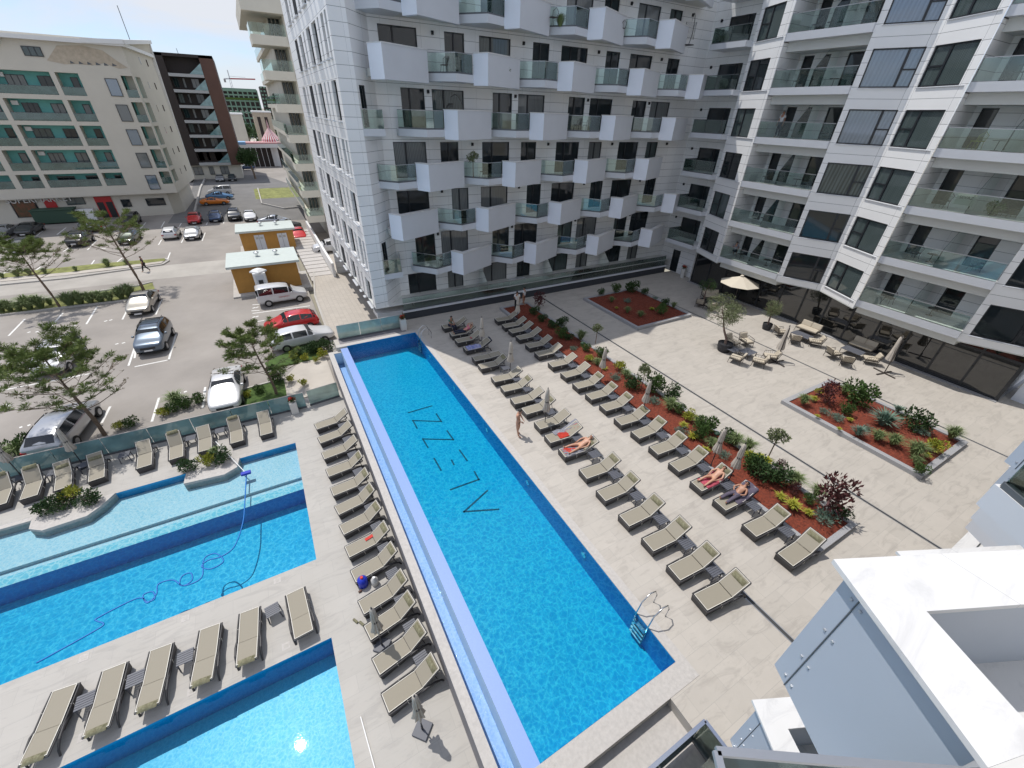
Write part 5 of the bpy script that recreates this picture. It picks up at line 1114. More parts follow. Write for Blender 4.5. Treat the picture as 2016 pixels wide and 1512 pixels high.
for px, py, k, s in ((578, 706, 'yellow_shrub', .9), (590, 700, 'dark_shrub', 1.1), (602, 708, 'yellow_shrub', .9), (612, 694, 'dark_shrub', 1.2), (626, 690, 'dark_shrub', 1.3), (635, 702, 'yellow_shrub', 1.1), (645, 688, 'dark_shrub', 1.4), (622, 712, 'yellow_shrub', .7), (545, 752, 'shrub', 1.5), (575, 750, 'yellow_shrub', .8), (596, 758, 'yellow_shrub', .8)):
    plant(k, G(px, py, LD + .1), s, f'{KN[k][0]} on the lawn strips, {ORD[i]} from the left', KN[k][1], 'shrubs on the lawn strips'); i += 1
i = 0
for px, py, s in ((5, 614, 2.0), (22, 612, 1.8), (40, 612, 1.6), (60, 608, 2.5), (82, 606, 2.4), (100, 600, 1.2), (140, 602, 2.5), (160, 599, 2.4), (180, 597, 2.2), (200, 594, 2.2), (218, 593, 1.8), (240, 588, 2.2), (258, 585, 2.4), (6, 547, 1.0), (35, 544, 1.4), (60, 541, 1.3), (90, 538, 1.2), (150, 533, 1.0), (213, 524, 1.6), (250, 520, 1.2)):
    plant('grass_tuft', G(px, py, LD + .05), s, f'{"tall green" if i < 13 else "small"} grass clump on the parking {"hedge strip" if i < 13 else "verge"}, {ORD[i] if i < 13 else ORD[i - 13]} from the left', 'grass clump', 'grass clumps in the parking strips'); i += 1
# potted flowers
def flower_pot(p, w, h, lab, rnd_=False):
    t = thing('flower_pot', lab, 'flower pot', p); b = MB()
    if rnd_: b.lathe([(w * .4, 0), (w * .5, h)], 'pot_white', k=20)
    else: b.prism([(-w / 2, -w / 2), (w / 2, -w / 2), (w / 2, w / 2), (-w / 2, w / 2)], 0, h, 'pot_white')
    b.build('pot', t, bevel=0 if rnd_ else .01); b = bush_bm(w * .55, .3, 260, 'leaf_dark', L=.08); b.v = [(x, y, z + h) for x, y, z in b.v]; b.build('foliage', t)
    b = bush_bm(w * .5, .3, 160, 'flower_red', L=.06); b.v = [(x, y, z + h + .04) for x, y, z in b.v]; b.build('flowers', t)
flower_pot(G(795, 648), .42, .85, 'tall white square pot of red flowers at the far end of the long pool')
flower_pot(G(582, 812, LD), .40, .8, 'tall white square pot of red flowers against the frosted fence')
flower_pot(G(1342, 546), .50, .95, 'round white pot of dark red flowers beside the courtyard door', True)
# pool ladders
def ladder(p, lab, ang):
    t = thing('pool_ladder', lab, 'pool ladder', p, ang)
    for s in (-.27, .27):
        b = MB(); b.tube([(.75, s, 0), (.78, s, .45), (.62, s, .78), (.35, s, .88), (.05, s, .62), (-.06, s, .1), (-.10, s, -1.0)], .022, 'steel', k=8); b.build('rail', t, smooth=True)
    for i in range(4): b = MB(); b.box(-.16, -.04, -.26, .26, -.30 - i * .22, -.26 - i * .22, 'steel' if i == 0 else 'white_paint'); b.build('step', t)
ladder((PX1 + .02, 3.9, 0), 'stainless pool ladder at the near corner of the long pool', 0)
ladder((PX1 + .02, 26.7, 0), 'stainless pool ladder at the far shaded corner of the long pool', 0)
# round lights in the pool wall
for i, y in enumerate((24.6, 20.2, 15.6, 11.3, 7.0)):
    b = MB(); b.tube([(PX1 - .03, y, -.45), (PX1 - .002, y, -.45)], .13, 'steel', k=14); tag(b.build('pool_light'), f'round steel light in the right wall of the long pool, {ORD[i]} from the far end', 'pool light', 'lights in the pool wall')
# pool cleaning gear
mat('hose_blue', (.01, .16, .50), .5); mat('blue_plastic', (.01, .03, .42), .4)
def cr_spline(pts, n=8):
    o = []
    for i in range(len(pts) - 1):
        p0 = pts[max(i - 1, 0)]; p1 = pts[i]; p2 = pts[i + 1]; p3 = pts[min(i + 2, len(pts) - 1)]
        for k in range(n):
            t = k / n; o.append(.5 * ((2 * p1) + (p2 - p0) * t + (2 * p0 - 5 * p1 + 4 * p2 - p3) * t * t + (3 * p1 - p0 - 3 * p2 + p3) * t ** 3))
    o.append(pts[-1]); return o
hp = [(485, 935), (482, 990), (478, 1030), (462, 1075), (437, 1095), (410, 1103), (397, 1115), (415, 1120), (440, 1105), (425, 1090), (402, 1100), (398, 1135), (375, 1150), (355, 1152), (358, 1135), (375, 1128), (378, 1142), (360, 1153), (340, 1142), (312, 1150), (308, 1170), (290, 1187), (282, 1172), (300, 1165), (305, 1178), (290, 1185), (270, 1178), (195, 1215), (190, 1222), (204, 1228), (190, 1240), (100, 1290), (72, 1305)]
b = MB(); b.tube(cr_spline([G(x, y, LD - .10) for x, y in hp]), .028, 'hose_blue', k=6); tag(b.build('pool_hose', smooth=True), 'blue suction hose curling across the water of the wide pool', 'hose')
vp_ = thing('vacuum_pole', 'white telescopic pole with a blue cleaning head at the wide pool edge', 'cleaning pole', G(485, 933, LD)); q = G(428, 876, LD + .4) - vp_.location
b = MB(); b.tube([(0, 0, .05), q + Vector((0, 0, .25))], .02, 'white_paint', k=6); b.build('pole', vp_); b = MB(); b.box(-.22, .22, -.1, .1, 0, .12, 'blue_plastic'); b.build('head', vp_)
b = MB(); b.tube([G(710, 1411, LD + .03), G(740, 1520, LD + .03)], .018, 'white_paint', k=6); tag(b.build('pool_pole'), 'thin white pole lying on the deck beside the near pool', 'pole')
w = thing('blue_canister', 'blue plastic canister with a red cap beside the tenth channel-wall lounger', 'canister', G(716, 1152, LD)); b = MB(); b.lathe([(.17, 0), (.19, .03), (.19, .40), (.10, .48), (.06, .5)], 'blue_plastic', k=18); b.build('body', w, smooth=True); b = MB(); b.lathe([(.06, .5), (.06, .56)], 'flower_red', k=10); b.build('cap', w)
w = thing('white_canister', 'small white canister standing beside the blue one', 'canister', G(739, 1149, LD)); b = MB(); b.lathe([(.13, 0), (.14, .03), (.14, .28), (.05, .36), (.05, .40)], 'pot_white', k=16); b.build('body', w, smooth=True); b = MB(); b.lathe([(.05, .4), (.05, .44)], 'white_paint', k=10); b.build('cap', w)
for (px, py), lab in (((700, 1223), 'left'), ((712, 1228), 'right')):
    b = MB(); b.tube([G(px - 4, py - 4, LD + .03), G(px + 4, py + 3, LD + .03)], .045, 'pillow_fabric', k=6); tag(b.build('sandal'), f'{lab} of two grey sandals beside the near parasol by the channel wall', 'sandal', 'pair of sandals')
b = MB(); b.tube([G(706, 1166, LD + .03), G(712, 1162, LD + .05)], .05, 'brown_panel', k=6); tag(b.build('sandal'), 'brown sandal lying in front of the blue canister', 'sandal')
b = MB(); p = G(728, 1060, LD + .42); b.add([p + Vector(v) for v in ((-.18, -.05, 0), (.16, .03, 0), (.14, .16, .02), (-.2, .07, .02))], [(0, 1, 2, 3)], 'flower_red'); b.add([p + Vector(v) + Vector((0, 0, -.02)) for v in ((-.18, -.05, 0), (.16, .03, 0), (.14, .16, .02), (-.2, .07, .02))], [(3, 2, 1, 0)], 'flower_red'); tag(b.build('red_bottle'), 'small red packet lying on the eighth channel-wall lounger', 'packet')
for px, py in ((165, 1295), (365, 1217), (164, 1450), (563, 1272), (546, 1143), (378, 1360)):
    p = G(px, py, LD); b = MB(); b.box(p.x - .13, p.x + .13, p.y - .13, p.y + .13, LD - .02, LD + .005, 'coping'); b.box(p.x - .06, p.x + .06, p.y - .06, p.y + .06, LD, LD + .008, 'concrete'); struct(b.build('deck_hatch'))
# ------------------------------------------------------------ trees
def limb(b, pts, r0, r1, m, k=6):
    n = len(pts); b.tube(pts, [r0 + (r1 - r0) * i / (n - 1) for i in range(n)], m, k=k)
def pine(p, H, R, lean, seed, lab, n_br=26, dry=.55, crown0=.35):
    r = random.Random(seed); t = thing('pine_tree', lab, 'pine tree', p, group='young pines around the parking lot')
    tb = MB(); top = Vector((lean[0], lean[1], H)); sp = lambda f: Vector((lean[0] * f ** 1.3 + .05 * math.sin(f * 7), lean[1] * f ** 1.3 + .04 * math.cos(f * 9), H * f))
    limb(tb, [sp(i / 8) for i in range(9)], .022 * H, .006 * H, 'bark', 8); fol = MB(); brs = MB(); tips = []
    for i in range(n_br):
        f = crown0 + (1 - crown0) * (i + r.random()) / n_br; f = min(f, .98); a = i * 2.4 + r.uniform(-.4, .4)
        L = R * (1.08 - .55 * ((f - crown0) / (1 - crown0)) ** 1.6) * r.uniform(.75, 1.1); b0 = sp(f); up = .35 + .35 * f + r.uniform(-.1, .15)
        d = Vector((math.cos(a), math.sin(a), 0)); pts = [b0 + d * L * q + Vector((0, 0, L * up * q ** 1.4)) for q in (0, .3, .65, 1)]
        limb(brs, pts, .006 * H * (1.2 - f), .012, 'bark', 4)
        for j in range(7):
            q = r.uniform(.3, .97); c = b0 + d * L * q + Vector((0, 0, L * up * q ** 1.4)); a2 = a + r.choice((-1, 1)) * r.uniform(.4, 1.1); l2 = L * r.uniform(.18, .36)
            e = c + Vector((math.cos(a2), math.sin(a2), r.uniform(.25, .6))) * l2; limb(brs, [c, (c + e) / 2 + Vector((0, 0, .02)), e], .012, .006, 'bark', 3); tips.append((e, f)); tips.append(((c + e) / 2, f * .8))
        tips.append((pts[-1], f + .25)); tips.append((pts[-1] + Vector((.1, .1, .1)), f + .25))
    for e, f in tips:
        live = f > dry or r.random() < .18; m = 'pine' if live else 'pine_dry'; k = int(56 if live else 9); q = (.24 if live else .09) * (H / 5) ** .5
        for j in range(k):
            v = rdir(r); v.z = abs(v.z) * .8 + .1; leaf(fol, e + v * q * r.uniform(0, .5), q * r.uniform(.6, 1.1), .03, v, m, r)
    tb.build('trunk', t); c = fol.build('crown', t); br = brs.build('branches', t); return t
pine(G(206, 857, LD), 5.2, 2.3, (-.35, .1), 3, 'largest pine just outside the frosted fence, before the silver estate car', 34, .66)
pine(G(545, 778, LD), 4.2, 1.9, (-.4, .1), 4, 'pine on the small lawn beside the white saloon', 26, .66)
pine(G(118, 606, LD), 5.3, 2.5, (-.5, .3), 5, 'tall leaning pine on the left part of the hedge strip', 28, .70, .5)
pine(G(283, 572, LD), 6.3, 2.8, (-.6, .4), 6, 'thin pine at the right end of the hedge strip behind the beige saloon', 24, .78, .5)
def leafy_tree(name, p, H, crown_c, R, lab, cat, m, n, trunk_pts, pot=None, seed=1, L=.12, w=.035, bark='bark'):
    r = random.Random(seed); t = thing(name, lab, cat, p); b = MB(); b.tube(trunk_pts, [.10 * H / 3, .085 * H / 3, .07 * H / 3, .055 * H / 3, .03 * H / 3][:len(trunk_pts)], bark, k=10)
    for i in range(9):
        v = rdir(r); v.z = abs(v.z); q = Vector(trunk_pts[-1]); limb(b, [q, q + v * R * .45, q + v * R * .8 + Vector((0, 0, .1))], .035, .008, bark, 4)
    b.build('trunk', t); f = MB(); ls = [(Vector(crown_c) + Vector((v.x * R[0] if isinstance(R, tuple) else v.x * R * .6, v.y * R * .6, v.z * R * .45)), R * r.uniform(.3, .5)) for v in [rdir(r) for _ in range(13)]]
    for i in range(n):
        c, q = r.choice(ls); v = rdir(r); leaf(f, c + v * q * r.uniform(.5, 1.05), L * r.uniform(.7, 1.3), w, v * .7 + rdir(r) * .6 + Vector((0, 0, .2)), m, r)
    f.build('crown', t)
    if pot:
        b = MB(); b.lathe([(pot[0] * .78, 0), (pot[0] * .95, pot[1] * .5), (pot[0], pot[1]), (pot[0] * .92, pot[1]), (pot[0] * .9, pot[1] - .08)], 'pot_dark', k=24); b.build('pot', t)
    return t
tp = G(1424, 690); leafy_tree('olive_tree', tp, 3.0, (.1, 1.0, 2.75), 1.35, 'big round-crowned olive tree in a black pot beside the lounge chairs', 'olive tree', 'leaf_olive', 5200, [(0, 0, .45), (.1, .15, .9), (.02, .45, 1.4), (.15, .75, 1.8), (.1, .85, 2.2)], (.52, .62), 5, bark='bark_olive')
leafy_tree('olive_tree', G(1508, 648), 2.2, (.2, .2, 1.7), .8, 'smaller olive tree in a black pot near the shop windows', 'olive tree', 'leaf_olive', 1700, [(0, 0, .4), (.03, .05, .8), (.1, .1, 1.1), (.15, .15, 1.4)], (.36, .5), 8, bark='bark_olive')
leafy_tree('olive_tree', G(1383, 600), 2.2, (.1, .1, 1.8), .75, 'dark olive tree in a black pot in the shaded corner by the dark glass doors', 'olive tree', 'leaf_dark', 1300, [(0, 0, .4), (.03, .05, .8), (.05, .1, 1.2), (.1, .1, 1.5)], (.38, .5), 9, bark='bark_olive')
leafy_tree('street_tree', G(503, 352, LD), 7.5, (-.6, .5, 5.0), 2.6, 'dense dark green street tree right of the brown block', 'tree', 'leaf_dark', 2600, [(0, 0, 0), (0, .1, 1.5), (-.2, .2, 3.0), (-.4, .3, 4.2)], None, 12, L=.45, w=.22)
i = 0
for px, py in ((536, 262), (515, 258), (548, 255), (495, 255)):
    leafy_tree('street_tree', G(px, py + 34, LD), 9, (0, 0, 6), 4.0, f'far tree behind the circus, {ORD[i]} from the left' if False else ['far dark tree right of the pink house', 'far dark tree left of the pink house', 'far dark tree hidden beside the cream tower', 'far dark tree next to the warehouse'][i], 'tree', 'leaf_dark', 500, [(0, 0, 0), (0, 0, 2), (0, 0, 4)], None, 20 + i, L=1.0, w=.6); i += 1
# ------------------------------------------------------------ cars
mat('car_glass', (.012, .015, .018), .05, spec=.8); mat('tyre', (.018, .018, .018), .85); mat('rim', (.32, .33, .35), .3, metal=.8); mat('headlight', (.6, .62, .65), .08); mat('taillight', (.35, .01, .01), .2); mat('plate', (.72, .72, .72), .5)
def paint(nm, c, metal=.25): 
    if nm in MATS: return nm
    m = mat(nm, c, .28, metal=metal); m.node_tree.nodes['Principled BSDF'].inputs['Coat Weight'].default_value = .7; m.node_tree.nodes['Principled BSDF'].inputs['Coat Roughness'].default_value = .05; return nm
SHP = {   # stations: (x, bottom, belt height, roof height or None, half width at belt, half width at roof)
 'sedan': dict(L=4.7, W=1.82, st=[(0, .38, .62, None, .62, 0), (.12, .26, .70, None, .80, 0), (.5, .24, .80, None, .88, 0), (1.25, .24, .93, .95, .90, .80), (2.05, .24, .96, 1.43, .91, .60), (2.9, .24, .97, 1.44, .91, .60), (3.75, .24, .99, 1.06, .90, .72), (4.45, .26, .96, None, .86, 0), (4.66, .32, .86, None, .78, 0), (4.7, .45, .72, None, .68, 0)], ax=(.88, 3.72)),
 'hatch': dict(L=4.2, W=1.76, st=[(0, .38, .62, None, .60, 0), (.12, .26, .72, None, .78, 0), (.5, .24, .84, None, .86, 0), (1.05, .24, .95, .97, .88, .78), (1.8, .24, .98, 1.44, .88, .60), (2.8, .24, 1.0, 1.48, .88, .60), (3.75, .24, 1.02, 1.32, .87, .60), (4.1, .28, .98, 1.02, .82, .66), (4.18, .35, .85, None, .76, 0), (4.2, .45, .70, None, .66, 0)], ax=(.80, 3.38)),
 'estate': dict(L=4.75, W=1.84, st=[(0, .38, .62, None, .62, 0), (.12, .26, .72, None, .80, 0), (.5, .24, .82, None, .88, 0), (1.2, .24, .94, .96, .90, .80), (2.0, .24, .97, 1.45, .91, .62), (3.1, .24, .98, 1.48, .91, .62), (4.2, .24, 1.0, 1.40, .90, .62), (4.62, .28, .98, 1.0, .86, .70), (4.72, .35, .86, None, .80, 0), (4.75, .45, .72, None, .70, 0)], ax=(.90, 3.72)),
 'suv': dict(L=4.35, W=1.86, st=[(0, .42, .78, None, .66, 0), (.10, .32, .92, None, .82, 0), (.45, .30, 1.02, None, .90, 0), (1.1, .30, 1.08, 1.10, .92, .82), (1.65, .30, 1.10, 1.62, .92, .68), (2.9, .30, 1.12, 1.68, .92, .68), (3.95, .30, 1.13, 1.58, .91, .68), (4.25, .34, 1.08, 1.12, .88, .74), (4.33, .40, .92, None, .82, 0), (4.35, .5, .76, None, .72, 0)], ax=(.84, 3.50)),
 'van': dict(L=4.35, W=1.75, st=[(0, .42, .72, None, .66, 0), (.10, .32, .84, None, .80, 0), (.40, .30, .96, None, .86, 0), (.95, .30, 1.08, 1.10, .87, .78), (1.55, .30, 1.12, 1.74, .87, .72), (2.9, .30, 1.12, 1.82, .87, .74), (4.15, .30, 1.12, 1.80, .87, .74), (4.30, .32, 1.10, 1.72, .86, .74), (4.34, .40, .9, None, .84, 0), (4.35, .5, .76, None, .80, 0)], ax=(.80, 3.50)),
 'sports': dict(L=4.7, W=1.92, st=[(0, .34, .56, None, .66, 0), (.12, .22, .66, None, .84, 0), (.6, .20, .82, None, .92, 0), (1.6, .20, .90, .92, .93, .78), (2.4, .20, .92, 1.30, .93, .58), (3.1, .20, .94, 1.32, .94, .56), (3.9, .20, .98, 1.06, .95, .66), (4.5, .24, .94, None, .90, 0), (4.66, .32, .84, None, .82, 0), (4.7, .42, .70, None, .72, 0)], ax=(.92, 3.74)),
}
def car_bm(kind, col):
    sp = SHP[kind]; st = sp['st']; body = MB(); glass = []
    rings = []
    for x, zb, zl, zr, w, wr in st:
        if zr is None: zr, wr = zl + .02, w * .80
        mid = (zb + zl) / 2
        half = [(w * .86, zb), (w, zb + .10), (w * 1.012, mid), (w, zl - .06), (w * .96, zl), (wr + .02, zr - .035 if zr - zl > .1 else zr - .008), (wr * .86, zr), (wr * .4, zr + .012)]
        rings.append([(x, y, z) for y, z in half] + [(x, -y, z) for y, z in half[::-1]])
    n = len(rings[0]); vs = [v for r_ in rings for v in r_]; fs = []; gl = []
    for i in range(len(rings) - 1):
        a, c = st[i], st[i + 1]
        for j in range(n):
            f = (i * n + j, (i + 1) * n + j, (i + 1) * n + (j + 1) % n, i * n + (j + 1) % n)
            fs.append(f)
    fs.append(tuple(range(n))); fs.append(tuple(range((len(rings) - 1) * n, len(rings) * n))[::-1]); body.add(vs, fs, col)
    up = lambda a, b_, t: tuple(a[k] + (b_[k] - a[k]) * t for k in range(3))
    def pane(A, Bq, C_, D_, inset=.10, out=.012):
        A, Bq, C_, D_ = map(Vector, (A, Bq, C_, D_)); c = (A + Bq + C_ + D_) / 4; nn = (Bq - A).cross(D_ - A).normalized(); ref = Vector((sp['L'] / 2, 0, .8))
        if nn.dot(c - ref) < 0: nn = -nn
        g = MB(); g.add([c + (q - c) * (1 - inset) + nn * out for q in (A, Bq, C_, D_)], [(0, 1, 2, 3)], 'car_glass'); glass.append(g)
    R = rings; W_ = [i for i, s in enumerate(st) if s[3] and s[3] - s[2] > .25]; i0, i1 = W_[0], W_[-1]
    pane(R[i0 - 1][5], R[i0 - 1][10], R[i0][10], R[i0][5], .09)           # windscreen
    pane(R[i1][5], R[i1][10], R[i1 + 1][10], R[i1 + 1][5], .14)           # rear window
    for s_ in (0, 1):
        for i in range(i0, i1):
            q = (4, 5) if s_ == 0 else (11, 10)
            A, Bq, C_, D_ = R[i][q[0]], R[i + 1][q[0]], R[i + 1][q[1]], R[i][q[1]]
            if i1 - i0 == 1 or st[i + 1][0] - st[i][0] > 1.05 and i == i0 and False:
                pass
            pane(A, Bq, C_, D_, .10)
        q = (4, 5) if s_ == 0 else (11, 10)
        A, Bq, C_ = R[i0 - 1][q[0]], R[i0][q[0]], R[i0][q[1]]; pane(up(A, Bq, .45), Bq, C_, up(A, C_, .55), .14)
        if st[i1 + 1][3]: A, Bq, C_ = R[i1 + 1][q[0]], R[i1][q[0]], R[i1][q[1]]; pane(up(A, Bq, .3), Bq, C_, up(A, C_, .6), .16)
    return body, glass
CARS = {}
def car(kind, col, p, rz, lab, cat='car', rack=False, lettering=None, group='cars on the parking lot'):
    """front of the car is at local x=0; rz turns local +x (rearwards)"""
    key = (kind, col)
    sp = SHP[kind]; L, W2 = sp['L'], sp['W'] / 2
    t = thing('parked_car' if cat == 'car' else 'parked_van', lab, cat, p, rz, group)
    body, glass = car_bm(kind, col); off = -L / 2
    sh = lambda bb: setattr(bb, 'v', [(x + off, y, z) for x, y, z in bb.v]) or bb
    bo = sh(body).build('body', t, smooth=False); 
    me = bo.data; me.polygons.foreach_set('use_smooth', [True] * len(me.polygons))
    md = bo.modifiers.new('smooth', 'SUBSURF'); md.levels = 1; md.render_levels = 1
    for e in me.edges: pass
    for g in glass: sh(g).build('windscreen' if g is glass[0] else ('rear_window' if g is glass[1] else 'side_window'), t)
    for ax in sp['ax']:
        for s in (-1, 1):
            r_ = .34 if kind in ('suv', 'van') else .32
            b = MB(); b.tube([(ax + off, s * (W2 - .20), r_), (ax + off, s * (W2 + .015), r_)], r_, 'tyre', k=20); wv = b.build('wheel', t)
            b = MB(); b.tube([(ax + off, s * (W2 - .0), r_), (ax + off, s * (W2 + .03), r_)], r_ * .60, 'rim', k=10); b.build('rim', wv)
    hz = sp['st'][1][2] - .10
    for s in (-1, 1):
        b = MB(); b.add([(off + .02, s * .42, hz - .06), (off + .10, s * .72, hz - .05), (off + .30, s * .86, hz + .06), (off + .16, s * .62, hz + .10), (off + .06, s * .42, hz + .06)], [(0, 1, 2, 3, 4)], 'headlight'); b.add([(off + .02, s * .42, hz - .06), (off + .10, s * .72, hz - .05), (off + .30, s * .86, hz + .06), (off + .16, s * .62, hz + .10), (off + .06, s * .42, hz + .06)], [(4, 3, 2, 1, 0)], 'headlight'); b.build('headlight', t)
        b = MB(); b.box(off + L - .16, off + L - .005, s * .58, s * .84, hz + .02, hz + .16, 'taillight'); b.build('tail_light', t)
        mx_ = sp['st'][3][0] + .35; b = MB(); b.box(off + mx_, off + mx_ + .12, s * (W2 + .02), s * (W2 + .17), sp['st'][3][2] - .02, sp['st'][3][2] + .12, col); b.build('mirror', t, bevel=.02)
    b = MB(); b.box(off - .015, off + .12, -.45, .45, hz - .22, hz - .06, 'black'); b.build('grille', t); b = MB(); b.box(off - .03, off + .0, -.26, .26, hz - .36, hz - .25, 'plate'); b.box(off + L - .0, off + L + .02, -.26, .26, hz - .1, hz + .01, 'plate'); b.build('number_plate', t)
    if rack:
        for s in (-1, 1): b = MB(); b.tube([(off + 1.7, s * .62, sp['st'][4][3] + .03), (off + 1.9, s * .62, sp['st'][5][3] + .08), (off + 3.7, s * .62, sp['st'][5][3] + .06)], .025, 'black', k=6); b.build('roof_rail', t)
        for xx in (2.1, 2.9): b = MB(); b.box(off + xx, off + xx + .06, -.62, .62, sp['st'][5][3] + .09, sp['st'][5][3] + .12, 'black'); b.build('cross_bar', t)
    if lettering: text(lettering, .17, Vector(p) + Matrix.Rotation(rz, 3, 'Z') @ Vector((.25, W2 + .02, .72)), (math.pi / 2, 0, rz + math.pi), 'red_sign', None, 'lettering', .004).name
    return t
def cpt(px, py): return G(px, py, LD + .6) * Vector((1, 1, 0)) if False else Vector((*G(px, py, LD + .6)[:2], LD))
def aim(f, r_):   # rotation with the front at photo point f and the rear at r_
    a, c = G(*f, LD + .5), G(*r_, LD + .5); d = c - a; return math.atan2(d.y, d.x), Vector(((a.x + c.x) / 2, (a.y + c.y) / 2, LD))
paint('car_silver', (.42, .43, .45), .6); paint('car_white', (.60, .60, .605), .1); paint('car_grey_blue', (.10, .13, .17), .5); paint('car_beige', (.36, .34, .30), .6); paint('car_red', (.52, .012, .015), .1); paint('car_black', (.015, .016, .018), .3); paint('car_dark_green', (.03, .045, .03), .4); paint('car_blue', (.02, .05, .12), .5); paint('car_orange', (.75, .20, .01), .2); paint('car_light_blue', (.12, .28, .50), .3); paint('car_dark_grey', (.06, .065, .07), .5)
for kind, col, f, r_, lab, cat, kw in (
    ('estate', 'car_silver', (108, 760), (108, 855), None, 'car', {}),):
    pass
def C2(kind, col, cx, cy, rz, lab, cat='car', **kw): return car(kind, col, cpt(cx, cy), rz, lab, cat, **kw)
UP = math.pi / 2
C2('estate', 'car_silver', 128, 838, UP - .15 + math.pi, 'silver estate car nose away, half hidden behind the frosted fence', rack=False)
C2('suv', 'car_white', 116, 702, UP - .10, 'white off-road car with roof bars behind the biggest pine', rack=True)
C2('suv', 'car_grey_blue', 304, 664, UP - .06, 'dark blue-grey off-road car with roof rack standing in its bay', rack=True)
C2('sedan', 'car_beige', 281, 593, UP - .06, 'beige-silver saloon at the end of the hedge strip')
C2('sedan', 'car_white', 446, 762, UP - .04, 'white saloon parked facing the frosted fence')
C2('estate', 'car_white', 594, 663, math.pi + .12, 'white estate car beside the glass fence of the long pool')
C2('hatch', 'car_red', 574, 634, .06, 'bright red hatchback between the white estate car and the white van')
vn = C2('van', 'car_white', 556, 582, math.pi + .04, 'white van with red lettering in front of the ochre kiosk', 'van')
for i, (kind, col, x, y, rz, lab) in enumerate((
    ('suv', 'car_black', 157, 471, UP - .1, 'black off-road car standing in the second parking row'), ('sedan', 'car_dark_grey', 47, 481, UP - .1, 'dark grey saloon behind the tall leaning pine'),
    ('hatch', 'car_white', 337, 458, UP - .02 + math.pi, 'small white hatchback with its rear to the camera'), ('sedan', 'car_silver', 379, 458, UP - .02, 'silver saloon next to the small white hatchback'),
    ('sedan', 'car_dark_green', 254, 466, UP - .06, 'dark green saloon behind the crown of the thin pine'), ('hatch', 'car_red', 383, 430, UP, 'dark red hatchback in the shade line of the far row'),
    ('hatch', 'car_blue', 424, 426, UP, 'dark blue hatchback in the far row'), ('suv', 'car_black', 461, 424, UP, 'black off-road car in the far row beside the blue hatchback'),
    ('sedan', 'car_white', 492, 424, UP, 'white saloon at the right end of the far row'), ('sedan', 'car_silver', 540, 434, math.pi - .2, 'silver saloon behind the ochre kiosk'),
    ('sedan', 'car_dark_grey', 560, 443, math.pi - .1, 'dark saloon half hidden behind the kiosk roof'), ('suv', 'car_black', 258, 433, UP - .05, 'black off-road car in the shade by the cream building'),
    ('hatch', 'car_silver', 176, 445, UP + .5 + math.pi, 'silver hatchback turned askew by the cooling unit'), ('sedan', 'car_dark_grey', 58, 450, UP - .1, 'dark saloon in the shade beside the waste container'),
    ('sedan', 'car_silver', 8, 455, UP - .1, 'greenish silver saloon cut by the left edge'), ('sports', 'car_orange', 423, 396, math.pi - .02, 'orange sports coupe in the dark yard'),
    ('sedan', 'car_light_blue', 432, 386, math.pi - .02, 'light blue saloon hidden behind the orange coupe'), ('suv', 'car_white', 650, 487, .0, 'white off-road car nosing out from under the white building'),
    ('sedan', 'car_dark_grey', 370, 352, UP, 'dark saloon at the corner of the cream building'), ('hatch', 'car_silver', 433, 351, UP, 'silver-fronted hatchback below the brown block, left one'),
    ('hatch', 'car_dark_grey', 457, 350, UP, 'dark hatchback below the brown block, right one'), ('hatch', 'car_red', 588, 461, UP, 'red hatchback squeezed behind the ochre kiosk'),
    ('sedan', 'car_red', 530, 287, math.pi, 'red saloon in front of the circus tent'), ('sedan', 'car_silver', 560, 290, math.pi, 'pale blue-grey saloon beside the far red one'),
    ('sedan', 'car_silver', 548, 314, .0, 'silver saloon on the far sandy lot, front one'), ('sedan', 'car_dark_grey', 543, 307, .0, 'grey saloon on the far sandy lot, middle one'),
    ('hatch', 'car_blue', 486, 330, .1, 'blue car beside the base of the street tree'), ('hatch', 'car_black', 572, 328, .1, 'black car by the balcony of the cream tower'))):
    C2(kind, col, x, y, rz, lab)
C2('van', 'car_white', 433, 377, .02, 'white minibus at the edge of the dark yard', 'van')
pv = Vector(vn.location); tt = text('TRANSPORT', .17, pv + Vector((.1, -.905, .80)), (math.pi / 2, 0, .04), 'red_sign', None, 'lettering', .004); tt.parent = vn; tt.location = (-.1, .905, .80); tt.rotation_euler = (math.pi / 2, 0, math.pi)
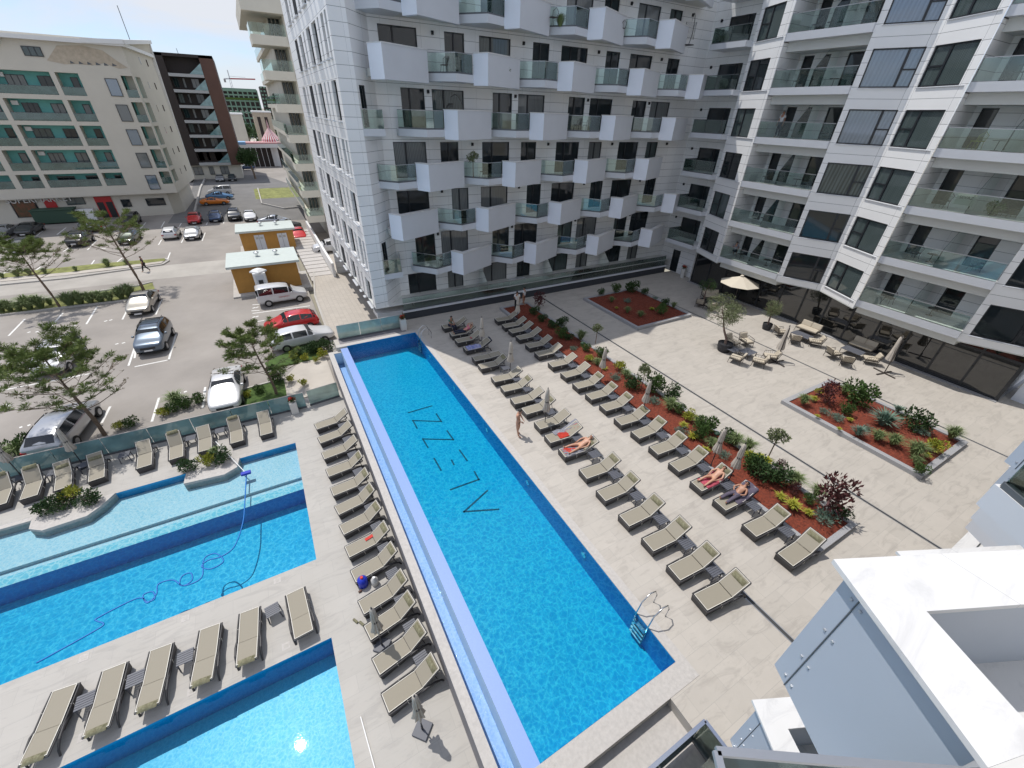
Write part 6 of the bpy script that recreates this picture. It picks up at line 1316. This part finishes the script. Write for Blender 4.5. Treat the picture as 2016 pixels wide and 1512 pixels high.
# ------------------------------------------------------------ courtyard furniture
mat('cushion', (.50, .44, .35), .85, noise=.06); mat('cushion_grey', (.40, .37, .31), .85, noise=.06); mat('chair_metal', (.06, .05, .045), .5); mat('rope', (.13, .12, .10), .8)
def rbox(b, x0, x1, y0, y1, z0, z1, m): b.box(x0, x1, y0, y1, z0, z1, m)
def lounge_chair_proto(w, nm, cat, ncush):
    t = thing(nm, nm, cat); h = w / 2
    for s in (-1, 1):
        for x in (.32, -.38): b = MB(); b.tube([(x * 1.15, s * (h + .02), 0), (x, s * h, .34)], .016, 'chair_metal', k=6); b.build('leg', t)
        b = MB(); b.tube([(.34, s * h, .34), (.30, s * (h + .03), .60), (-.36, s * (h + .03), .66), (-.42, s * h, .34)], .017, 'chair_metal', k=6)
        for i in range(5): b.tube([(.22 - i * .13, s * (h + .025), .61 + i * .01), (.2 - i * .13, s * h, .35)], .008, 'rope', k=4)
        b.build('armrest', t)
    b = MB(); b.box(-.42, .36, -h, h, .30, .34, 'chair_metal'); b.tube([(-.42, -h, .34), (-.56, -h, .80), (-.58, 0, .84), (-.56, h, .80), (-.42, h, .34)], .018, 'chair_metal', k=6)
    for i in range(int(w / .09)): y = -h + .05 + i * .09; b.tube([(-.42, y, .34), (-.565, y, .81)], .008, 'rope', k=4)
    b.build('frame', t)
    b = MB(); b.box(-.38, .36, -h + .03, h - .03, .345, .47, 'cushion'); b.build('seat_cushion', t, bevel=.04)
    for i in range(ncush):
        y0 = -h + .04 + (w - .08) * i / ncush; y1 = -h + .04 + (w - .08) * (i + 1) / ncush - .01; b = MB()
        b.add([(-.30, y0, .47), (-.30, y1, .47), (-.43, y1, .84), (-.43, y0, .84), (-.42, y0, .44), (-.42, y1, .44), (-.56, y1, .82), (-.56, y0, .82)], [(0, 1, 2, 3), (7, 6, 5, 4), (0, 3, 7, 4), (1, 5, 6, 2), (3, 2, 6, 7), (0, 4, 5, 1)], 'cushion'); b.build('back_cushion', t, bevel=.04)
    return t
LC = lounge_chair_proto(.66, 'lounge_chair', 'armchair', 1); SF = lounge_chair_proto(1.55, 'garden_sofa', 'sofa', 2); lu = set()
def seat(pr, px, py, face, lab, group=None):
    """face: world angle the sitter looks towards"""
    p = G(px, py)
    if pr.name not in lu:
        lu.add(pr.name); pr.location = p; pr.rotation_euler.z = face; pr['label'] = lab
        if group: pr['group'] = group
        return pr
    return dup(pr, p, face, lab, group)
def low_table(px, py, sx_, sy, lab, m='table_grey', h=.42, rz=0):
    t = thing('coffee_table', lab, 'table', G(px, py), rz); b = MB(); b.box(-sx_ / 2, sx_ / 2, -sy / 2, sy / 2, h - .03, h, m); b.build('tabletop', t, bevel=.006)
    for i in (-1, 1):
        for j in (-1, 1): b = MB(); b.bar((i * (sx_ / 2 - .04), j * (sy / 2 - .04), h - .03), (i * (sx_ / 2 - .04), j * (sy / 2 - .04), 0), .035, .035, 'chair_metal'); b.build('leg', t)
    return t
pi = math.pi
# near the big olive tree
low_table(1440, 697, .8, .8, 'dark tiled square table beside the big olive pot'); low_table(1469, 702, 1.0, .8, 'dark tiled square table among the five chairs by the olive')
for px, py, f, l_ in ((1441, 682, -pi / 2, 'far side, left'), (1467, 680, -pi / 2 - .25, 'far side, right'), (1446, 713, pi / 2 + .3, 'near side, left'), (1490, 719, pi / 2 + .5, 'near side, middle'), (1512, 710, pi * .75, 'right end by the closed parasol')):
    seat(LC, px, py, f, f'lounge chair of the group by the big olive tree, {l_}', 'lounge chairs by the big olive tree')
low_table(1575, 668, .9, 1.3, 'dark table in front of the far beige sofa')
seat(SF, 1587, 656, pi + .05, 'two-seat sofa of the far seating group near the shop windows')
for px, py, f, l_ in ((1535, 661, -.5, 'left end'), (1562, 675, .6, 'near side'), (1600, 680, pi * .72, 'right end')): seat(LC, px, py, f, f'lounge chair facing the far beige sofa, {l_}', 'lounge chairs at the far sofa')
low_table(1675, 699, .9, 1.3, 'dark table in front of the near beige sofa')
seat(SF, 1692, 690, pi + .05, 'two-seat sofa of the near seating group by the shop windows')
for px, py, f, l_ in ((1638, 704, -.4, 'left end'), (1661, 717, .6, 'near side'), (1708, 715, pi * .72, 'right end')): seat(LC, px, py, f, f'lounge chair facing the near beige sofa, {l_}', 'lounge chairs at the near sofa')
seat(SF, 1398, 590, -pi / 2 - .6, 'grey-looking sofa in the shade by the dark olive tree')
for px, py, f, l_ in ((1377, 603, .5, 'left'), (1395, 610, 1.3, 'right')): seat(LC, px, py, f, f'lounge chair in the shaded corner by the shop, {l_} one', 'lounge chairs in the shaded corner')
low_table(1403, 602, .8, .8, 'dark table in the shaded corner group')
# cantilever parasols, folded
def cantilever(px, py, rz, lab):
    t = thing('cantilever_parasol', lab, 'parasol', G(px, py), rz)
    b = MB(); b.bar((-.5, -.5, .03), (.5, .5, .03), .09, .06, 'chair_metal'); b.bar((-.5, .5, .03), (.5, -.5, .03), .09, .06, 'chair_metal'); b.build('base', t)
    b = MB(); b.tube([(0, 0, 0), (0, 0, 1.3), (.28, 0, 2.5)], .035, 'chair_metal'); b.build('mast', t)
    b = MB(); b.tube([(.28, 0, 2.5), (.5, 0, 2.62), (.62, 0, 2.45)], .025, 'chair_metal'); b.tube([(0, 0, .9), (.35, 0, 1.6), (.55, 0, 2.3)], .018, 'chair_metal'); b.build('arm', t)
    b = MB(); K_ = 24; prof = [(.04, 2.5), (.09, 2.35), (.10, 1.9), (.13, 1.5), (.20, .95), (.18, .85)]; vs = []; fs = []
    for i, (r, z) in enumerate(prof):
        for j in range(K_): a = 2 * pi * j / K_; rr = r * (1 + .28 * math.cos(8 * a) * min(1, i / 2)); vs.append((.62 - .05 * i + rr * math.cos(a), rr * math.sin(a), z))
    for i in range(len(prof) - 1):
        for j in range(K_): fs.append((i * K_ + j, i * K_ + (j + 1) % K_, (i + 1) * K_ + (j + 1) % K_, (i + 1) * K_ + j))
    b.add(vs, fs, 'parasol_fabric'); b.build('canopy', t, smooth=True)
cantilever(1527, 713, .6, 'folded cantilever parasol at the right end of the olive tree group')
cantilever(1740, 735, .6, 'folded cantilever parasol standing right of the near beige sofa')
t = thing('open_parasol', 'open cream hexagonal parasol above the shaded corner by the shop windows', 'parasol', G(1440, 606)); b = MB(); b.tube([(.5, .3, 0), (.5, .3, 2.7)], .03, 'chair_metal'); b.build('pole', t); b = MB(); b.bar((0, .3, .03), (1.0, .3, .03), .1, .06, 'chair_metal'); b.bar((.5, -.2, .03), (.5, .8, .03), .1, .06, 'chair_metal'); b.build('base', t)
b = MB(); vs = [(.5, .3, 2.75)] + [(.5 + 1.65 * math.cos(i * pi / 4 + .2), .3 + 1.65 * math.sin(i * pi / 4 + .2), 2.1) for i in range(8)]; b.add(vs, [(0, i + 1, (i + 1) % 8 + 1) for i in range(8)], 'parasol_light'); b.add([(x, y, z - .015) for x, y, z in vs], [(0, (i + 1) % 8 + 1, i + 1) for i in range(8)], 'parasol_light'); b.build('canopy', t); b = MB(); b.lathe([(.16, 2.74), (.14, 2.80), (.03, 2.86)], 'parasol_light', c=(.5, .3, 0), k=8); b.build('vent', t)
# ------------------------------------------------------------ people
mat('skin', (.50, .27, .18), .5); mat('skin_tan', (.38, .19, .12), .5); mat('hair_dark', (.02, .014, .01), .6); mat('hair_grey', (.25, .23, .21), .7); mat('cloth_black', (.012, .012, .014), .8); mat('cloth_white', (.68, .68, .68), .8); mat('cloth_pink', (.50, .14, .20), .8); mat('cloth_green', (.10, .20, .15), .8); mat('cloth_navy', (.02, .025, .05), .8); mat('cloth_peach', (.60, .30, .16), .7); mat('cloth_purple', (.10, .085, .12), .9, noise=.15, nscale=9); mat('towel_red', (.42, .035, .02), .95, noise=.2, nscale=8); mat('towel_grey', (.22, .22, .25), .95, noise=.2, nscale=8); mat('towel_pink', (.50, .10, .14), .95, col2=(.35, .05, .08), nscale=12); mat('towel_blue', (.02, .06, .35), .9, col2=(.45, .45, .55), nscale=5)
BASE = dict(pel=(0, 0, .95), wst=(0, 0, 1.10), cht=(0, 0, 1.32), nck=(0, 0, 1.50), hd=(0, .01, 1.62), top=(0, .0, 1.72), nose=(0, .115, 1.61),
            sL=(-.18, 0, 1.42), eL=(-.24, -.02, 1.15), wL=(-.25, .05, .90), sR=(.18, 0, 1.42), eR=(.24, -.02, 1.15), wR=(.25, .05, .90),
            hL=(-.10, 0, .92), kL=(-.11, .02, .50), aL=(-.12, 0, .09), fL=(-.13, .16, .03), hR=(.10, 0, .92), kR=(.11, .02, .50), aR=(.12, 0, .09), fR=(.13, .16, .03))
RAD = dict(pel=(.135, .10), wst=(.125, .09), cht=(.155, .105), nck=(.055, .055), hd=(.082, .098), top=(.06, .07), nose=(.014, .014), sL=(.062, .062), eL=(.042, .042), wL=(.028, .028), sR=(.062, .062), eR=(.042, .042), wR=(.028, .028), hL=(.10, .10), kL=(.062, .062), aL=(.04, .04), fL=(.04, .028), hR=(.10, .10), kR=(.062, .062), aR=(.04, .04), fR=(.04, .028))
EDG = [('pel', 'wst'), ('wst', 'cht'), ('cht', 'nck'), ('nck', 'hd'), ('hd', 'top'), ('hd', 'nose'), ('cht', 'sL'), ('sL', 'eL'), ('eL', 'wL'), ('cht', 'sR'), ('sR', 'eR'), ('eR', 'wR'), ('pel', 'hL'), ('hL', 'kL'), ('kL', 'aL'), ('aL', 'fL'), ('pel', 'hR'), ('hR', 'kR'), ('kR', 'aR'), ('aR', 'fR')]
def skinned(name, J, edges, grow, m, parent, hands=False, root='pel'):
    names = []; 
    for a, c in edges:
        for q in (a, c):
            if q not in names: names.append(q)
    vs = [Vector(J[q]) for q in names]; rd = [(RAD[q][0] + grow, RAD[q][1] + grow) for q in names]; es = [(names.index(a), names.index(c)) for a, c in edges]
    if hands:
        for w_, e_ in (('wL', 'eL'), ('wR', 'eR')):
            d = (Vector(J[w_]) - Vector(J[e_])).normalized(); s = d.cross(Vector((0, 1, 0)) if abs(d.y) < .8 else Vector((1, 0, 0))).normalized(); n_ = s.cross(d)
            pm = len(vs); vs.append(Vector(J[w_]) + d * .07); rd.append((.034, .018)); es.append((names.index(w_), pm))
            for k, (o_, L) in enumerate(((-.03, .065), (-.01, .078), (.01, .072), (.028, .055))):
                b0 = len(vs); vs.append(vs[pm] + d * .03 + s * o_); rd.append((.010, .010)); vs.append(vs[b0] + d * L * .55 + n_ * .006); rd.append((.009, .009)); vs.append(vs[b0 + 1] + d * L * .45 + n_ * .018); rd.append((.008, .008)); es += [(pm, b0), (b0, b0 + 1), (b0 + 1, b0 + 2)]
            b0 = len(vs); vs.append(Vector(J[w_]) + d * .045 - s * .035); rd.append((.011, .011)); vs.append(vs[b0] + d * .035 - s * .02 + n_ * .01); rd.append((.009, .009)); es += [(pm, b0), (b0, b0 + 1)]
    me = bpy.data.meshes.new(name); me.from_pydata([tuple(v) for v in vs], es, []); o = bpy.data.objects.new(name, me); COL.objects.link(o); o.parent = parent
    sk = o.modifiers.new('skin', 'SKIN'); sv = me.skin_vertices[0].data
    for i, r_ in enumerate(rd): sv[i].radius = r_; sv[i].use_root = (i == names.index(root) if root in names else i == 0)
    sk.use_smooth_shade = True; sb = o.modifiers.new('sub', 'SUBSURF'); sb.levels = 1; sb.render_levels = 1
    dg = bpy.context.evaluated_depsgraph_get(); me2 = bpy.data.meshes.new_from_object(o.evaluated_get(dg)); bpy.data.objects.remove(o); me2.materials.clear(); me2.materials.append(MATS[m])
    for p_ in me2.polygons: p_.use_smooth = True; p_.material_index = 0
    me2.name = name; o = bpy.data.objects.new(name, me2); COL.objects.link(o); o.parent = parent; return o
def person(p, rz, lab, pose=None, skin='skin', hair='hair_dark', clothes=(), scale=1.0, hat=None, long_hair=False):
    J = dict(BASE); J.update(pose or {}); t = thing('person', lab, 'person', p, rz); t.scale = (scale,) * 3
    skinned('body', J, EDG, 0, skin, t, hands=True)
    for nm, parts, grow, m in clothes:
        ed = {'shorts': [('pel', 'wst2'), ('pel', 'hL'), ('hL', 'tL'), ('pel', 'hR'), ('hR', 'tR')], 'trousers': [('pel', 'hL'), ('hL', 'kL'), ('kL', 'aL'), ('pel', 'hR'), ('hR', 'kR'), ('kR', 'aR')], 'top': [('wst', 'cht'), ('cht', 'sL'), ('cht', 'sR')],
              'shirt': [('pel', 'wst'), ('wst', 'cht'), ('cht', 'sL'), ('sL', 'eL2'), ('cht', 'sR'), ('sR', 'eR2')], 'bikini_top': [('cht', 'cht2')]}[parts]
        J2 = dict(J); lerp = lambda a, c, k: tuple(Vector(J[a]).lerp(Vector(J[c]), k))
        J2['wst2'] = lerp('pel', 'wst', .4); J2['tL'] = lerp('hL', 'kL', .38); J2['tR'] = lerp('hR', 'kR', .38); J2['eL2'] = lerp('sL', 'eL', .6); J2['eR2'] = lerp('sR', 'eR', .6); J2['cht2'] = lerp('cht', 'wst', .3)
        RAD.update(wst2=(.13, .098), tL=(.085, .085), tR=(.085, .085), eL2=(.055, .055), eR2=(.055, .055), cht2=(.14, .10)); skinned(nm, J2, ed, grow, m, t, root=ed[0][0])
    hd = Vector(J['hd']); tp_ = Vector(J['top']); ax = (tp_ - Vector(J['nck'])).normalized(); fr_ = (Vector(J['nose']) - hd).normalized()
    b = MB(); vs = []; N1, N2 = 8, 14; q = ax.to_track_quat('Z', 'Y')
    side = ax.cross(fr_).normalized(); f2 = side.cross(ax)
    for i in range(N1):
        th = (i + .3) / N1 * 1.75
        for j in range(N2):
            ph = 2 * pi * j / N2; cut = 1.0 if math.cos(ph) < .55 else .62; a = th * cut; vs.append(hd + ax * (.115 * math.cos(a) + .012) + (f2 * math.cos(ph) * .108 + side * math.sin(ph) * .098) * math.sin(a))
    b.add(vs, [(i * N2 + j, i * N2 + (j + 1) % N2, (i + 1) * N2 + (j + 1) % N2, (i + 1) * N2 + j) for i in range(N1 - 1) for j in range(N2)] + [tuple(range(N2))[::-1]], hat or hair); b.build('hat' if hat else 'hair', t, smooth=True)
    for s in (-1, 1):
        b = MB(); c = hd + f2 * .088 + side * s * .032; b.tube([c, c + f2 * .008], .010, 'hair_dark', k=6); b.build('eye', t)
        b = MB(); c = hd + side * s * .088; b.tube([c - ax * .025, c + ax * .025], .014, skin, k=6); b.build('ear', t)
    b = MB(); c = hd + f2 * .092 - ax * .05; b.tube([c - side * .022, c + side * .022], .006, 'cloth_pink', k=5); b.build('mouth', t)
    return t
person(G(1019, 857), -2.5, 'bare-chested man in black swim trunks standing at the poolside edge, head bowed', {'hd': (0, .07, 1.60), 'top': (0, .09, 1.71), 'nose': (0, .17, 1.56), 'nck': (0, .02, 1.49), 'eL': (-.22, .03, 1.17), 'wL': (-.12, .20, 1.06), 'eR': (.22, .03, 1.17), 'wR': (.12, .20, 1.04), 'aL': (-.15, -.08, .09), 'fL': (-.16, .08, .03), 'aR': (.12, .10, .09), 'fR': (.13, .26, .03)},
       'skin', 'hair_dark', (('swim_trunks', 'shorts', .012, 'cloth_black'),))
def lying(x0, z0, ang, spread=.0, knees=0., arms='side', turn=0):
    """pose on a lounger: feet at small x; local +y of the body maps up"""
    ca, sa = math.cos(ang), math.sin(ang); H_ = Vector((x0, 0, z0 + .10)); J = {}
    T = lambda u, s, h=0: (H_.x + ca * u - sa * h, s, H_.z + sa * u + ca * h)
    J['pel'] = tuple(H_); J['wst'] = T(.16, 0); J['cht'] = T(.38, 0); J['nck'] = T(.56, 0); J['hd'] = T(.68, 0, .02); J['top'] = T(.79, 0, .01); J['nose'] = T(.67, 0, .135)
    for n_, s in (('L', 1), ('R', -1)):
        J['s' + n_] = T(.48, s * .18)
        if arms == 'up': J['e' + n_] = T(.62, s * .36, .06); J['w' + n_] = T(.80, s * .16, .08)
        else: J['e' + n_] = T(.22, s * .30, .02); J['w' + n_] = T(-.02, s * (.24 if arms == 'side' else .08), .10)
        J['h' + n_] = (x0 - .02, s * .10, z0 + .10); k = knees if s > 0 else knees * .4
        J['k' + n_] = (x0 - .42, s * (.13 + spread), z0 + .08 + k); J['a' + n_] = (x0 - .82, s * (.15 + spread * 1.6), z0 + .06); J['f' + n_] = (x0 - .88, s * (.17 + spread * 1.6), z0 + .17)
    return J
def on(i_list, y, zbase=.0): return (0, 0, 0)
person((9.6, 11.52, .30), -.06, 'woman in a peach bikini and white sun hat lying on the thirteenth poolside lounger', lying(1.12, .08, .48, .05, .05), 'skin', 'hair_grey', (('bikini_bottom', 'shorts', .006, 'cloth_peach'), ('bikini_top', 'bikini_top', .008, 'cloth_peach')), .98, hat='cloth_white')
person((13.72, 6.97, .30), -.05, 'sunbather in an orange bikini on the pink towel beside the long planter', lying(1.10, .08, .55, .02, .12, 'side'), 'skin', 'hair_dark', (('bikini_bottom', 'shorts', .006, 'cloth_peach'), ('bikini_top', 'bikini_top', .008, 'cloth_peach')), .95)
person((13.72, 5.85, .30), -.05, 'person wrapped in a purple-grey towel on the lounger next to the pink towel', lying(1.15, .08, .62, .0, .10, 'front'), 'skin_tan', 'hair_dark', (('wrap', 'trousers', .03, 'cloth_purple'),), .95)
person((9.6, 25.68, .30), -.06, 'person in pink top and dark trousers lying in the shade by the pool', lying(1.10, .08, .52, .0, .06, 'up'), 'skin', 'hair_dark', (('shirt', 'shirt', .014, 'cloth_pink'), ('trousers', 'trousers', .014, 'cloth_navy')), .95)
sit = {'pel': (0, 0, .50), 'wst': (0, .02, .66), 'cht': (0, .05, .88), 'nck': (0, .08, 1.05), 'hd': (0, .12, 1.17), 'top': (0, .13, 1.27), 'nose': (0, .235, 1.15), 'sL': (-.18, .04, .98), 'eL': (-.24, .12, .74), 'wL': (-.12, .30, .66), 'sR': (.18, .04, .98), 'eR': (.24, .12, .74), 'wR': (.12, .30, .66),
       'hL': (-.10, .02, .50), 'kL': (-.12, .44, .50), 'aL': (-.12, .48, .10), 'fL': (-.12, .64, .04), 'hR': (.10, .02, .50), 'kR': (.12, .44, .50), 'aR': (.12, .48, .10), 'fR': (.12, .64, .04)}
person((10.15, 27.0, .0), -2.6, 'person in a dark green top sitting on the farthest poolside lounger', sit, 'skin_tan', 'hair_dark', (('shirt', 'shirt', .016, 'cloth_green'), ('trousers', 'trousers', .014, 'cloth_navy')), .95)
person(G(1017, 612), -.4, 'waiter in white shirt and black trousers by the glass balustrade, left one', {'wL': (-.15, .28, 1.02)}, 'skin_tan', 'hair_dark', (('shirt', 'shirt', .018, 'cloth_white'), ('trousers', 'trousers', .018, 'cloth_black')))
person(G(1031, 603), .6, 'waiter in white shirt and black shorts by the glass balustrade, right one', {'aL': (-.12, -.2, .1), 'fL': (-.12, -.05, .04), 'aR': (.12, .22, .1), 'fR': (.12, .38, .04)}, 'skin_tan', 'hair_dark', (('shirt', 'shirt', .018, 'cloth_white'), ('shorts', 'shorts', .02, 'cloth_black')))
person(G(289, 535, LD), 1.5, 'pedestrian in dark clothes striding along the parking verge', {'kL': (-.11, .18, .52), 'aL': (-.11, .28, .10), 'fL': (-.11, .44, .05), 'kR': (.11, -.05, .5), 'aR': (.11, -.34, .14), 'fR': (.11, -.22, .04)}, 'skin_tan', 'hair_dark', (('shirt', 'shirt', .02, 'cloth_navy'), ('trousers', 'trousers', .02, 'cloth_black')))
person((36.3, 22.6, FB[3]), 1.4, 'grey-haired person in a white shirt standing on a middle balcony over the courtyard', {}, 'skin_tan', 'hair_grey', (('shirt', 'shirt', .02, 'cloth_white'), ('trousers', 'trousers', .018, 'cloth_navy')))
person((36.1, 22.9, FB[0]), -1.2, 'person in a patterned grey shirt sitting on the lowest balcony over the courtyard', sit, 'skin_tan', 'hair_dark', (('shirt', 'shirt', .02, 'towel_grey'), ('shorts', 'shorts', .02, 'cloth_navy')))
# towels over loungers (follow seat, then back)
def towel(x0, y, z, rz, ang, u0, u1, w, m, lab, name='towel'):
    """u along the lounger from the foot"""
    b = MB(); n1, n2 = 22, 10; g = []; r = random.Random(int(y * 10))
    for i in range(n1 + 1):
        u = u0 + (u1 - u0) * i / n1
        for j in range(n2 + 1):
            s = (j / n2 - .5) * w; k = .018 * math.sin(u * 14 + j) + r.uniform(-.006, .006)
            if u < 1.16: x, zz = u, .40
            else: x, zz = 1.16 + (u - 1.16) * math.cos(ang), .41 + (u - 1.16) * math.sin(ang)
            dr = max(0, abs(s) - .31); zz -= dr * 1.6; s2 = math.copysign(min(abs(s), .31 + dr * .3), s); g.append((x, s2, zz + k + .012))
    b.add(g, [(i * (n2 + 1) + j, (i + 1) * (n2 + 1) + j, (i + 1) * (n2 + 1) + j + 1, i * (n2 + 1) + j + 1) for i in range(n1) for j in range(n2)], m)
    o = b.build(name, None, (x0, y, z), rz, smooth=True); tag(o, lab, 'towel'); md = o.modifiers.new('thick', 'SOLIDIFY'); md.thickness = .01; return o
towel(9.6, 12.62, 0, -.06, .55, .55, 1.85, .42, 'towel_red', 'red towel on the twelfth poolside lounger'); towel(9.6, 12.92, 0, -.06, .55, .45, 1.95, .34, 'towel_grey', 'crumpled grey towel beside the red one on the twelfth poolside lounger')
towel(9.6, 11.5, 0, -.06, .48, .1, 1.1, .80, 'towel_grey', 'grey towel under the woman in the bikini'); towel(9.6, 11.52, .004, -.06, .48, .12, .8, .36, 'towel_red', 'red towel under the legs of the woman in the bikini')
towel(13.72, 6.95, 0, -.05, .62, .35, 1.35, .74, 'towel_pink', 'pink patterned towel under the sunbather by the long planter'); towel(13.72, 5.75, .0, -.05, .55, .75, 1.97, .80, 'cloth_purple', 'purple-grey towel spread over the lounger below the pink one')
towel(9.73, 23.2, 0, -.06, .55, .05, 1.15, .7, 'towel_blue', 'blue and white patterned towel on the fourth poolside lounger'); towel(9.73, 23.2, .0, -.06, .55, 1.25, 1.96, .74, 'cloth_navy', 'dark blue towel hung over the back of the fourth poolside lounger')
towel(9.8, 24.51, .01, -.06, .55, .85, 1.05, .22, 'towel_pink', 'small folded pink cloth on the third poolside lounger')
# ------------------------------------------------------------ things on the balconies
mat('swing_wicker', (.05, .05, .05), .7); mat('lime', (.22, .24, .03), .6); mat('chair_white', (.6, .6, .58), .6)
def bal_chair(m, seed=0):
    t = thing('balcony_chair', 'chair', 'chair')
    b = MB(); b.box(-.22, .22, -.22, .22, .40, .44, m); b.build('seat', t)
    b = MB(); b.tube([(-.2, -.2, .44), (-.28, -.22, .7), (-.3, 0, .88), (-.28, .22, .7), (-.2, .2, .44)], .018, m, k=6)
    for i in range(5): b.tube([(-.21, -.14 + i * .07, .44), (-.29, -.14 + i * .07, .80)], .008, m, k=4)
    b.build('backrest', t)
    for i in (-1, 1):
        for j in (-1, 1): b = MB(); b.tube([(i * .18, j * .18, .42), (i * .23, j * .23, 0)], .013, m, k=5); b.build('leg', t)
    return t
BC = {}
def put_chair(m, p, rz, lab):
    if m not in BC: t = bal_chair(m); t.location = p; t.rotation_euler.z = rz; t['label'] = lab; BC[m] = t; t['group'] = 'balcony chairs'; return
    dup(BC[m], p, rz, lab, 'balcony chairs')
def bal_table(p, lab, h=.5, r_=.28, m='chair_metal'):
    t = thing('balcony_table', lab, 'table', p); b = MB(); b.lathe([(r_, h - .025), (r_, h)], m, k=20); b.build('tabletop', t); b = MB(); b.tube([(0, 0, 0), (0, 0, h)], .02, m); b.lathe([(.18, 0), (.18, .02)], m, k=14); b.build('stand', t)
nm = ['first', 'second', 'third', 'fourth', 'fifth', 'sixth', 'seventh']
mc = ['chair_metal', 'chair_white', 'chair_metal', 'chair_metal', 'chair_metal', 'table_grey', 'chair_metal']
for fi, F in enumerate(FB[:6]):
    for bi, (ya, yb_) in enumerate(bays):
        side = 'left' if bi == 0 else 'right'
        m = mc[fi] if bi == 0 else ['chair_metal', 'table_grey', 'chair_metal', 'lime', 'chair_metal', 'chair_metal'][fi]
        put_chair(m, (36.0, ya - 1.3, F), 2.9, f'{"green" if m == "lime" else "white" if m == "chair_white" else "dark"} chair near the left end of the {nm[fi]} {side} courtyard balcony from below')
        if (fi + bi) % 3 != 1: put_chair(m, (36.5, ya - 4.2, F), -2.4, f'{"green" if m == "lime" else "white" if m == "chair_white" else "dark"} chair in the right half of the {nm[fi]} {side} courtyard balcony from below')
        bal_table((36.3, ya - 2.1 if fi % 2 else ya - 3.6, F), f'small round table on the {nm[fi]} {side} courtyard balcony from below')
for fi, side, dy, txt in ((4, 'right', 4.3, None), (3, 'right', 2.3, None)):
    pass
b = MB(); b.box(-.01, .01, -.42, .42, 0, .62, 'chair_white'); o = b.build('hanging_towel', None, (35.06, 9.5, FB[2] + .42)); tag(o, 'pale towel with dark lettering hung on the third right courtyard balcony rail', 'towel')
tt = text('SEVAZ', .22, (-.02, 0, .38), (pi / 2, 0, -pi / 2), 'black', None, 'lettering', .002); tt.parent = o; tt.location = (-.02, 0, .38)
dr_ = thing('drying_rack', 'white laundry rack on the fourth right courtyard balcony', 'drying rack', (35.9, 8.0, FB[3])); b = MB()
for z in (.0, 1.0): b.tube([(-.3, -.4, z), (.3, -.4, z), (.3, .4, z), (-.3, .4, z), (-.3, -.4, z)], .012, 'white_paint', k=5)
for a, c in ((-.3, -.4), (.3, -.4), (.3, .4), (-.3, .4)): b.tube([(a, c, 0), (a, c, 1)], .012, 'white_paint', k=5)
b.build('frame', dr_); b = MB(); b.box(-.32, -.30, -.35, .35, .45, 1.02, 'white_and_shaded_panel'); b.build('cloth', dr_)
# on the zigzag balconies
def swing(p, rz, lab):
    t = thing('hanging_chair', lab, 'hanging chair', p, rz); b = MB(); b.tube(cr_spline([Vector(v) for v in ((-.1, 0, .03), (-.55, 0, .6), (-.5, 0, 1.4), (-.1, 0, 1.95), (.3, 0, 1.85))]), .025, 'swing_wicker', k=6); b.lathe([(.45, 0), (.45, .03), (.4, .03)], 'swing_wicker', k=20); b.build('stand', t)
    b = MB()
    for i in range(14):
        a = i / 14 * pi * 1.0 - pi / 2; b.tube([Vector((.3 + .42 * math.cos(q) * math.cos(a * .9), .42 * math.sin(a), .95 + .55 * math.sin(q))) for q in (-1.4, -.8, 0, .7, 1.4)], .010, 'swing_wicker', k=4)
    b.tube([(.3, 0, 1.5), (.3, 0, 1.85)], .008, 'swing_wicker', k=4); b.build('basket', t)
swing((12.9, 30.9, FA[4]), 2.4, 'black egg-shaped hanging chair on the fourth-floor balcony nearest the corner')
swing((25.2, 30.9, FA[1]), 1.0, 'black egg-shaped hanging chair on a first-floor balcony in the middle')
swing((33.6, 30.9, FA[6]), 1.0, 'black arched hanging chair on a high balcony at the inner corner')
for p, l_ in (((12.2, 30.7, FA[5]), 'left one of the wicker pair on the fifth-floor balcony'), ((13.1, 30.7, FA[5]), 'right one of the wicker pair on the fifth-floor balcony'), ((14.9, 30.8, FA[3]), 'beside the tall plant on the third-floor balcony'), ((23.1, 30.8, FA[4]), 'left one on the fourth-floor middle balcony'), ((24.0, 30.8, FA[4]), 'right one on the fourth-floor middle balcony'), ((11.2, 30.8, FA[1]), 'on the first-floor balcony nearest the corner'), ((20.2, 30.8, FA[6]), 'on a sixth-floor balcony in the middle'), ((26.4, 31.0, FA[6]), 'on a sixth-floor balcony right of the middle')):
    put_chair('chair_metal', p, 1.6, f'dark chair {l_}')
bal_table((12.6, 30.9, FA[5]), 'small dark table between the wicker pair of chairs')
plant('standard_tree', (14.1, 30.9, FA[3]), 1.15, 'tall potted leafy plant on a third-floor zigzag balcony', 'potted plant'); plant('grass_tuft', (20.8, 30.8, FA[6]), 1.2, 'upright green plant on a sixth-floor zigzag balcony', 'potted plant'); plant('shrub', (36.1, 29.6, FB[5]), .9, 'yellow-flowering plant on a high corner balcony', 'potted plant')
plant('shrub', (36.0, 8.4, FB[2]), 1.0, 'leafy plant on the third right courtyard balcony', 'potted plant'); plant('shrub', (16.5, 30.8, FA[5]), .9, 'bushy plant on a fifth-floor zigzag balcony', 'potted plant')
for x, i in ((10.6, 'left'), (18.2, 'middle'), (24.9, 'right')):
    ac = thing('air_conditioner', f'white air conditioner with two fans on the ground-floor terrace, {i}', 'air conditioner', (x + .8 if i != 'left' else x + 7.6, 31.8, .75)); b = MB(); b.box(-.45, .45, -.16, .16, 0, .65, 'white_and_shaded_panel'); b.build('body', ac)
    b = MB(); b.tube([(-.12, -.18, .33), (-.12, -.161, .33)], .24, 'frame_mid', k=16); b.build('fan', ac)
